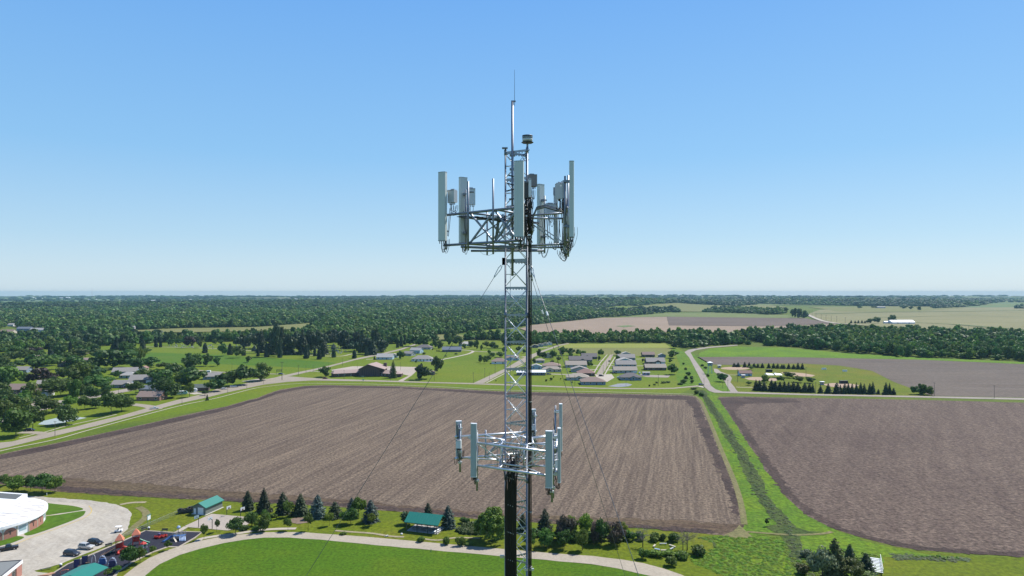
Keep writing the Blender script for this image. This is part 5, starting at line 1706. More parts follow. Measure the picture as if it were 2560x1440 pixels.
for px, b, t, w_ in BS:
    mid('bank_bush', 'bush', px, b, t, w_, BU, LM_dark, 'dark green', 'bush', 'bushes on banks and lawns')

# ================================================================== woods
WOODS = {
    'belt': [(1268, 864), (1340, 862), (1420, 857.5), (1560, 857), (1672, 857.5), (1700, 868), (1725, 871), (1780, 865), (1848, 861), (1960, 866.5), (2100, 880), (2250, 892), (2400, 897), (2560, 903), (2980, 915), (2980, 852), (2700, 846), (2560, 842), (2400, 838), (2300, 837), (2150, 832), (2060, 830), (1980, 836), (1900, 840), (1700, 845), (1500, 849), (1400, 850), (1280, 849)],
    'behind the cemetery': [(-460, 905), (-60, 890), (30, 880), (190, 869), (345, 861), (420, 856), (560, 854), (700, 853), (850, 858), (980, 860), (1050, 854), (1085, 852), (1200, 850), (1275, 851), (1275, 846), (1190, 846), (1080, 838), (980, 826), (860, 822), (800, 828), (740, 842), (700, 847), (560, 850), (430, 852), (335, 850), (200, 849), (0, 846), (-460, 850)],
    'valley': [(-460, 850), (0, 845), (320, 841), (334, 829), (343, 826), (450, 821), (640, 818), (786, 807), (800, 812), (760, 828), (860, 824), (980, 828), (1080, 838), (1130, 836), (1200, 827), (1262, 822), (1335, 812), (1420, 803), (1500, 795), (1590, 789), (1660, 783), (1705, 781), (1690, 777), (1640, 775), (1600, 776), (1560, 780), (1462, 780), (1465, 776), (1540, 765), (1600, 765), (1690, 757.5), (1640, 754), (1500, 753), (1400, 752), (1280, 750.5), (1100, 749.5), (900, 749.5), (760, 752), (640, 757), (500, 759), (400, 760), (0, 760), (-460, 762)],
    'ridge': [(1560, 764), (1690, 757), (1760, 762), (1850, 765), (1905, 760), (1965, 762), (2080, 764), (2200, 766), (2320, 767), (2420, 760), (2440, 752), (2300, 751), (2100, 750), (1900, 749), (1700, 749), (1560, 751)],
    'grove': [(1756, 781), (1800, 783), (1860, 784), (1925, 788), (1962, 786), (1960, 778), (1905, 779), (1850, 773), (1800, 776)],
    'right hedge': [(2330, 772), (2400, 769), (2460, 763), (2490, 757.5), (2480, 757), (2440, 761), (2390, 766), (2330, 769)],
    'right hedge two': [(2540, 772), (2620, 771), (2760, 769), (2760, 766), (2540, 769)],
}
HOLES = [[(-20, 852), (118, 848), (118, 828), (70, 826), (36, 814), (16, 814), (-20, 832)], [(318, 845), (350, 845), (346, 826), (324, 826)], [(250, 796), (330, 793), (420, 795), (300, 799)], [(20, 786), (90, 783), (150, 786), (70, 789)], [(1462, 779), (1540, 766.5), (1590, 769.5), (1602, 774), (1560, 778.5), (1500, 780)], [(1196, 848), (1206, 837), (1215, 827), (1245, 823), (1266, 830), (1275, 846)], [(1083, 851), (1080, 839), (1140, 837), (1180, 842), (1168, 850)]]


def to_xy(poly):
    return [(v.x, v.y) for v in (at(*p) for p in poly)]


holes = [to_xy(h) for h in HOLES]
PTS = []
wr = random.Random(9)
for nm, poly in WOODS.items():
    P = to_xy(poly)
    x0, x1 = min(p[0] for p in P), max(p[0] for p in P)
    y0, y1 = min(p[1] for p in P), max(p[1] for p in P)
    y = y0
    while y < y1:
        s = max(11.0, y / 128.0)
        x = x0 + wr.random() * s
        while x < x1:
            qx, qy = x + wr.uniform(-.42, .42) * s, y + wr.uniform(-.42, .42) * s
            if abs(qx) < qy * .80 and noise.noise(Vector((qx / 95.0, qy / 130.0, 5.5))) < (.40 if nm == 'valley' else .62) and inside(qx, qy, P) and not any(inside(qx, qy, h) for h in holes):
                PTS.append((qx, qy, s, nm))
            x += s
        y += s * .9
# tree lines and groves toward the horizon
for i in range(260):
    y = 4800 * (11500 / 4800.0) ** (wr.random() ** .6)
    x = wr.uniform(-.78, .78) * y
    ln = wr.uniform(200, 1500)
    dp = wr.uniform(30, 220)
    n = int(ln / (y / 110))
    for j in range(n):
        PTS.append((x + ln * j / n + wr.gauss(0, 15), y + wr.uniform(0, dp), y / 130.0, 'line'))
PTS.sort(key=lambda q: q[1])
near = [q for q in PTS if q[3] in ('belt', 'behind the cemetery') and abs(q[0]) < q[1] * .74]
near = near[:295]
nset = set(id(q) for q in near)
for qx, qy, s, nm in near:
    h = wr.uniform(8.5, 17.5)
    wd = wr.uniform(8.0, 14.0)
    mt = wr.choice([LM_forest, LM_forest, LM_mid, LM_forest, LM_lime if wr.random() < .5 else LM_forest])
    if wr.random() < .30:
        h *= .6
        mt = LM_lime if wr.random() < .5 else mt
    lb = 'green tree standing in the wooded belt beyond the brown fields' if nm == 'belt' else 'green tree in the woods edging the cemetery and town'
    o = link('forest_tree', wr.choice(CM), None, (qx, qy, T(qx, qy) - .3), wr.uniform(0, 6.28), (wd, wd, h))
    paint(o, mt)
    tag(o, lb, 'tree', 'trees at the edge of the wooded belt' if nm == 'belt' else 'trees at the edge of the cemetery woods')
rest = [q for q in PTS if id(q) not in nset]


def scatter(name, pts, meshes, label=None, tilt=False):
    """one object of many trees: geometry nodes put a tree on every point"""
    me = bpy.data.meshes.new(name)
    me.from_pydata([p[0] for p in pts], [], [])
    a = me.attributes.new('size', 'FLOAT_VECTOR', 'POINT')
    a.data.foreach_set('vector', [c for p in pts for c in p[1]])
    b = me.attributes.new('turn', 'FLOAT_VECTOR', 'POINT')
    b.data.foreach_set('vector', [c for p in pts for c in (0, 0, p[2])])
    k = me.attributes.new('pick', 'INT', 'POINT')
    k.data.foreach_set('value', [p[3] for p in pts])
    o = bpy.data.objects.new(name, me)
    COL.objects.link(o)
    src = bpy.data.collections.new(name + ' kinds')
    for i, mm in enumerate(meshes):
        oo = bpy.data.objects.new('%s_kind_%02d' % (name, i), mm)
        src.objects.link(oo)
    ng = bpy.data.node_groups.new(name, 'GeometryNodeTree')
    ng.interface.new_socket('Geometry', in_out='INPUT', socket_type='NodeSocketGeometry')
    ng.interface.new_socket('Geometry', in_out='OUTPUT', socket_type='NodeSocketGeometry')
    N, L = ng.nodes, ng.links
    gi, go = N.new('NodeGroupInput'), N.new('NodeGroupOutput')
    ip = N.new('GeometryNodeInstanceOnPoints')
    ci = N.new('GeometryNodeCollectionInfo')
    ci.inputs['Collection'].default_value = src
    ci.inputs['Separate Children'].default_value = True
    ci.inputs['Reset Children'].default_value = True

    def na(nm, typ):
        n = N.new('GeometryNodeInputNamedAttribute')
        n.data_type = typ
        n.inputs['Name'].default_value = nm
        return n.outputs['Attribute']
    L.new(gi.outputs[0], ip.inputs['Points'])
    L.new(ci.outputs[0], ip.inputs['Instance'])
    ip.inputs['Pick Instance'].default_value = True
    L.new(na('pick', 'INT'), ip.inputs['Instance Index'])
    er = N.new('FunctionNodeEulerToRotation')
    L.new(na('turn', 'FLOAT_VECTOR'), er.inputs[0])
    L.new(er.outputs[0], ip.inputs['Rotation'])
    L.new(na('size', 'FLOAT_VECTOR'), ip.inputs['Scale'])
    L.new(ip.outputs[0], go.inputs[0])
    md = o.modifiers.new('scatter', 'NODES')
    md.node_group = ng
    return tag(o, label, None, None, 'stuff')


fp = []
for qx, qy, s, nm in rest:
    big = max(1.0, s / 11.5)
    h = wr.uniform(7.5, 17) * min(1.35, 1 + (big - 1) * .15)
    v_ = wr.random()
    wd = (10.5 + 9.0 * v_ * v_) * (1 + (big - 1) * .9)
    h *= .8 + .5 * v_
    if nm == 'line':
        h *= .85
    dk = noise.noise(Vector((qx / 420.0, qy / 520.0, 1.3))) + .75 * sstep(2500, 3300, qy) - .55
    fp.append(((qx, qy, T(qx, qy) - .5), (wd, wd, h), wr.uniform(0, 6.28), wr.choice((7, 8, 9)) if wr.gauss(dk, .28) > 0 else (wr.choice((5, 6)) if wr.gauss(noise.noise(Vector((qx / 160.0, qy / 260.0, 8.8))), .2) > .12 else wr.randrange(6))))
scatter('woods', fp, CF)
print('WOODS', len(fp), 'near', len(near))

# ---- lush tall growth in the ditch and meadow
tuft = [tuft_mesh('tall_grass_blades', 600 + i, 60, .13, leaf_mat('tall grass', (.125, .255, .006), (.200, .330, .012), trans=.5, vmin=.85, vmax=1.25) if i == 0 else MATS['tall grass']) for i in range(3)]
gp_ = []
for poly, step, hh, bb in (([(1745, 1345), (1790, 1340), (1862, 1344), (1950, 1344), (1968, 1362), (1985, 1395), (2000, 1425), (2010, 1450), (1860, 1450), (1790, 1432), (1740, 1412), (1722, 1396), (1772, 1378), (1790, 1362)], 1.0, .30, 1.25),
                           ([(1990, 1400), (2030, 1385), (2060, 1372), (2100, 1372), (2200, 1390), (2180, 1440), (2010, 1450)], 1.4, .45, 1.5),
                           ([(2290, 1388), (2330, 1390), (2410, 1397), (2380, 1401), (2300, 1397), (2260, 1400)], 1.6, .7, 1.3)):
    P = to_xy(poly)
    x0, x1 = min(p[0] for p in P), max(p[0] for p in P)
    y0, y1 = min(p[1] for p in P), max(p[1] for p in P)
    y = y0
    while y < y1:
        x = x0
        while x < x1:
            qx, qy = x + wr.uniform(-.7, .7), y + wr.uniform(-.7, .7)
            if wr.random() < .75 and inside(qx, qy, P):
                k = wr.uniform(.6, 1.4)
                gp_.append(((qx, qy, .05), (bb * k, bb * k, hh * k), wr.uniform(0, 6.28), wr.randrange(3)))
            x += step
        y += step
scatter('tall_grass', gp_, tuft)
wt = [tuft_mesh('ditch_weed_blades', 620 + i, 50, .15, leaf_mat('ditch weeds leaf', (.042, .082, .014), (.100, .145, .034)) if i == 0 else MATS['ditch weeds leaf']) for i in range(3)]
gp_ = []
DL = [at(*q) for q in DITCH]
for i in range(len(DL) - 1):
    a, b = DL[i], DL[i + 1]
    n = int((b - a).length / .55)
    for j in range(n):
        p = a.lerp(b, j / n)
        k = wr.uniform(.6, 1.4)
        gp_.append(((p.x + wr.gauss(0, 1.45), p.y + wr.gauss(0, .5), .02), (1.3 * k, 1.3 * k, .34 * k), wr.uniform(0, 6.28), wr.randrange(3)))
P = to_xy([(1141, 1329), (1160, 1312), (1190, 1306), (1222, 1312), (1230, 1332), (1205, 1338), (1180, 1338), (1155, 1336)])
for i in range(700):
    qx, qy = wr.uniform(min(p[0] for p in P), max(p[0] for p in P)), wr.uniform(min(p[1] for p in P), max(p[1] for p in P))
    if inside(qx, qy, P):
        k = wr.uniform(.6, 1.3)
        gp_.append(((qx, qy, .05), (1.1 * k, 1.1 * k, 1.1 * k), wr.uniform(0, 6.28), wr.randrange(3)))
for i in range(170):
    t = wr.random()
    p = at(2230 + 195 * t, 1392 + 9 * t + wr.gauss(0, 2.0 + 1.5 * (1 - t)))
    k = wr.uniform(.5, 1.2)
    gp_.append(((p.x, p.y, .05), (1.5 * k, 1.5 * k, .28 * k), wr.uniform(0, 6.28), wr.randrange(3)))
scatter('weeds', gp_, wt)
# gravestones: small, each its own
GS = [MB().box((0, 0, .45), (.9, .28, .9)).box((0, 0, .06), (1.2, .5, .12)).mesh('gravestone_block', plain('gravestone granite', (.42, .40, .39), .5)),
      MB().box((0, 0, .7), (.5, .4, 1.4)).box((0, 0, .1), (.9, .8, .2)).mesh('gravestone_block', MATS['gravestone granite']),
      MB().box((0, 0, .4), (1.3, .3, .8)).mesh('gravestone_block', plain('pale marble', (.68, .67, .65), .5))]
gl = to_xy([(395, 867), (480, 870), (560, 874), (640, 880), (760, 890), (880, 888), (960, 872), (880, 862), (760, 866), (640, 866), (540, 862), (430, 862)])
n = 0
while n < 230:
    qx, qy = wr.uniform(min(p[0] for p in gl), max(p[0] for p in gl)), wr.uniform(min(p[1] for p in gl), max(p[1] for p in gl))
    qy = round(qy / 7.0) * 7.0
    if inside(qx, qy, gl):
        o = link('gravestone', GS[wr.choice((0, 0, 1, 2, 2))], None, (qx, qy, .06), wr.gauss(0, .1), (1.3, 1.3, 1.3))
        tag(o, 'small upright gravestone on the cemetery lawn among dark cedars', 'gravestone', 'gravestones of the cemetery')
        n += 1
# ================================================================== the guyed mast (local z is relative to the camera height)
M_galv = plain('galvanised steel', (.36, .385, .415), .42, .7, var=.18, scale=9)
M_galv2 = plain('bright galvanised steel', (.66, .68, .70), .36, .6, var=.14, scale=9)
M_dkst = plain('weathered steel', (.225, .25, .29), .48, .55, var=.2, scale=7)
M_rad = plain('antenna grey green plastic', (.60, .645, .615), .45, var=.035, scale=2.5)
M_rad2 = plain('antenna grey plastic', (.40, .44, .435), .42, var=.04, scale=2.5)
M_cap = plain('antenna end cap', (.36, .38, .38), .5)
M_blk = plain('black cable jacket', (.012, .012, .013), .45, var=.4, scale=25, spec=.5)
M_rru = plain('radio unit grey', (.50, .535, .56), .45, var=.05)
M_rruw = plain('radio unit white', (.68, .71, .73), .4, var=.04)
M_rrud = plain('radio unit dark', (.055, .055, .058), .5)
M_rrub = plain('radio unit brownish', (.24, .215, .20), .5, var=.1)
M_slot = plain('black slot', (.02, .02, .022), .5)
M_clip = plain('pale cable clip', (.45, .43, .38), .5)
M_lampw = plain('lamp housing white', (.60, .62, .60), .35)
M_lens = plain('beacon lens', (.20, .235, .235), .12, spec=.7)


def zz(z):
    return CAMH + z


A_ = Vector((-.235, 25.05, 0))
N_ = Vector((.535, 24.60, 0))
F_ = Vector((.535, 25.50, 0))
CEN = (A_ + N_ + F_) / 3
TOP = zz(5.13)
tw = thing('lattice_mast', 'tall guyed steel lattice mast carrying two rings of antennas', 'mast', (CEN.x, CEN.y, 0))


def TL(p):
    return Vector(p) - Vector((CEN.x, CEN.y, 0))


for q in (A_, N_, F_):
    m = MB().tube([TL((q.x, q.y, 0)), TL((q.x, q.y, TOP))], .033, 10)
    z = zz(1.129) - .967 * 2 * 40
    while z < TOP:
        if z > 1:
            m.tube([TL((q.x, q.y, z - .09)), TL((q.x, q.y, z + .09))], .05, 10)
        z += .967 * 6
    m.obj('leg', M_dkst, tw, True)
LEV = [zz(1.129) + .967 * k for k in range(4, -84, -1)]
LEV = [z for z in LEV if z > .4]
faces = (('front', A_, N_), ('back', A_, F_), ('side', N_, F_))
for nm, a, b in faces:
    m = MB()
    m2 = MB()
    for i, z in enumerate(LEV):
        pa, pb = Vector((a.x, a.y, z)), Vector((b.x, b.y, z))
        if i == 0 or i % 1 == 0:
            # pressed horizontal strut with a row of small lugs under it
            big = (i == 4)
            hh = .12 if big else (.075 if i < 6 else .05)
            m.beam(TL(pa), TL(pb), .018, hh)
            if nm != 'side':
                for k in range(7):
                    t = (k + .7) / 7.4
                    c = pa.lerp(pb, t)
                    m.box(TL((c.x, c.y, z - hh / 2 - .014)), (.045, .03, .035))
        if i + 1 < len(LEV):
            z2 = LEV[i + 1]
            qa, qb = Vector((a.x, a.y, z2)), Vector((b.x, b.y, z2))
            m2.tube([TL(pa + Vector((0, 0, -.06))), TL(qb + Vector((0, 0, .06)))], .0125, 6)
            m2.tube([TL(pb + Vector((0, 0, -.06))), TL(qa + Vector((0, 0, .06)))], .0125, 6)
            if nm != 'side':
                zm = (z + z2) / 2
                m2.tube([TL((a.x, a.y, zm)), TL((a.x + (b.x - a.x) * .5, a.y + (b.y - a.y) * .5, zm))], .011, 6)
    m.obj('struts', M_galv, tw)
    m2.obj('bracing', M_galv2, tw, True)
    for i in ((4,) if nm != 'side' else ()):
        z = LEV[i]
        MB().box(TL((a.x - .04, a.y, z - .02)), (.16, .03, .26)).box(TL((b.x + .03, b.y, z - .02)), (.14, .03, .22)).obj('guy_plate', M_dkst, tw)
z = LEV[12]
m = MB()
for a, b in ((A_, N_), (N_, F_), (F_, A_)):
    m.beam(TL((a.x, a.y, z + .1)), TL((b.x, b.y, z + .1)), .05, .04)
m.obj('ring_frame', M_galv2, tw)
MB().box(TL((A_.x - .02, A_.y - .06, TOP + .02)), (.20, .14, .045)).obj('top_plate', M_dkst, tw)
MB().tube([TL((-.06, 25.02, 2)), TL((-.06, 25.02, TOP - 2))], .006, 5).obj('climb_cable', M_dkst, tw)
# flat brackets near the bottom edge of the picture
MB().box(TL((N_.x + .06, N_.y - .04, zz(-9.72))), (.34, .06, .07)).obj('bracket', M_galv2, tw)
MB().box(TL((A_.x - .12, A_.y, zz(-9.45))), (.16, .05, .10)).obj('bracket', M_galv2, tw)
MB().box(TL((CEN.x, CEN.y, .35)), (2.4, 2.4, .7)).obj('base', plain('mast base concrete', (.45, .43, .40), .9), tw)

# ---- lightning rod on its pole
t = thing('lightning_rod', 'thin lightning rod on a long pole above the mast', 'lightning rod', (.015, 24.86, zz(.586)))
MB().tube([(0, 0, 0), (0, 0, 6.21)], .045, 12).obj('pole', M_dkst, t, True)
MB().box((.035, 0, 6.2), (.16, .05, .05)).obj('clamp', M_dkst, t)
MB().tube([(.075, 0, 6.05), (.075, 0, 7.32)], .011, 6, .006).obj('rod', M_dkst, t)
for z in (1.0, 2.4, 3.8, 4.3):
    MB().box((.0, .07, z), (.20, .22, .06)).obj('clamp', M_dkst, t)
# ---- beacon
t = thing('beacon', 'round obstruction beacon on the mast top beside the pole', 'beacon', (.545, 24.75, TOP + .02))
MB().tube([(0, 0, -.35), (0, 0, .13)], .035, 8).obj('stand', M_dkst, t)
MB().lathe([(.20, .13), (.215, .145), (.215, .165), (.13, .175)], n=8).obj('base', M_rrud, t)
MB().lathe([(.12, .176), (.175, .20), (.185, .27), (.175, .285)], n=24).obj('housing', M_lampw, t, True)
MB().lathe([(.165, .286), (.185, .30), (.188, .345), (.17, .36)], n=24).obj('lens', M_lens, t, True)
MB().lathe([(.17, .361), (.19, .375), (.185, .395), (.05, .405)], n=24).obj('cover', M_rrud, t, True)

# ---- cable bundles
t = thing('cable_bundle', 'black cable bundle running down beside the right mast leg', 'cables', (0, 0, 0))
rr_ = random.Random(4)
for i, (x, y, r) in enumerate(((.592, 24.52, .024), (.60, 24.58, .026), (.665, 24.55, .021), (.672, 24.60, .020), (.628, 24.63, .013))):
    pts = []
    z = zz(3.9 - .25 * i)
    while z > 0:
        pts.append((x + rr_.gauss(0, .004), y + rr_.gauss(0, .004), z))
        z -= 1.2
    pts.append((x, y, 0))
    MB().tube(pts, r, 8).obj('cable', M_blk, t, True)
m = MB()
for k in range(-3, 80, 2):
    z = zz(1.0 - .967 * k)
    if 0 < z < zz(3.5):
        m.box((.63, 24.58, z), (.15, .12, .02)).box((.645, 24.51, z), (.03, .03, .03))
m.obj('clips', M_clip, t)
t = thing('cable_bundle', 'thick black coax bundle hanging from the lower antenna ring on the left leg', 'cables', (0, 0, 0))
for i in range(26):
    x = -.235 + .027 * (i % 15) * (1 if i < 15 else 1.33) + (.013 if i > 14 else 0) + rr_.gauss(0, .003)
    y = (24.78 if i < 15 else 24.825) - .008 * abs(i % 15 - 7)
    zt = zz(-5.95 - rr_.random() * .45)
    pts = [(x * .5 + .1 + rr_.gauss(0, .12), y + .1 + rr_.gauss(0, .1), zt + .2), (x + rr_.gauss(0, .05), y + rr_.gauss(0, .03), zt - .25)]
    z = zt - .8
    while z > .1:
        pts.append((x + rr_.gauss(0, .005), y + rr_.gauss(0, .004), z))
        z -= 1.4
    pts.append((x, y, 0))
    MB().tube(pts, .0172, 7).obj('cable', M_blk, t, True)
m = MB()
for k in range(6, 80):
    z = zz(1.129 - .967 * k) + .1
    if z < 0.3:
        break
    for i in range(0, 15, 3 if k % 2 else 2):
        m.box((-.22 + .027 * i, 24.745, z - .01 * i), (.022, .03, .03))
m.obj('clips', M_clip, t)

# ---- guy wires
M_wire = plain('guy wire steel', (.16, .165, .175), .45, .5, var=.2)


def guy(att, d, label, clips=()):
    a = Vector(att)
    L_ = a.z / -d[2]
    e = a + Vector(d) * L_
    t = thing('guy_wire', label, 'guy wire', a, 0, 'guy wires')
    dv = (e - a)
    u = dv.normalized()
    m = MB()
    pts = []
    for i in range(41):
        s = i / 40.0
        p = dv * s
        p.z -= 1.0 * 4 * s * (1 - s) * .35
        pts.append(p)
    pts[0] = u * .5
    m.tube(pts, .0095, 6)
    m.obj('wire', M_wire, t, True)
    # shackle and turnbuckle loop at the top
    s_ = u.cross(Vector((0, 1, 0))).normalized()
    lp = [u * .06 + s_ * .02, u * .2 + s_ * .05, u * .5 + s_ * .02, u * .62, u * .5 - s_ * .02, u * .2 - s_ * .05, u * .06 - s_ * .02]
    MB().tube(lp, .016, 6).obj('shackle', M_galv2, t, True)
    for c in clips:
        p = dv * (c / dv.length)
        p.z -= 1.4 * (c / dv.length) * (1 - c / dv.length)
        MB().beam(p - u * .08, p + u * .08, .05, .06).obj('clip', M_rruw, t)
    return t


zg = zz(1.02)
guy((A_.x - .10, A_.y, zg), (-.64, 0.02, -1), 'long guy wire slanting down to the left of the mast')
guy((N_.x + .08, N_.y, zg), (.335, -.50, -1), 'guy wire on the right that runs nearer the viewer', (2.0,))
guy((F_.x + .06, F_.y, zg - .1), (.335, .50, -1), 'guy wire on the right that runs to the far anchor', (1.9,))


# ---- antennas
def loop(m, p, d, n, rng, r=.009, drop=(.25, .5)):
    """short cable loops hanging from p towards p + d"""
    for i in range(n):
        a = Vector(p) + Vector((rng.gauss(0, .05), rng.gauss(0, .04), 0))
        b = a + Vector(d) + Vector((rng.gauss(0, .06), rng.gauss(0, .05), rng.uniform(0, .1)))
        h = rng.uniform(*drop)
        c = [a, a + Vector((0, 0, -h * .6)), a.lerp(b, .25) + Vector((0, 0, -h)), a.lerp(b, .65) + Vector((0, 0, -h)), b + Vector((0, 0, -h * .5)), b]
        pts = []
        for k in range(len(c) - 1):
            p0, p1, p2, p3 = c[max(k - 1, 0)], c[k], c[k + 1], c[min(k + 2, len(c) - 1)]
            for j in range(4):
                s = j / 4.0
                pts.append(.5 * ((2 * p1) + (p2 - p0) * s + (2 * p0 - 5 * p1 + 4 * p2 - p3) * s * s + (3 * p1 - p0 - 3 * p2 + p3) * s ** 3))
        pts.append(c[-1])
        m.tube(pts, r, 5)


def panel(x, y, zc, L, w_, dp, ang, label, mat=None, pipe=True, group='panel antennas', caps=True, light=False):
    """panel antenna facing angle ang (0 looks to -Y, i.e. at the camera; positive turns towards +X)"""
    mat = mat or M_rad
    t = thing('panel_antenna', label, 'antenna', (x, y, zz(zc)), ang, group)
    rng = random.Random(int(abs(x * 1000 + y * 77)))
    c = .028
    f = -dp / 2
    prof = [(-w_ / 2 + .012, dp / 2), (-w_ / 2, dp / 2 - .02), (-w_ / 2, f + c * 1.3), (-w_ / 2 + c, f + .006), (0, f - .006), (w_ / 2 - c, f + .006), (w_ / 2, f + c * 1.3), (w_ / 2, dp / 2 - .02), (w_ / 2 - .012, dp / 2)]
    MB().prism(prof, -L / 2, L / 2).obj('radome', mat, t)
    m = MB().prism([(px * 1.02, py * 1.03) for px, py in prof], L / 2 + .001, L / 2 + .025)
    m.prism([(px * 1.02, py * 1.03) for px, py in prof], -L / 2 - .028, -L / 2 - .001)
    m.obj('end_cap', M_rruw if light else M_cap, t)
    if pipe:
        MB().tube([(.0, dp / 2 + .14, -L / 2 - .32), (.0, dp / 2 + .14, L / 2 - .45 if L > 2 else L / 2 - .05)], .030, 10).obj('mount_pipe', M_dkst if not light else M_galv, t, True)
        for z in (-L * .36, L * .34 if L < 2 else L * .24):
            MB().box((0, dp / 2 + .06, z), (.10, .13, .09)).box((0, dp / 2 + .14, z), (.15, .10, .05)).obj('bracket', M_dkst if not light else M_galv2, t)
    m = MB()
    for i in range(6):
        q = (-w_ * .34 + w_ * .136 * i, dp * (.22 if i % 2 else -.12), -L / 2 - .03)
        m.tube([q, (q[0], q[1], q[2] - .09)], .014, 6)
    m.obj('connectors', M_blk, t)
    m = MB()
    loop(m, (0, 0, -L / 2 - .10), (rng.uniform(-.03, .06), dp / 2 + .16, .1), 5, rng, .009, (.22, .42) if L > 2 else (.10, .25))
    loop(m, (.03, dp / 2 + .17, -L / 2 + .2), (.02, .03, .9), 3, rng, .010, (.02, .06))
    m.obj('jumper_cable', M_blk, t, True)
    return t


def rru(x, y, zc, size, ang, label, mat=None, slot=False, fins=True, group='remote radio units'):
    t = thing('radio_unit', label, 'radio unit', (x, y, zz(zc)), ang, group)
    w_, d_, h_ = size
    rng = random.Random(int(abs(x * 900 + y * 31)))
    MB().box((0, 0, 0), size).obj('housing', mat or M_rru, t)
    if fins:
        m = MB()
        for i in range(9):
            m.box((-w_ / 2 + w_ * (i + .5) / 9, d_ / 2 + .02, 0), (.008, .04, h_ * .9))
        m.obj('heat_sink', mat or M_rru, t)
    m = MB().box((0, d_ * .1, h_ / 2 + .02), (w_ * .5, .03, .04)).box((0, -d_ / 2 - .006, h_ * .46), (w_ * .96, .012, .02)).box((0, d_ / 2 + .07, 0), (.12, .10, h_ * .5))
    m.obj('bracket', M_dkst, t)
    if slot:
        MB().box((0, -d_ / 2 - .004, h_ * .26), (w_ * .62, .012, h_ * .06)).obj('slot', M_slot, t)
    m = MB()
    for i in range(5):
        q = (-w_ * .36 + w_ * .18 * i, 0, -h_ / 2)
        m.tube([q, (q[0], q[1], q[2] - .07)], .014, 6)
    m.obj('connectors', M_blk, t)
    m = MB()
    loop(m, (0, 0, -h_ / 2 - .05), (rng.uniform(-.15, .15), .06, -.1), 4, rng, .009, (.22, .36))
    m.obj('jumper_cable', M_blk, t, True)
    return t


def ang_of(nx, ny):
    """rotation that turns the front (-Y) to the outward direction"""
    return math.atan2(nx, -ny)


def frame(P0, P1, zh, zl, outward, label, legs, posts=(0.0, .34, .67, 1.0), post_z=None, mat=None, r=.045, xb=((.34, .67),), gird=None, bright=False):
    """sector frame: two booms, uprights, cross braces and tie arms back to the mast legs"""
    mat = mat or M_dkst
    P0, P1 = Vector((P0[0], P0[1], 0)), Vector((P1[0], P1[1], 0))
    c = (P0 + P1) / 2
    t = thing('sector_mount', label, 'frame', (c.x, c.y, zz(zl)), 0, 'antenna mounting frames')

    def G_(p, z):
        return Vector((p.x - c.x, p.y - c.y, z - zl))
    dn = (P1 - P0).normalized()
    for z in (zh, zl):
        MB().tube([G_(P0 - dn * .16, z), G_(P1 + dn * .16, z)], r, 10).obj('boom', M_galv2 if bright else mat, t, True)  # bright: sunshine on the lower booms is put into the colour as paler steel
    for i, s in enumerate(posts):
        p = P0.lerp(P1, s)
        pz = post_z[i] if post_z else (zl - .2, zh + .2)
        if pz:
            q = p - outward * .0 + Vector((0, 0, 0)) + outward * .07
            MB().tube([G_(q, pz[0]), G_(q, pz[1])], .033, 10).obj('upright', mat, t, True)
    m = MB()
    for a, b in xb:
        pa, pb = P0.lerp(P1, a), P0.lerp(P1, b)
        m.beam(G_(pa, zh), G_(pb, zl), .055, .055)
        m.beam(G_(pb, zh), G_(pa, zl), .055, .055)
    if m.v:
        m.obj('cross_brace', mat, t)
    for s, leg in legs:
        p = P0.lerp(P1, s)
        MB().tube([G_(p, zh), G_(leg, zh - .06)], r * .8, 8).obj('tie_arm', M_galv2 if bright else mat, t, True)
        MB().tube([G_(p, zl), G_(leg, zl - .04)], r * .8, 8).obj('tie_arm', M_galv2 if bright else mat, t, True)
        MB().beam(G_(p, zl), G_(leg, zh - .12), .035, .035).obj('brace', mat, t)
    return t


V = Vector
# upper ring
o1 = V((-.68, -.73, 0))
o2 = V((-.60, .80, 0))
o3 = V((1.0, .02, 0))
frame((-2.33, 25.05), (.20, 22.85), 2.77, 1.69, o1, 'upper antenna frame facing front left with a big cross brace', ((.30, A_), (.72, N_)), posts=(.34, .69), post_z=((1.45, 3.85), (1.28, 3.82)), xb=((.34, .69), (.69, 1.0)))
frame((-1.72, 25.55), (1.05, 27.65), 2.74, 1.66, o2, 'upper antenna frame behind the mast on the left', ((.30, A_), (.72, F_)), posts=(.30, .64), post_z=((1.4, 3.1), (1.4, 3.0)), xb=((.30, .64),))
frame((1.80, 23.0), (1.98, 27.3), 2.76, 1.68, o3, 'upper antenna frame on the right side of the mast', ((.30, N_), (.72, F_)), posts=(.14, .36, .66), post_z=((1.2, 3.95), (1.3, 3.3), (1.3, 3.5)), xb=((.36, .66),), mat=M_galv)
m = thing('stand_off_pipe', 'horizontal steel pipe across the mast under the upper antennas', 'pipe', (0, 25.0, zz(1.5)), 0)
MB().tube([(-1.50, .6, .02), (1.15, .2, .0)], .04, 10).obj('pipe', M_dkst, m, True)
MB().beam((-.9, -.3, .12), (.5, -.35, .10), .09, .08).obj('beam', M_dkst, m)
t = thing('steel_strut', 'pale flat steel strut rising beside the left leg of the mast', 'strut', (-.55, 24.6, zz(1.72)))
MB().beam((.32, .1, 0), (.22, .1, 1.05), .09, .03).obj('plate', M_galv2, t)
MB().beam((-.02, -.05, 0), (.10, -.05, 1.03), .10, .05).obj('channel', plain('mossy steel', (.16, .17, .13), .7), t)
panel(-2.47, 24.86, 3.05, 2.40, .30, .17, ang_of(o1.x, o1.y) + R(14), 'leftmost tall pale panel antenna of the upper ring')
panel(-1.80, 25.72, 3.02, 2.36, .30, .17, ang_of(o2.x, o2.y) + R(-6), 'tall panel antenna beside the white radio box, second from the left')
panel(.225, 22.66, 3.02, 2.42, .31, .17, ang_of(o1.x, o1.y) + R(30), 'tall panel antenna in front of the mast legs')
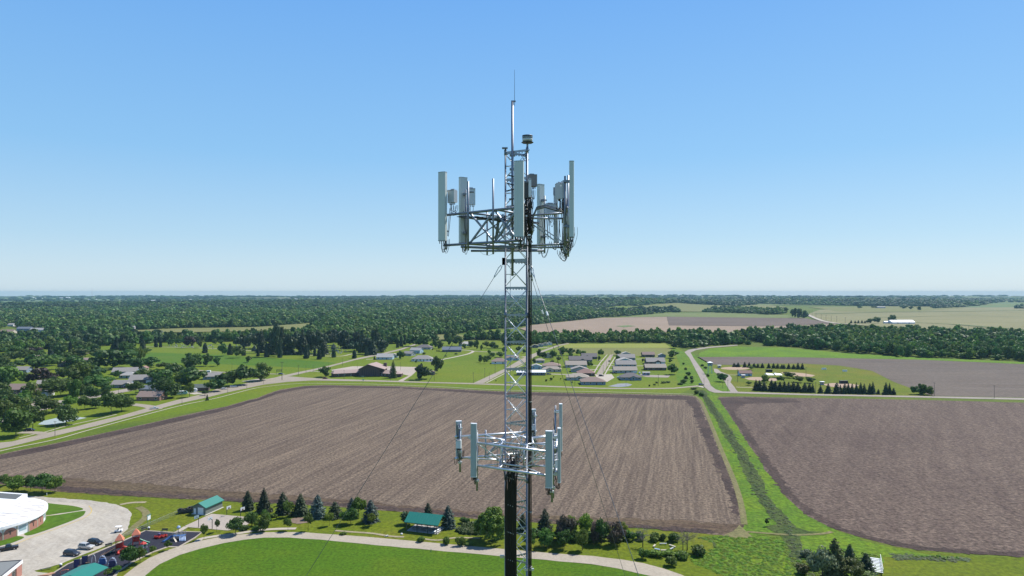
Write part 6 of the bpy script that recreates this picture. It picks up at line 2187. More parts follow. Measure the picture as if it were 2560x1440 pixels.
panel(1.935, 22.72, 3.02, 2.42, .26, .15, ang_of(o3.x, o3.y) - R(4), 'tallest standing panel antenna at the right end, seen edge on')
panel(1.13, 27.75, 3.06, 2.40, .30, .17, ang_of(o2.x, o2.y) + R(8), 'panel antenna seen behind the crossing braces on the right')
panel(2.16, 26.4, 2.98, 2.10, .26, .14, ang_of(o3.x, o3.y), 'panel antenna partly hidden behind the edge on one', pipe=True)
panel(1.70, 27.2, 2.85, 1.9, .22, .15, ang_of(o3.x, o3.y), 'grey panel antenna between the large radio box and the right end', mat=M_rad2, pipe=False)
panel(1.86, 24.3, 2.0, 1.25, .20, .16, ang_of(o3.x, o3.y), 'short grey panel unit low at the right of the upper ring', mat=M_rad2, pipe=False)
rru(-2.13, 24.95, 3.42, (.30, .17, .46), R(-35), 'grey radio unit behind the leftmost panel antenna')
rru(-1.46, 24.78, 3.39, (.31, .16, .58), R(8), 'white radio unit with a black slot on the left upright', M_rruw, True, False)
rru(1.48, 26.9, 3.20, (.42, .20, .42), R(20), 'large grey radio unit in front of the rear panel antenna')
rru(1.59, 23.5, 3.40, (.19, .16, .54), R(60), 'slim grey radio unit at the right, left one of two')
rru(1.75, 23.65, 3.46, (.17, .15, .58), R(70), 'slim grey radio unit at the right, beside the upright pipe')
rru(.47, 23.7, 3.46, (.20, .22, .55), R(10), 'black radio unit stacked behind the front panel antenna', M_rrud)
rru(.70, 24.2, 3.86, (.28, .24, .42), R(15), 'brown weathered radio unit high beside the mast', M_rrub)
rru(.60, 23.6, 3.52, (.09, .10, .62), R(5), 'narrow white radio unit against the black one', M_rruw, False, False)
# clutter of jumpers on the right leg
t = thing('cable_tangle', 'tangle of black jumper cables behind the front panel antenna', 'cables', (.55, 24.0, zz(2.9)))
rng = random.Random(8)
for i in range(26):
    a = V((rng.uniform(-.25, .18), rng.uniform(-.4, .3), rng.uniform(-.1, .5)))
    b = V((rng.uniform(-.2, .25), rng.uniform(-.3, .5), rng.uniform(-1.4, -.7)))
    c = a.lerp(b, .5) + V((rng.gauss(0, .12), rng.gauss(0, .12), rng.gauss(0, .1)))
    MB().tube([a, a.lerp(c, .5) + V((rng.gauss(0, .05), 0, 0)), c, c.lerp(b, .5) + V((rng.gauss(0, .05), 0, 0)), b], rng.choice((.011, .014, .018)), 6).obj('cable', M_blk, t, True)
m = MB()
for i in range(10):
    m.box((rng.uniform(-.15, .12), rng.uniform(-.3, .2), rng.uniform(-1.3, .6)), (.10, .05, .05))
m.obj('clips', M_galv2, t)
t = thing('cable_bundle', 'curved grey cable conduit reaching from the mast to the right frame', 'cables', (0, 0, 0))
for i in range(5):
    o_ = V((rng.gauss(0, .012), rng.gauss(0, .02), i * .022 - .04))
    MB().tube([o_ + V((.70, 24.1, zz(2.0))), o_ + V((.72, 24.0, zz(2.55))), o_ + V((.86, 23.9, zz(2.87))), o_ + V((1.15, 23.8, zz(2.93))), o_ + V((1.55, 23.7, zz(2.80))), o_ + V((1.78, 23.6, zz(2.74)))], .016, 7).obj('cable', M_galv if i % 2 else M_blk, t, True)
t = thing('cable_bundle', 'black cables looping at the right end of the upper ring', 'cables', (1.75, 23.5, zz(2.9)))
m = MB()
loop(m, (.0, 0, .25), (.12, .15, -.9), 4, rng, .011, (.1, .3))
loop(m, (-.05, 0, -1.2), (.28, .1, .0), 3, rng, .012, (.30, .45))
loop(m, (.05, -.2, -.9), (.25, -.4, .05), 3, rng, .006, (.4, .6))
m.obj('cable', M_blk, t, True)
t = thing('cable_loop', 'coiled cable loop hanging under the beacon', 'cables', (.5, 24.75, zz(4.83)))
MB().tube([(.12, 0, .22), (.05, 0, .14), (-.08, 0, .05), (-.12, 0, -.06), (-.06, 0, -.17), (.04, 0, -.19), (.10, 0, -.12)], .014, 6).obj('cable', M_blk, t, True)
t = thing('cable_tangle', 'dark clamps and cable coils on the mast behind the pole', 'cables', (.05, 24.75, zz(3.0)))
for i in range(9):
    z = -1.1 + i * .28
    MB().tube([(rng.uniform(-.25, -.1), 0, z), (0, -.06, z + rng.gauss(0, .06)), (rng.uniform(.1, .25), 0, z + rng.gauss(0, .06))], .025, 6).obj('clamp', M_rrud, t, True)
t = thing('cable_bundle', 'black and green jumpers strung along the upper frames', 'cables', (0, 0, 0))
for i in range(9):
    s0 = rng.uniform(0, .25)
    a, b = V((-2.0 + s0, 25.0 - s0, zz(2.70))), V((.5, 24.3, zz(2.65)))
    MB().tube([a, a.lerp(b, .3) + V((0, rng.gauss(0, .1), rng.gauss(-.05, .04))), a.lerp(b, .65) + V((0, rng.gauss(0, .1), rng.gauss(-.06, .05))), b + V((0, 0, rng.gauss(0, .06)))], .011, 5).obj('cable', M_blk, t, True)
MB().tube([(-1.15, 24.2, zz(1.45)), (-1.0, 24.2, zz(1.32)), (-.8, 24.2, zz(1.27)), (-.55, 24.2, zz(1.40)), (-.4, 24.2, zz(1.55))], .004, 4).obj('loose_wire', M_dkst, t, True)

# lower ring
t = thing('truss_ring', 'silver truss bars tying the lower antenna ring together round the mast', 'truss', (.2, 24.9, zz(-5.7)), 0)
ring_ = [V((-1.1, 24.45, 0)), V((1.05, 23.25, 0)), V((1.5, 24.1, 0)), V((1.68, 26.2, 0)), V((.6, 26.3, 0)), V((-1.6, 25.55, 0))]
inner = [V((-.35, 24.75, 0)), V((.42, 24.35, 0)), V((.75, 24.6, 0)), V((.72, 25.6, 0)), V((.35, 25.8, 0)), V((-.4, 25.35, 0))]
o_ = V((.2, 24.9, zz(-5.7)))
for i in range(6):
    for z in (.40, -.36):
        a, b, c_ = ring_[i] + V((0, 0, zz(-5.7) + z)) - o_, inner[i] + V((0, 0, zz(-5.7) + z)) - o_, inner[(i + 1) % 6] + V((0, 0, zz(-5.7) + z)) - o_
        MB().tube([a, b], .024, 7).obj('strut', M_galv2, t, True)
        MB().tube([b, c_], .028, 7).obj('ring_bar', M_galv2, t, True)
    a, b = ring_[i] + V((0, 0, zz(-5.7) + .40)) - o_, inner[i] + V((0, 0, zz(-5.7) - .36)) - o_
    MB().beam(a, b, .03, .03).obj('diagonal', M_galv2, t)
    b2 = inner[i] + V((0, 0, zz(-5.7))) - o_
    MB().tube([b2 + V((0, 0, .42)), b2 + V((0, 0, -.38))], .022, 7).obj('post', M_galv2, t, True)
u1, u2, u3 = V((-.54, -.84, 0)), V((-.31, .95, 0)), V((1.0, -.07, 0))
frame((-1.27, 24.55), (1.18, 23.15), -5.27, -6.06, u1, 'lower antenna frame facing the viewer with a bright lower boom', ((.33, A_), (.72, N_)), posts=(), xb=(), mat=M_galv, r=.042, bright=True)
frame((-1.93, 25.55), (.78, 26.45), -5.26, -6.05, u2, 'lower antenna frame behind the mast', ((.33, A_), (.72, F_)), posts=(.36,), post_z=((-6.2, -5.1),), xb=((.36, .64),), mat=M_galv, r=.040, bright=True)
frame((1.50, 23.85), (1.76, 26.6), -5.28, -6.08, u3, 'lower antenna frame on the right side', ((.30, N_), (.72, F_)), posts=(.36,), post_z=((-6.2, -5.1),), xb=((.30, .66),), mat=M_galv, r=.040, bright=True)
LA = (
    (-1.95, 25.62, -5.35, 1.25, .21, .13, u2, 'slim antenna at the left end of the lower ring above a white box', False),
    (-1.335, 24.42, -5.50, 1.82, .21, .13, u1, 'grey panel antenna at the left end of the front lower boom', True),
    (1.215, 23.0, -5.48, 1.82, .23, .14, u1, 'grey panel antenna at the right end of the front lower boom', True),
    (1.60, 23.75, -5.52, 1.80, .20, .11, u3, 'grey antenna seen edge on at the right of the lower ring', True),
    (1.86, 26.75, -5.15, 1.75, .21, .12, u3, 'rear right antenna rising above the lower ring', True),
    (.80, 26.55, -5.05, 1.20, .20, .13, u2, 'short rear antenna of the lower ring close to the mast cables', True),
)
for x, y, zc, L_, w_, dp, u, lb, pp in LA:
    panel(x, y, zc, L_, w_, dp, ang_of(u.x, u.y) + (R(20) if u is u1 else 0), lb, M_rad2, True, light=True)
    t = thing('antenna_pipe', 'galvanised mounting pipe below ' + lb.split(' at ')[0].split(' of ')[0] + (' by the mast' if x > 0 else ' on the left') + (' rear' if y > 25 else ' front') + (' low' if zc < -5.5 else ''), 'pipe', (x - u.x * .2, y - u.y * .2, zz(zc - L_ / 2 - .55)), 0, 'lower mounting pipes')
    MB().tube([(0, 0, 0), (0, 0, L_ * .9 + .4)], .036, 10).obj('pipe', M_galv, t, True)
    for z in (.35, L_ * .6):
        MB().box((0, 0, z), (.13, .13, .06)).obj('clamp', M_galv2, t)
rru(-1.93, 25.35, -5.49, (.18, .12, .30), R(-10), 'small whitish box on the leftmost lower pipe', M_rruw, False, False, 'small lower boxes')
rru(1.48, 24.1, -5.93, (.18, .14, .34), R(40), 'small whitish box between the lower right antennas', M_rruw, False, False, 'small lower boxes')
rru(.78, 26.2, -5.05, (.13, .12, .20), R(10), 'tiny grey box high on the right of the lower ring', M_rru, False, False, 'small lower boxes')
t = thing('lower_ladder', 'thin rods and ring bars hanging inside the lower antenna ring', 'rods', (.1, 24.6, zz(-5.3)))
for i, x in enumerate((-.62, -.42, .02, .12, .30, .46, .62)):
    MB().tube([(x, -.1 + .06 * i, 0), (x, -.1 + .06 * i, -.85)], .012, 6).obj('rod', M_dkst, t, True)
MB().tube([(-.55, .05, -.78), (-.2, -.25, -.82), (.2, -.3, -.82), (.6, -.05, -.76), (.5, .3, -.74), (0, .4, -.74), (-.55, .05, -.78)], .022, 8).obj('ring_bar', M_galv, t, True)
t = thing('cable_tangle', 'knot of dark cables where the coax bundle meets the lower ring', 'cables', (.15, 24.85, zz(-5.6)))
for i in range(13):
    a = V((rng.uniform(-.4, .4), rng.uniform(-.25, .3), rng.uniform(-.25, .3)))
    b = V((rng.uniform(-.35, .2), rng.uniform(-.2, .1), rng.uniform(-.7, -.35)))
    c = a.lerp(b, .5) + V((rng.gauss(0, .12), rng.gauss(0, .1), rng.gauss(0, .1)))
    MB().tube([a, a.lerp(c, .5), c, c.lerp(b, .6), b], .010, 6).obj('cable', M_blk, t, True)
# ================================================================== buildings and things in the park and on the lot
M_teal = plain('teal metal roof', (.020, .170, .130), .4, var=.07, scale=.8)
M_shedw = plain('grey green siding', (.165, .185, .165), .65, var=.08)
M_conc = plain('concrete', (.50, .475, .43), .9, var=.08)
M_wood = plain('brown timber', (.13, .085, .055), .8, var=.2)
M_post = plain('dark post', (.05, .055, .055), .6)
M_white = plain('white paint', (.78, .79, .79), .45, var=.04)
M_red = plain('red plastic', (.42, .035, .022), .4, var=.1)
M_orange = plain('orange roof plastic', (.62, .21, .115), .4, var=.1)
M_blue = plain('blue plastic', (.045, .115, .30), .35, var=.1)
M_lblue = plain('pale blue plastic', (.32, .42, .60), .35, var=.08)
M_purple = plain('purple panels', (.060, .050, .135), .5, var=.12)
M_greenp = plain('green plastic', (.02, .17, .10), .4, var=.1)
M_beige = plain('beige rail', (.50, .44, .34), .5)
M_tyre = plain('tyre rubber', (.018, .018, .019), .8)
M_rim = plain('wheel rim', (.45, .46, .47), .3, .8)
M_brickp = WL['brick']
M_brickr = plain('school brick', (.36, .165, .125), .85, var=.2, scale=1.5)


def polyline_at(pts):
    return [at(*p) for p in pts]


# ---- round school
RC = Vector((-182.0, 236.0, 0))
t = thing('round_school', 'round school building with a white roof and brick arches', 'school', RC)
NF, RR = 30, 20.6
hw = 3.7
mW, mB = MB(), MB()
for i in range(NF):
    a0, a1 = 2 * PI * (i - .5) / NF, 2 * PI * (i + .5) / NF
    p0, p1 = (RR * math.cos(a0), RR * math.sin(a0)), (RR * math.cos(a1), RR * math.sin(a1))
    mW.add([(p0[0], p0[1], 0), (p1[0], p1[1], 0), (p1[0], p1[1], hw), (p0[0], p0[1], hw)], [(0, 1, 2, 3)])
mW.obj('wall', plain('white render', (.72, .73, .75), .7, var=.05), t)
m = MB()
m.lathe([(RR + .1, hw + .001), (RR + .75, hw + .0), (RR + .75, hw + .95), (RR + .3, hw + 1.0)], n=60)
m.obj('fascia', M_white, t)


def roof_mat():
    mm, nt, b = new_mat('white roof membrane')
    N, L = nt.nodes, nt.links
    tc = N.new('ShaderNodeTexCoord')
    mp = N.new('ShaderNodeMapping')
    mp.inputs['Rotation'].default_value = (0, 0, R(20))
    mp.inputs['Scale'].default_value = (.18, 1.3, 1)
    nz = N.new('ShaderNodeTexNoise')
    nz.inputs['Scale'].default_value = 1.0
    nz.inputs['Detail'].default_value = 7
    nz.inputs['Roughness'].default_value = .7
    cr = N.new('ShaderNodeValToRGB')
    cr.color_ramp.elements[0].position = .40
    cr.color_ramp.elements[0].color = (.36, .33, .30, 1)
    cr.color_ramp.elements[1].position = .56
    cr.color_ramp.elements[1].color = (.74, .72, .68, 1)
    L.new(tc.outputs['Object'], mp.inputs[0])
    L.new(mp.outputs[0], nz.inputs['Vector'])
    L.new(nz.outputs['Fac'], cr.inputs[0])
    L.new(cr.outputs[0], b.inputs['Base Color'])
    b.inputs['Roughness'].default_value = .7
    return mm


M_wroof = roof_mat()
MB().lathe([(RR + .31, hw + .80), (RR + .30, hw + .97), (RR * .55, hw + 1.5), (.4, hw + 2.0)], n=60).obj('roof', M_wroof, t)
m = MB()
for i in range(12):
    a = 2 * PI * i / 12 + .1
    m.beam((RR * .98 * math.cos(a), RR * .98 * math.sin(a), hw + 1.04), (RR * .2 * math.cos(a), RR * .2 * math.sin(a), hw + 1.93), .25, .12)
m.obj('roof_ribs', M_white, t)
# sloping dark panel at the back with a white rim
pp = Vector((-184.5 + .0, 252.5, 0)) - RC
e = MB()
wx, wy = 9.0, 4.2
rot = Matrix.Rotation(R(-12), 3, 'Z')


def wq(x, y, z):
    q = rot @ Vector((x, y, 0))
    return (pp.x + q.x, pp.y + q.y, hw + z)


e.add([wq(-wx, -wy, 1.25), wq(wx, -wy, 1.25), wq(wx * .8, wy, 2.9), wq(-wx * .55, wy, 2.9), wq(-wx, -wy, .7), wq(wx, -wy, .7), wq(wx * .8, wy, .7), wq(-wx * .55, wy, .7)], [(0, 1, 2, 3), (4, 7, 6, 5), (0, 4, 5, 1), (1, 5, 6, 2), (2, 6, 7, 3), (3, 7, 4, 0)])
e.obj('roof_wedge', M_white, t)
e = MB()
e.add([wq(-wx * .78, -wy * .72, 1.34), wq(wx * .80, -wy * .72, 1.34), wq(wx * .66, wy * .80, 2.86 - .09), wq(-wx * .44, wy * .80, 2.77)], [(0, 1, 2, 3)])
e.v = [(x, y, z + .06) for x, y, z in e.v]
e.obj('wedge_panel', plain('dark roofing', (.11, .12, .115), .7, var=.15), t)
for i in range(NF):
    a = 2 * PI * i / NF
    wv = 2 * RR * math.sin(PI / NF)
    k = i % 3
    M3 = Matrix.Rotation(a, 3, 'Z')

    def loc3(y, z, o):
        return M3 @ Vector((RR * math.cos(PI / NF) + o, y, z))
    if k in (0, 1):
        n = 12
        hw_, top = wv * .44, 3.3
        prof = [(-hw_, 0.02)] + [(-hw_ * math.cos(PI * j / n), 2.1 + (top - 2.1) * math.sin(PI * j / n)) for j in range(n + 1)] + [(hw_, .02)]
        mm = MB()
        nn = len(prof)
        mm.add([loc3(y, z, .03) for y, z in prof] + [loc3(y, z, .16) for y, z in prof], [tuple(range(nn)), tuple(range(2 * nn - 1, nn - 1, -1))] + [(j, nn + j, nn + (j + 1) % nn, (j + 1) % nn) for j in range(nn)])
        mm.obj('brick_arch', M_brickr, t)
        mm = MB()
        for dy in (-.12, .12):
            mm.add([loc3(dy - .10, 1.2, .17), loc3(dy + .10, 1.2, .17), loc3(dy + .10, 2.3, .17), loc3(dy - .10, 2.3, .17)], [(0, 1, 2, 3)])
        mm.add([loc3(-.6, 2.35, .17), loc3(.6, 2.35, .17), loc3(.6, 2.5, .22), loc3(-.6, 2.5, .22)], [(0, 1, 2, 3)])
        mm.obj('slit_window', M_glass, t)
    else:
        mm = MB()
        mm.add([loc3(y, z, .05) for y, z in ((-wv * .3, 1.3), (wv * .3, 1.3), (wv * .3, 3.0), (-wv * .3, 3.0))], [(0, 1, 2, 3)])
        f = mm.obj('window', plain('bluish glass', (.30, .42, .46), .15) if 'bluish glass' not in MATS else MATS['bluish glass'], t)
    p0 = 2 * PI * (i + .5) / NF
    MB().box((RR * math.cos(p0) * 1.0, RR * math.sin(p0) * 1.0, hw / 2), (.32, .32, hw - .02), rz=p0).obj('pier', M_beige, t)

# ---- flat roofed brick block at the corner
t = thing('school_block', 'flat roofed brick school block with a white fascia', 'school', (-138.9, 198.0, 0), R(12.5))
m = MB().box((-12.5, -10, 1.65), (25, 20, 3.3))
m.obj('wall', plain('dark recess wall', (.20, .17, .15), .8), t)
m = MB()
for s in (0,):
    m.box((-12.5, -10, 3.75), (25.7, 20.7, .88))
m.obj('fascia', M_white, t)
MB().box((-12.5, -10, 4.20), (25.2, 20.2, .06)).obj('roof', plain('grey flat roof', (.165, .175, .17), .85, var=.18), t)
m = MB()
for a, b in (((-25.1, -.05), (.1, -.05)), ((0.05, .1), (0.05, -20.1))):
    m.beam((a[0], a[1], 4.28), (b[0], b[1], 4.28), .3, .18)
m.obj('roof_edge', plain('dark roof edge', (.06, .06, .065), .6), t)
for y0, y1 in ((0.05, -3.2), (-6.0, -10.5), (-13, -17)):
    MB().box((.08, (y0 + y1) / 2, 1.62), (.34, y0 - y1, 3.2)).obj('brick_pier', M_brickr, t)
for y in (-4.2, -5.3, -11.6):
    MB().box((.03, y, 1.5), (.08, .8, 2.2)).obj('window', M_glass, t)
MB().lathe([(.55, 4.24), (.55, 5.2), (.7, 5.25), (.7, 5.45), (.2, 5.6)], (-6.2, -1.4, 0), 14).obj('vent', M_rrud, t)

# ---- teal roofed shed
p = at(508, 1287)
t = thing('shed', 'long grey shed with a teal roof and white roller door', 'shed', p, R(-52.5))
t.rotation_euler = (0, 0, 0)
# ground corners from the photograph: front left, front right, rear right
fl, frr, rr2 = at(482, 1285), at(513, 1288), at(549, 1270.5)
ex = (frr - fl)
ey = rr2 - frr
wsh, lsh = ex.length, 9.2
ang = math.atan2(ex.y, ex.x)
t.location = (fl.x, fl.y, 0)
t.rotation_euler = (0, 0, ang)
print('SHED', wsh, ey.length, math.degrees(ang), math.degrees(math.atan2(ey.y, ey.x)))
wsh = 5.4
h = 2.75
m = MB()
walls_ = MB()
walls(walls_, wsh, lsh, h, 1.35, 'y')
m.add([(x + wsh / 2, y + lsh / 2, z) for x, y, z in walls_.v], walls_.f)
m.obj('wall', M_shedw, t)
q = MB()
gable_roof(q, wsh, lsh, h, 1.35, .45, axis='y')
m = MB()
m.add([(x + wsh / 2, y + lsh / 2, z) for x, y, z in q.v], q.f)
m.obj('roof', M_teal, t)
MB().box((wsh * .62, -.05, 1.3), (2.3, .1, 2.5)).obj('roller_door', M_white, t)
MB().box((wsh * .17, -.05, 1.05), (.9, .1, 2.1)).obj('door', M_white, t)
MB().box((wsh / 2, lsh / 2, .08), (wsh + .7, lsh + .7, .16)).obj('foundation', M_conc, t)
# dark trailer and brush behind the shed
p = at(464, 1282)
t = thing('trailer', 'dark loaded trailer parked beside the shed', 'trailer', p, R(25))
MB().box((0, 0, .65), (5.2, 2.0, .25)).box((0, .95, 1.1), (5.2, .08, .7)).box((0, -.95, 1.1), (5.2, .08, .7)).obj('bed', M_rrud, t)
rb = random.Random(3)
m = MB()
for i in range(14):
    m.box((rb.uniform(-2.3, 2.3), rb.uniform(-.7, .7), rb.uniform(.9, 1.8)), (rb.uniform(.4, 1.3), rb.uniform(.3, .8), rb.uniform(.3, .8)), rz=rb.uniform(0, 3))
m.obj('load', plain('dark junk', (.04, .038, .035), .8, var=.4), t)
for sx in (-.5, .5):
    for sy in (-1, 1):
        MB().tube([(sx, sy * 1.02, .38), (sx, sy * 1.2, .38)], .38, 14).obj('wheel', M_tyre, t)

# ---- picnic pavilion
PA, PB = at(1010, 1321), at(1094.5, 1346)
c1, c2 = at(1010.5, 1306, 3.0), at(1095, 1315.5, 3.0)
r1, r2 = at(1021.5, 1289, 5.2), at(1105, 1296.5, 5.2)
exv = (c2 - c1)
Lp = exv.length
ang = math.atan2(exv.y, exv.x)
t = thing('pavilion', 'open picnic pavilion with a ribbed teal metal roof', 'pavilion', (c1.x, c1.y, 0), ang)
iv = Matrix.Rotation(-ang, 3, 'Z')
rl = iv @ (r1 - c1)
dd = max(4.0, min(6.5, rl.y))
print('PAV', Lp, rl, math.degrees(ang))
x0, x1 = 0, Lp
zr = 3.0 + 2.3
m = MB()
P = [(-.0, 3.0), (dd, zr), (2 * dd, 3.0), (2 * dd, 3.18), (dd, zr + .18), (0, 3.18)]
m.add([(x0, y, z) for y, z in P] + [(x1, y, z) for y, z in P], [(0, 1, 4, 5), (1, 2, 3, 4), (11, 10, 7, 6), (10, 9, 8, 7)] + [(i, 6 + i, 6 + (i + 1) % 6, (i + 1) % 6) for i in range(6)])
for i in range(13):
    x = Lp * (i + .02) / 12.0
    m.beam((x, 0.02, 3.22), (x, dd, zr + .22), .10, .09)
m.obj('roof', M_teal, t)
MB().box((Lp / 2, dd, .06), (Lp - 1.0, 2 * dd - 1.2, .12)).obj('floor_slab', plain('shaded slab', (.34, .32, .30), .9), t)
for i, x in enumerate((.7, Lp * .36, Lp * .68, Lp - .7)):
    for y in (.5, 2 * dd - .5):
        MB().box((x, y, 1.55), (.18, .18, 3.1)).obj('post', M_post, t)
for y in (.45, 2 * dd - .45):
    MB().box((Lp / 2, y, 2.9), (Lp - .6, .14, .22)).obj('beam', M_wood, t)


def table(loc, ang, label, mt, group):
    q = thing('picnic_table', label, 'picnic table', loc, ang, group)
    MB().box((0, 0, .74), (2.0, .75, .05)).obj('tabletop', mt, q)
    for s in (-1, 1):
        MB().box((0, s * .68, .44), (2.0, .26, .05)).obj('seat', mt, q)
        MB().beam((s * .75, -.7, 0), (s * .75, .3, .72), .05, .08).beam((s * .75, .7, 0), (s * .75, -.3, .72), .05, .08).obj('leg', M_galv, q)


Rz = Matrix.Rotation(ang, 3, 'Z')
rows = [(x, y) for x in (3, 6.2, 9.4) for y in (dd * .6, dd * 1.4)] + [(Lp - 1.6, dd * .35), (Lp - 1.3, dd * .75), (Lp - 1.2, dd * 1.15), (Lp - 1.0, dd * 1.5)]
for i, (x, y) in enumerate(rows):
    q = Rz @ Vector((x, y, .12)) + Vector((c1.x, c1.y, 0))
    table(q, ang + (0 if i < 6 else PI / 2), 'picnic table in the deep shade of the pavilion' if i < 6 else 'whitish picnic table at the sunlit end of the pavilion', M_wood if i < 6 else M_white, 'shaded picnic tables' if i < 6 else 'sunlit picnic tables')
# flood lights? small leaning white post and slab near the pavilion
p = at(967, 1342)
t = thing('park_marker', 'toppled pale concrete tube on the worn track', 'concrete tube', p, .6)
MB().tube([(-.45, 0, .28), (.45, .1, .34)], .26, 14).tube([(-.5, .6, .12), (.9, .8, .12)], .12, 8).obj('tube', M_conc, t)
p = at(1004, 1336)
t = thing('park_marker', 'small white stone on the grass near the pavilion', 'stone', p, .2)
MB().lathe([(.1, 0), (.38, .12), (.3, .38), (.05, .46)], n=8).obj('stone', M_white, t)
for px, b, tp, lb in ((1078, 924, 0, ''),):
    pass

# ---- basketball hoops


def hoop(px, base, top, face, board, label, side=1):
    p = at(px, base)
    h_ = (CAMH - (top - HY) / FOC * p.y)
    t = thing('basketball_hoop', label, 'basketball hoop', p, face, 'basketball hoops')
    MB().tube([(0, 0, 0), (0, 0, h_ * .84)], .11, 8).obj('pole', M_post, t)
    MB().beam((0, 0, h_ * .80), (0, -1.1, h_ * .88), .14, .14).obj('arm', M_post, t)
    MB().box((0, -1.15, h_ * .86), (1.75, .06, 1.05)).obj('backboard', board, t)
    MB().box((0, -1.19, h_ * .80), (.62, .02, .46)).box((0, -1.20, h_ * .80), (.54, .02, .38)).obj('target_square', M_rrud, t)
    m = MB()
    pts = [(.23 * math.cos(2 * PI * i / 14), -1.45 + .23 * math.sin(2 * PI * i / 14), h_ * .765) for i in range(15)]
    m.tube(pts, .018, 5, cap=False)
    m.obj('rim', M_orange, t)
    return t


hoop(567, 1288, 1264, R(58), M_white, 'basketball hoop with a white backboard nearer the shed')
hoop(601.5, 1292, 1267, R(58), M_white, 'basketball hoop with a white backboard beside the first spruce')
hoop(496.5, 1319.5, 1290, R(58 + 180), MATS['bluish glass'], 'basketball hoop with a clear backboard at the court corner by the playground')
hoop(530.5, 1323, 1294, R(58 + 180), M_white, 'basketball hoop with a fan shaped backboard on the near side of the court')

# ---- board sign, bins, benches
p1, p2 = at(368.5, 1315.5), at(376.5, 1311.5)
c = (p1 + p2) / 2
dv = p2 - p1
t = thing('notice_board', 'white notice board with green backing on two posts', 'sign', c, math.atan2(dv.y, dv.x))
hh_ = dv.length / 2
for s in (-1, 1):
    MB().tube([(s * hh_, 0, 0), (s * hh_, 0, 3.4)], .06, 8).obj('post', M_greenp, t)
MB().box((0, 0, 2.75), (hh_ * 2, .08, 1.5)).obj('board', M_white, t)
MB().box((0, .06, 2.8), (hh_ * 2 + .2, .04, 1.7)).box((0, 0, 3.62), (hh_ * 2 + .5, .3, .08)).obj('backing', M_greenp, t)


def bin_(px, py, label):
    p = at(px, py)
    t = thing('litter_bin', label, 'litter bin', p, 0, 'litter bins')
    MB().lathe([(.32, 0), (.36, .1), (.36, .8)], n=14).obj('body', M_rrud, t)
    MB().lathe([(.38, .801), (.38, .9), (.30, 1.12), (.1, 1.18)], n=14).obj('lid', M_white, t)


bin_(372, 1325.5, 'black litter bin with a white lid below the notice board')
bin_(152, 1418.5, 'black litter bin with a white lid beside the gravel lot')


def bench(px, py, rz, label, mt=None, L_=2.0, back=True, group='benches', cat='bench'):
    p = at(px, py)
    t = thing('bench', label, cat, p, rz, group)
    mt = mt or M_post
    MB().box((0, 0, .45), (L_, .46, .07)).obj('seat', mt, t)
    if back:
        MB().box((0, .26, .72), (L_, .06, .42)).obj('backrest', mt, t)
    for s in (-1, 1):
        MB().box((s * L_ * .4, 0, .2), (.08, .4, .41)).obj('leg', mt, t)


bench(411.5, 1328.5, .05, 'dark green bench on the lawn behind the playground')
bench(361, 1325, R(60), 'dark bench frame at the fence beside the bin')
bench(114, 1425, R(35), 'dark low bench on the grass beside the gravel lot', L_=2.6, back=False)
bench(272, 1366, R(45), 'dark bench at the playground kerb near the parked cars')
# ring of seats
for px, py, rz, L_, mt, lb in ((1658, 1362, -.02, 2.3, M_cap, 'grey green seat slab at the far side of the bench ring'), (1636, 1367, R(62), 1.9, M_beige, 'pale timber seat slab at the left of the bench ring'), (1681, 1367.5, R(-52), 2.4, M_beige, 'pale timber seat slab at the far right of the bench ring'), (1679.5, 1374, R(48), 1.9, M_cap, 'grey seat slab at the near right of the bench ring'), (1643, 1376, R(-30), 1.7, M_lblue, 'bluish seat slab at the near left of the bench ring'), (1660, 1378.5, 0.02, 2.0, M_beige, 'pale timber seat slab at the near side of the bench ring')):
    p = at(px, py)
    t = thing('seat_slab', lb, 'bench', p, rz, 'seats of the bench ring')
    MB().box((0, 0, .42), (L_, .5, .16)).obj('seat', mt, t)
    for s in (-1, 1):
        MB().box((s * L_ * .32, 0, .17), (.22, .4, .335)).obj('leg', M_conc, t)

# ---- playground


def play_tower(px, py, h_, label, roof, rz, slide, body):
    p = at(px, py)
    t = thing('play_tower', label, 'play tower', p, rz, 'play towers')
    for sx in (-1, 1):
        for sy in (-1, 1):
            MB().tube([(sx * .9, sy * .9, 0), (sx * .9, sy * .9, h_ * .68)], .07, 8).obj('post', M_red, t)
    MB().box((0, 0, 1.5), (1.9, 1.9, .12)).obj('deck', M_rrud, t)
    m = MB()
    r_ = 1.75
    n = 4
    m.lathe([(r_, h_ * .66), (r_ * .95, h_ * .70), (.55, h_ * .93), (.08, h_)], n=4, a0=PI / 4)
    m.obj('roof', roof, t)
    for sx, sy, wx_, wy_ in ((0, -1, 1.6, .06), (0, 1, 1.6, .06), (-1, 0, .06, 1.6)):
        MB().box((sx * .92, sy * .92, 2.0), (wx_, wy_, .9)).obj('panel', M_red, t)
    pts = []
    for i in range(15):
        a = i / 14.0
        if slide == 'tube':
            pts.append((1.2 + 1.2 * math.cos(a * 5.2 - 1.6), -.9 - 1.3 * a * 1.4 + 1.0 * math.sin(a * 5.2 - 1.6) * .8, 2.0 - 1.6 * a))
        else:
            pts.append((.9 + 3.0 * a, .2, 1.6 * (1 - a) ** 1.2 + .25))
    MB().tube(pts, .42 if slide == 'tube' else .30, 10).obj('slide', body, t, True)
    m = MB()
    for i in range(6):
        m.box((-1.1 - .28 * i, .3, 1.4 - .25 * i), (.28, .9, .06))
    m.beam((-.95, -.2, 1.5), (-2.7, -.2, .0), .06, .1).beam((-.95, .8, 1.5), (-2.7, .8, 0), .06, .1)
    m.obj('stair', M_greenp, t)
    return t


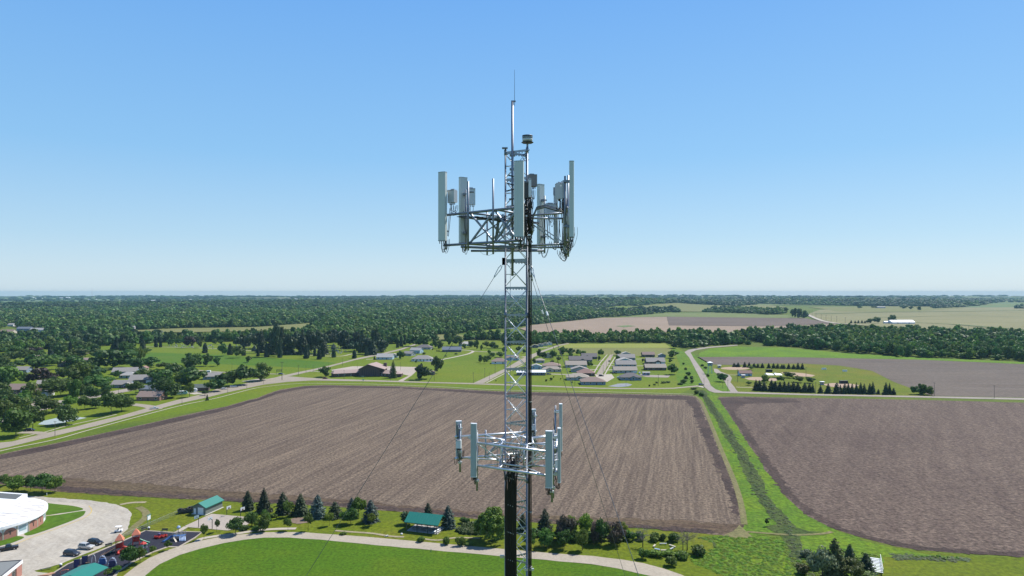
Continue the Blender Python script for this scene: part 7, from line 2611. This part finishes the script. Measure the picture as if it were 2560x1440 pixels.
play_tower(299, 1380, 5.6, 'play tower with a large orange peaked roof and a red tube slide', M_orange, R(20), 'tube', M_red)
play_tower(340, 1364, 5.4, 'play tower with an orange peaked roof beside the spiral slide', M_orange, R(25), 'open', M_greenp)
p = at(358, 1383)
t = thing('spiral_slide', 'green spiral slide with a white side and red canopy', 'slide', p, .4, None)
MB().tube([(.1 + 1.0 * math.cos(a * .45), 1.0 * math.sin(a * .45), 2.6 - .17 * a) for a in range(14)], .28, 8).obj('chute', M_greenp, t, True)
MB().tube([(0, 0, 0), (0, 0, 3.2)], .09, 8).obj('post', M_white, t)
MB().lathe([(1.0, 2.9), (.9, 3.1), (.1, 3.6)], n=8).obj('canopy', M_red, t)
MB().box((1.0, 0, 2.2), (.08, .5, 1.2)).obj('panel', M_white, t)
p = at(270, 1388)
t = thing('climbing_ramp', 'brown sloping climbing ramp at the dark end of the playground', 'climbing ramp', p, R(28), None)
MB().add([(-2.2, -1, 0), (2.0, -1, 2.2), (2.0, 1, 2.2), (-2.2, 1, 0), (-2.2, -1, -.0), (2.0, -1, 1.9), (2.0, 1, 1.9), (-2.2, 1, 0)], [(0, 1, 2, 3), (4, 7, 6, 5), (0, 4, 5, 1), (2, 6, 7, 3), (1, 5, 6, 2)]).obj('ramp', M_wood, t)
for s in (-1, 1):
    MB().tube([(2.0, s, 0), (2.0, s, 3.0)], .08, 8).obj('post', M_rrud, t)
MB().beam((-1.5, -.9, .6), (1.9, -.9, 2.6), .06, .06).obj('rail', M_red, t)
p = at(401, 1345)
t = thing('spring_rider', 'cluster of bright red play pods with a purple seat', 'play pods', p, .3, None)
for i, (x, y) in enumerate(((-1.3, -.4), (-.4, -.9), (.7, -.5), (1.4, .3), (.2, .3))):
    MB().lathe([(.25, .15), (.55, .3), (.62, .7), (.5, .95), (.42, .6), (.3, .45)], (x, y, 0), 12).obj('pod', M_red, t)
MB().lathe([(.2, .2), (.5, .5), (.45, 1.3), (.3, 1.4)], (-.5, .7, 0), 12).obj('seat', M_purple, t)
MB().tube([(-1.4, -.4, .1), (1.4, .3, .1)], .1, 8).obj('base', M_rrud, t)
p = at(446, 1349)
t = thing('blue_climber', 'blue climbing frame with pale rails and three blue slides', 'climbing frame', p, R(8), None)
for x in (-1.6, -.4, .8, 2.0):
    for y in (-.8, .8):
        MB().tube([(x, y, 0), (x, y, 2.9)], .07, 8).obj('post', M_beige, t)
MB().box((.2, 0, 1.35), (3.8, 1.7, .12)).obj('deck', M_blue, t)
for y in (-.85, .85):
    m = MB()
    for i in range(9):
        m.tube([(-1.6 + .45 * i, y, 1.4), (-1.6 + .45 * i, y, 2.3)], .03, 5)
    m.beam((-1.7, y, 2.3), (2.1, y, 2.3), .07, .07)
    m.obj('railing', M_beige, t)
MB().tube([(-1.6, -.4, 1.5), (-2.6, -1.2, 1.0), (-3.6, -2.0, .4), (-4.1, -2.4, .3)], .34, 8).obj('slide', M_blue, t, True)
m = MB()
for i in range(5):
    m.tube([(.6 + .42 * i, -.9, 1.2), (.9 + .42 * i, -1.7, .7), (1.2 + .42 * i, -2.5, .25)], .17, 7)
m.obj('wave_slide', M_lblue, t, True)
MB().tube([(.0, .2, 0), (.0, .2, 4.0)], .06, 8).obj('mast', M_post, t)
MB().lathe([(.55, 3.7), (.6, 4.0), (.35, 4.35), (.05, 4.45)], (0, .2, 0), 10).obj('canopy', M_lblue, t)
MB().beam((-1.2, -1.0, 1.3), (.2, -2.6, .1), .5, .08).obj('ramp', M_beige, t)
for px, py, lb, rz in ((192, 1420, 'dark purple climbing panel near the kerb, left one', .5), (212, 1411, 'dark purple climbing panel near the kerb, right one', .4)):
    p = at(px, py)
    t = thing('purple_climber', lb, 'climbing panel', p, rz, 'purple climbing panels')
    MB().box((0, 0, 1.35), (1.3, .16, 2.3)).obj('panel', M_purple, t)
    for s in (-1, 1):
        MB().tube([(s * .7, 0, 0), (s * .7, 0, 2.7)], .08, 8).obj('post', M_rrud, t)
    MB().box((.8, -.5, .5), (1.1, .5, .25)).obj('step', M_wood, t)
for px, py, lb, mt in ((234, 1409, 'thin pale arched climber behind the teal shelter', M_white), (256, 1412, 'blue arched climber with pale rim, left of two', M_lblue), (281, 1417, 'blue arched climber with pale rim, right of two', M_lblue)):
    p = at(px, py)
    t = thing('arched_climber', lb, 'arched climber', p, .3, 'arched climbers')
    for s in ((0,) if mt is M_white else (-.35, .35)):
        pts = [(1.1 * math.cos(PI * i / 12) * (1 if mt is not M_white else .5), s, 2.6 * math.sin(PI * i / 12) + .02) for i in range(13)]
        MB().tube(pts, .06, 6).obj('arch', mt, t, True)
    if mt is not M_white:
        MB().box((0, 0, 1.0), (1.7, .3, 1.7)).obj('panel', M_blue if px < 270 else M_purple, t)
        m = MB()
        for i in range(7):
            a = PI * (i + 1) / 8
            m.tube([(1.1 * math.cos(a), -.36, 2.6 * math.sin(a)), (1.1 * math.cos(a), .36, 2.6 * math.sin(a))], .04, 5)
        m.obj('rung', M_white, t)
p = at(161, 1437)
t = thing('balance_bar', 'curved orange balance bar on the dark surface', 'balance bar', p, .2)
MB().tube([(-1.0, 0, 0), (-1.1, 0, .9), (-.5, 0, 1.3), (.6, 0, 1.4), (1.1, 0, 1.35)], .10, 8).obj('bar', M_orange, t, True)
MB().tube([(.6, 0, 0), (.6, 0, 1.35)], .06, 6).obj('post', M_post, t)
# teal shelter at the picture's lower edge
c_ = at(214, 1440)
k1, k2, k3 = at(237, 1408, 4.3), at(265, 1422.5, 3.3), at(180, 1437.5, 4.3)
ridge = (k3 - k1)
ang = math.atan2(ridge.y, ridge.x)
t = thing('shade_shelter', 'teal roofed shade shelter beside the playground', 'shelter', (k1.x, k1.y, 0), ang)
iv = Matrix.Rotation(-ang, 3, 'Z')
v2 = iv @ (k2 - k1)
hd = abs(v2.y)
hd = max(2.6, min(4.5, hd))
Ls = 9.0
m = MB()
P = [(-hd, 3.3), (0, 4.3), (hd, 3.3), (hd, 3.45), (0, 4.47), (-hd, 3.45)]
m.add([(0, y, z) for y, z in P] + [(Ls, y, z) for y, z in P], [(0, 1, 4, 5), (1, 2, 3, 4), (11, 10, 7, 6), (10, 9, 8, 7)] + [(i, 6 + i, 6 + (i + 1) % 6, (i + 1) % 6) for i in range(6)])
m.obj('roof', M_teal, t)
for x in (.5, Ls / 2, Ls - .5):
    for y in (-hd + .4, hd - .4):
        MB().box((x, y, 1.7), (.16, .16, 3.4)).obj('post', M_post, t)
MB().box((Ls / 2, 0, .20), (Ls - .4, 2 * hd - .4, .08)).obj('floor_slab', M_conc, t)
p = at(113, 1437)
t = thing('ground_cover', 'orange brown corner of mulch', None or 'mulch bed', p)
MB().prism([(-1.2, -1.5), (1.6, -.9), (2.4, .8), (1.2, 1.0)], 0.1, .35).obj('bed', plain('mulch', (.36, .20, .13), .9, var=.2), t)
# fence along the playground
M_link = bpy.data.materials.new('chain link')
M_link.use_nodes = True
nt = M_link.node_tree
bs = nt.nodes['Principled BSDF']
bs.inputs['Base Color'].default_value = (.28, .29, .28, 1)
bs.inputs['Metallic'].default_value = .4
bs.inputs['Roughness'].default_value = .5
tr_ = nt.nodes.new('ShaderNodeBsdfTransparent')
mx_ = nt.nodes.new('ShaderNodeMixShader')
mx_.inputs[0].default_value = .26
nt.links.new(tr_.outputs[0], mx_.inputs[1])
nt.links.new(bs.outputs[0], mx_.inputs[2])
nt.links.new(mx_.outputs[0], nt.nodes['Material Output'].inputs[0])
fp_ = polyline_at([(272, 1365), (300, 1350), (330, 1335), (360, 1322), (372, 1316), (400, 1304), (430, 1291), (455, 1282), (480, 1279.5)])
t = thing('chain_link_fence', 'chain link fence from the playground to the teal roofed shed', 'fence', (0, 0, 0))
pts = []
for i in range(len(fp_) - 1):
    n = max(1, int((fp_[i + 1] - fp_[i]).length / 3.0))
    pts += [fp_[i].lerp(fp_[i + 1], j / n) for j in range(n)]
pts.append(fp_[-1])
pm = MB().tube([(0, 0, 0), (0, 0, 1.35)], .035, 6).mesh('fence_post', M_galv)
for q in pts:
    link('post', pm, t, q)
m = MB()
for a, b in zip(pts[:-1], pts[1:]):
    m.add([(a.x, a.y, .05), (b.x, b.y, .05), (b.x, b.y, 1.28), (a.x, a.y, 1.28)], [(0, 1, 2, 3)])
m.obj('mesh_panel', M_link, t)
MB().tube([q + Vector((0, 0, 1.3)) for q in pts], .022, 6).obj('rail', M_galv, t)
# footbridge with white slats
pa, pb = at(2203, 1437), at(2191.5, 1399)
e2 = at(2185, 1436)
t = thing('footbridge', 'white slatted footbridge with one side rail beside the black green spruce', 'footbridge', at(2194, 1437), 0)
iv = at(2194, 1437)
dv = at(2188, 1400) - iv
ln = dv.length
t.rotation_euler = (0, 0, math.atan2(dv.y, dv.x) - PI / 2)
m = MB()
for i in range(10):
    m.box((0, ln * (i + .3) / 10, .75), (2.7, .55, .08))
m.obj('deck_slats', M_white, t)
for s in (-1, 1):
    MB().beam((s * 1.2, 0, .55), (s * 1.2, ln, .55), .16, .25).obj('stringer', plain('dark timber', (.09, .075, .06), .8) if s < 0 else MATS['dark timber'], t)
MB().beam((1.4, 0, 1.75), (1.4, ln + .4, 1.75), .09, .16).obj('rail', M_white, t)
for i in range(6):
    MB().tube([(1.4, ln * i / 5, .5), (1.4, ln * i / 5, 1.75)], .05, 6).obj('rail_post', M_white, t)
# small things on the field track edge, post markers
for i, (px, py, lb) in enumerate(((117, 1239, 'small white marker post on the lot edge by the trees'), (1077.5, 1381, 'small dark stake in the mown lawn'))):
    p = at(px, py)
    t = thing('marker_post', lb, 'post', p)
    MB().tube([(0, 0, 0), (0, 0, 1.0)], .09, 8).lathe([(.09, 1.0), (.05, 1.08)], n=8).obj('post', M_white if i == 0 else M_greenp, t)

# ================================================================== vehicles


def car(px, py, rz, col, label, kind='van', group='parked cars', L_=None, loc=None):
    p = at(px, py) if loc is None else loc
    key = 'car paint %s' % col
    mat = MATS.get(key) or plain(key, {'charcoal': (.042, .042, .052), 'black': (.014, .014, .018), 'silver': (.52, .50, .46), 'white': (.74, .74, .74), 'red': (.16, .035, .03), 'blue': (.08, .14, .25), 'grey': (.22, .23, .24)}[col], .22, .25, var=.05, spec=.7)
    t = thing('parked_car', label, 'car' if kind != 'pickup' else 'pickup', (p.x, p.y, .075), rz, group)
    L_ = L_ or {'van': 4.9, 'suv': 4.75, 'sedan': 4.6, 'pickup': 5.4}[kind]
    W = 1.86
    s = L_ / 2
    if kind == 'van':
        low = [(-s, .45), (-s + .03, .95), (-s + .12, 1.05), (s - 1.35, 1.05), (s - .35, .92), (s - .02, .70), (s, .38), (s - .2, .28), (-s + .15, .28)]
        cab = [(-s + .10, 1.05), (-s + .32, 1.68), (-s + .7, 1.76), (.35, 1.74), (s - 1.25, 1.06)]
    elif kind == 'suv':
        low = [(-s, .5), (-s + .02, 1.05), (s - 1.45, 1.10), (s - .18, 1.02), (s, .75), (s - .02, .42), (s - .2, .34), (-s + .15, .34)]
        cab = [(-s + .05, 1.05), (-s + .28, 1.72), (-s + .6, 1.80), (.25, 1.78), (s - 1.5, 1.10)]
    elif kind == 'pickup':
        low = [(-s, .6), (-s + .02, 1.08), (s - 1.7, 1.10), (s - .15, 1.05), (s, .8), (s - .02, .48), (s - .2, .40), (-s + .15, .40)]
        cab = [(-.55, 1.08), (-.42, 1.72), (.0, 1.82), (.75, 1.80), (s - 1.65, 1.10)]
    else:
        low = [(-s, .45), (-s + .05, .88), (-s + .5, .95), (s - 1.2, .92), (s - .15, .75), (s, .45), (s - .2, .25), (-s + .15, .25)]
        cab = [(-s + .45, .94), (-s + 1.1, 1.38), (-s + 1.5, 1.45), (.35, 1.43), (s - 1.15, .92)]
    m = MB()
    m.prof_y(low, -W / 2, W / 2)
    n = len(cab)
    wi, wo = W / 2 - .26, W / 2 - .05
    zm = min(z for _, z in cab)
    zM = max(z for _, z in cab)
    vs = []
    for sgn in (-1, 1):
        for x, z in cab:
            k = (z - zm) / (zM - zm)
            vs.append((x, sgn * (wo + (wi - wo) * k), z - .01))
    m.add(vs, [tuple(range(n)), tuple(range(2 * n - 1, n - 1, -1))] + [(i, n + i, n + (i + 1) % n, (i + 1) % n) for i in range(n)])
    b = m.obj('body', mat, t)
    md = b.modifiers.new('bevel', 'BEVEL')
    md.width = .07
    md.segments = 2
    md.limit_method = 'ANGLE'
    # glass: windscreen, rear, two side bands
    cx0, cx1 = cab[0], cab[-1]
    g = MB()
    a_, b_ = Vector((cab[-1][0], 0, cab[-1][1])), Vector((cab[-2][0], 0, cab[-2][1]))
    nrm = Vector((b_.z - a_.z, 0, a_.x - b_.x)).normalized()
    if nrm.x < 0:
        nrm = -nrm

    def gl(p_, q_, w0, w1):
        p_, q_ = p_ + nrm * .02, q_ + nrm * .02
        g.add([(p_.x, -w0, p_.z), (p_.x, w0, p_.z), (q_.x, w1, q_.z), (q_.x, -w1, q_.z)], [(0, 1, 2, 3)])
    gl(a_.lerp(b_, .08), a_.lerp(b_, .92), wo - .10, wi - .04)
    g.obj('windscreen', M_glass, t)
    g = MB()
    for sgn in (-1, 1):
        xs0, xs1 = cab[0][0] + .22, cab[-1][0] - .35
        xt0, xt1 = cab[1][0] + .2, cab[-2][0] - .05
        z0, z1 = zm + .08, zM - .14
        nb = 3 if kind in ('van', 'suv') else 2
        for j in range(nb):
            f0, f1 = j / nb + .02, (j + 1) / nb - .02
            y0 = sgn * (wo + (wi - wo) * .10 + .015)
            y1 = sgn * (wo + (wi - wo) * .85 + .025)
            g.add([(xs0 + (xs1 - xs0) * f0, y0, z0), (xs0 + (xs1 - xs0) * f1, y0, z0), (xt0 + (xt1 - xt0) * f1, y1, z1), (xt0 + (xt1 - xt0) * f0, y1, z1)], [(0, 1, 2, 3)])
    g.obj('side_windows', M_glass, t)
    for sx in (-1, 1):
        for sy in (-1, 1):
            w_ = MB().tube([(sx * L_ * .31, sy * (W / 2 - .20), .34), (sx * L_ * .31, sy * (W / 2 + .015), .34)], .34, 16).obj('wheel', M_tyre, t)
            MB().tube([(sx * L_ * .31, sy * (W / 2 + .016), .34), (sx * L_ * .31, sy * (W / 2 + .03), .34)], .20, 12).obj('rim', M_rim, w_)
    for sy in (-1, 1):
        MB().box((s - .10, sy * W * .34, .72 if kind != 'suv' else .85), (.14, .38, .16)).obj('headlight', M_lampw, t)
        MB().box((-s + .02, sy * W * .42, .95), (.08, .16, .3)).obj('tail_light', M_red, t)
    if kind == 'pickup':
        MB().box((-s + 1.05, 0, 1.10), (1.9, W - .3, .06)).obj('bed', M_rrud, t)
    return t


car(180, 1388.5, R(-10), 'charcoal', 'dark brownish minivan, nearest of three in the gravel lot', 'van')
car(216, 1372, R(-12), 'silver', 'silver sport utility car, middle of three in the gravel lot', 'suv')
car(238.5, 1361, R(-14), 'black', 'black minivan, farthest of three in the gravel lot', 'van')
car(18, 1376, R(35), 'black', 'black pickup with an open bed by the yellow kerb', 'pickup', L_=5.8)
p = at(296.5, 1330.5)
t = thing('golf_cart', 'white topped golf cart at the edge of the gravel lot', 'golf cart', p, R(190))
MB().box((0, 0, .5), (2.3, 1.15, .3)).box((.2, 0, .75), (.7, 1.1, .25)).box((-.85, 0, .75), (.6, 1.1, .35)).obj('body', M_white, t)
MB().box((.0, 0, 1.95), (1.9, 1.2, .09)).obj('roof', M_white, t)
for sx in (-.8, .8):
    for sy in (-.5, .5):
        MB().tube([(sx, sy, .6), (sx, sy, 1.93)], .03, 6).obj('post', M_rrud, t)
        MB().tube([(sx, sy * 1.0, .24), (sx, sy * 1.22, .24)], .24, 12).obj('wheel', M_tyre, t)
MB().box((.1, 0, 1.05), (.14, 1.05, .5)).obj('seat_back', M_rrud, t)
# vehicles farther away
car(702, 936, R(5), 'blue', 'blue car on the side road by the frame sign', 'sedan', 'cars on roads')
car(813, 947.5, R(2), 'red', 'dark red car on the highway in front of the church tree', 'sedan', 'cars on roads')
car(1753, 963.2, R(30), 'grey', 'grey car waiting at the junction of the curved road', 'suv', 'cars on roads')
car(386, 1023, R(42), 'white', 'white pickup driving on the main street', 'pickup', 'cars on roads', L_=5.8)
car(560, 974, R(35), 'white', 'white car parked at the street edge, left of two', 'van', 'cars in the town')
car(583, 968.5, R(35), 'white', 'white van parked at the street edge, right of two', 'van', 'cars in the town', L_=5.6)
car(75, 1078, R(20), 'black', 'dark car in the shade under a tree by the blue court', 'van', 'cars in the town')
car(312, 970.5, R(60), 'charcoal', 'dark car on the driveway of the gabled house', 'suv', 'cars in the town')
car(37, 986.5, R(50), 'black', 'black car before the white fronted garage', 'sedan', 'cars in the town')
car(122, 970, R(20), 'white', 'white car beside the blotchy grey roof', 'suv', 'cars in the town')
car(236, 981.5, R(15), 'white', 'white car in the yard shade beside the town street', 'sedan', 'cars in the town')
car(252, 977.5, R(30), 'white', 'white car parked farther along the shaded yard', 'sedan', 'cars in the town')
car(1503, 941, R(2), 'black', 'black car parked at the end of the subdivision street', 'van', 'cars in the subdivision')
car(1536, 934.5, R(10), 'black', 'black vehicle on the lawn before the pale tan roof', 'pickup', 'cars in the subdivision')
car(1549, 946, R(0), 'white', 'white car beside the dark hip house', 'van', 'cars in the subdivision')
car(1599, 934.5, R(80), 'white', 'white van at the end of the pale tan roof', 'van', 'cars in the subdivision')
car(1372, 937, R(5), 'grey', 'grey car at the right end of the white metal roof', 'suv', 'cars in the subdivision')
car(1523.5, 904, R(70), 'black', 'dark car on the upper part of the subdivision street', 'sedan', 'cars in the subdivision')


def camper(px, py, L_, rz, label, c1_, c2_, group='campers'):
    p = at(px, py)
    t = thing('camper_trailer', label, 'camper', p, rz, group)
    s = L_ / 2
    prof = [(-s, .6), (-s + .1, 2.6), (-s + .6, 3.1), (s - .9, 3.1), (s - .2, 2.5), (s, 1.6), (s - .4, .6)]
    b = MB().prof_y(prof, -1.2, 1.2).obj('body', c1_, t)
    MB().box((0, 0, 3.13), (L_ - 1.4, 2.3, .12)).obj('roof', M_white, t)
    for x in (-s * .5, s * .3):
        window(t, x, -1.2, 2.0, 1.1, .7)
    MB().box((s * .02, -1.24, 1.5), (.7, .05, 1.8)).obj('door', c2_, t)
    for sy in (-1, 1):
        MB().tube([(0, sy * 1.0, .36), (0, sy * 1.22, .36)], .36, 14).obj('wheel', M_tyre, t)


camper(451, 987.5, 10, R(20), 'large camper with teal sides and a white roof under the street trees', WL['cyan'], M_white)
camper(483, 981, 6, R(20), 'small white camper on the drive beside the dark green roof', M_white, WL['grey'])
p = at(522, 933)
t = thing('box_trailer', 'white box trailer by the side road at the cemetery meadow', 'trailer', p, .1)
MB().box((0, 0, 1.6), (3.6, 2.2, 2.3)).obj('body', M_white, t)
MB().box((0, -1.12, 1.5), (2.4, .06, 1.6)).obj('door', WL['grey'], t)
for sy in (-1, 1):
    MB().tube([(0, sy * .95, .33), (0, sy * 1.15, .33)], .33, 12).obj('wheel', M_tyre, t)

# ================================================================== utility poles, lamps, signs
M_pole = plain('utility pole wood', (.115, .095, .078), .9, var=.25, scale=4)
PM = MB().tube([(0, 0, 0), (0, 0, 1)], .017, 6, .011).mesh('pole_wood', M_pole)
XM = MB().beam((-.10, 0, .95), (.10, 0, .95), .012, .014).mesh('pole_crossarm', M_pole)
POLES = [(137.5, 1090, 1052), (82.6, 1012, 994), (512.7, 994.5, 973), (569.5, 981.5, 953), (617, 971, 949), (659, 960.2, 940), (705, 950, 904), (746, 940, 913), (765, 931.5, 914), (783, 931, 912), (821, 918.5, 905), (856.5, 914.5, 896),
         (860, 948.5, 925), (893.5, 920.5, 907), (976, 951.5, 928), (1001.6, 925.5, 906), (1085.4, 952.3, 927), (1183.4, 958, 931), (1212, 944, 920), (1223.5, 951, 932), (1237.7, 934.5, 910), (1258, 925, 905), (1437, 964.5, 939), (1508, 938.5, 913), (1516, 921.5, 904),
         (1528, 893, 878), (1565, 967, 948), (1645.7, 965, 935), (1760, 972.5, 946), (1807, 970.5, 949), (1819.6, 978, 950), (1844, 956.5, 923), (1890, 978, 958), (2015, 947.5, 918), (2039, 985, 955), (2184, 987, 966), (2335.7, 991, 956), (2485.6, 996, 963),
         (243, 1006, 988), (238, 990, 960), (296, 985, 962), (364, 972, 952), (402, 955, 935), (455, 1012, 988), (300, 898, 880), (580, 925, 908)]
for px, b, tp in POLES:
    p = at(px, b)
    h_ = CAMH - (tp - HY) / FOC * p.y - p.z
    rel = relation(p, None)
    lb = None
    for r_ in rel:
        c_ = 'wooden utility pole ' + r_
        if c_ not in LABELS:
            lb = c_
            break
    t = thing('utility_pole', lb or 'wooden utility pole ' + rel[0], 'utility pole', p, wr.uniform(-.6, .6), 'utility poles')
    link('pole', PM, t, scale=(h_, h_, h_))
    link('crossarm', XM, t, scale=(h_, h_, h_))
for px, b, tp in ((2040, 796, 782), (2053, 799.5, 785.5), (2065, 802, 787), (2078, 804.5, 789), (2092, 807, 790), (2113, 811, 793), (2229.5, 826, 809), (2273, 832, 809), (2422, 832, 813), (2451.5, 831, 817), (2030, 793, 780), (2023, 790.5, 778)):
    p = at(px, b)
    h_ = CAMH - (tp - HY) / FOC * p.y - p.z
    t = thing('utility_pole', 'thin utility pole along the far lane and pale fields', 'utility pole', p, 0, 'far utility poles')
    link('pole', PM, t, scale=(h_ * 1.2, h_ * 1.2, h_))
    link('crossarm', XM, t, scale=(h_, h_, h_))
# frame sign at the cemetery meadow, church sign, street sign
p = at(698, 935)
t = thing('frame_sign', 'dark framed cemetery sign standing on the meadow edge', 'sign', p, .0)
for s in (-1, 1):
    MB().tube([(s * 2.6, 0, 0), (s * 2.6, 0, 4.4)], .16, 8).obj('post', M_post, t)
MB().box((0, 0, 4.2), (5.6, .12, .35)).box((0, 0, 2.6), (5.6, .12, .3)).obj('frame', M_post, t)
m = MB()
for i in range(7):
    m.box((-2.2 + .73 * i, 0, 3.4), (.35, .1, .7))
m.obj('lettering', M_post, t)
p = at(906.6, 943.5)
t = thing('church_sign', 'low dark green sign on the lawn in front of the church', 'sign', p, 0)
MB().box((0, 0, 1.0), (4.4, .3, 1.1)).obj('board', plain('dark green board', (.03, .07, .055), .5), t)
for s in (-1, 1):
    MB().box((s * 2.3, 0, .8), (.3, .4, 1.6)).obj('post', M_post, t)
MB().box((0, -.17, 1.1), (2.4, .04, .35)).obj('face', WL['sage'], t)
p = at(908, 957.5)
t = thing('road_sign', 'small green road sign on the highway verge by the church', 'sign', p, .1)
MB().tube([(0, 0, 0), (0, 0, 3.2)], .07, 6).obj('post', M_greenp, t)
MB().box((0, -.09, 2.8), (1.6, .05, .9)).obj('plate', WL['cyan'], t)
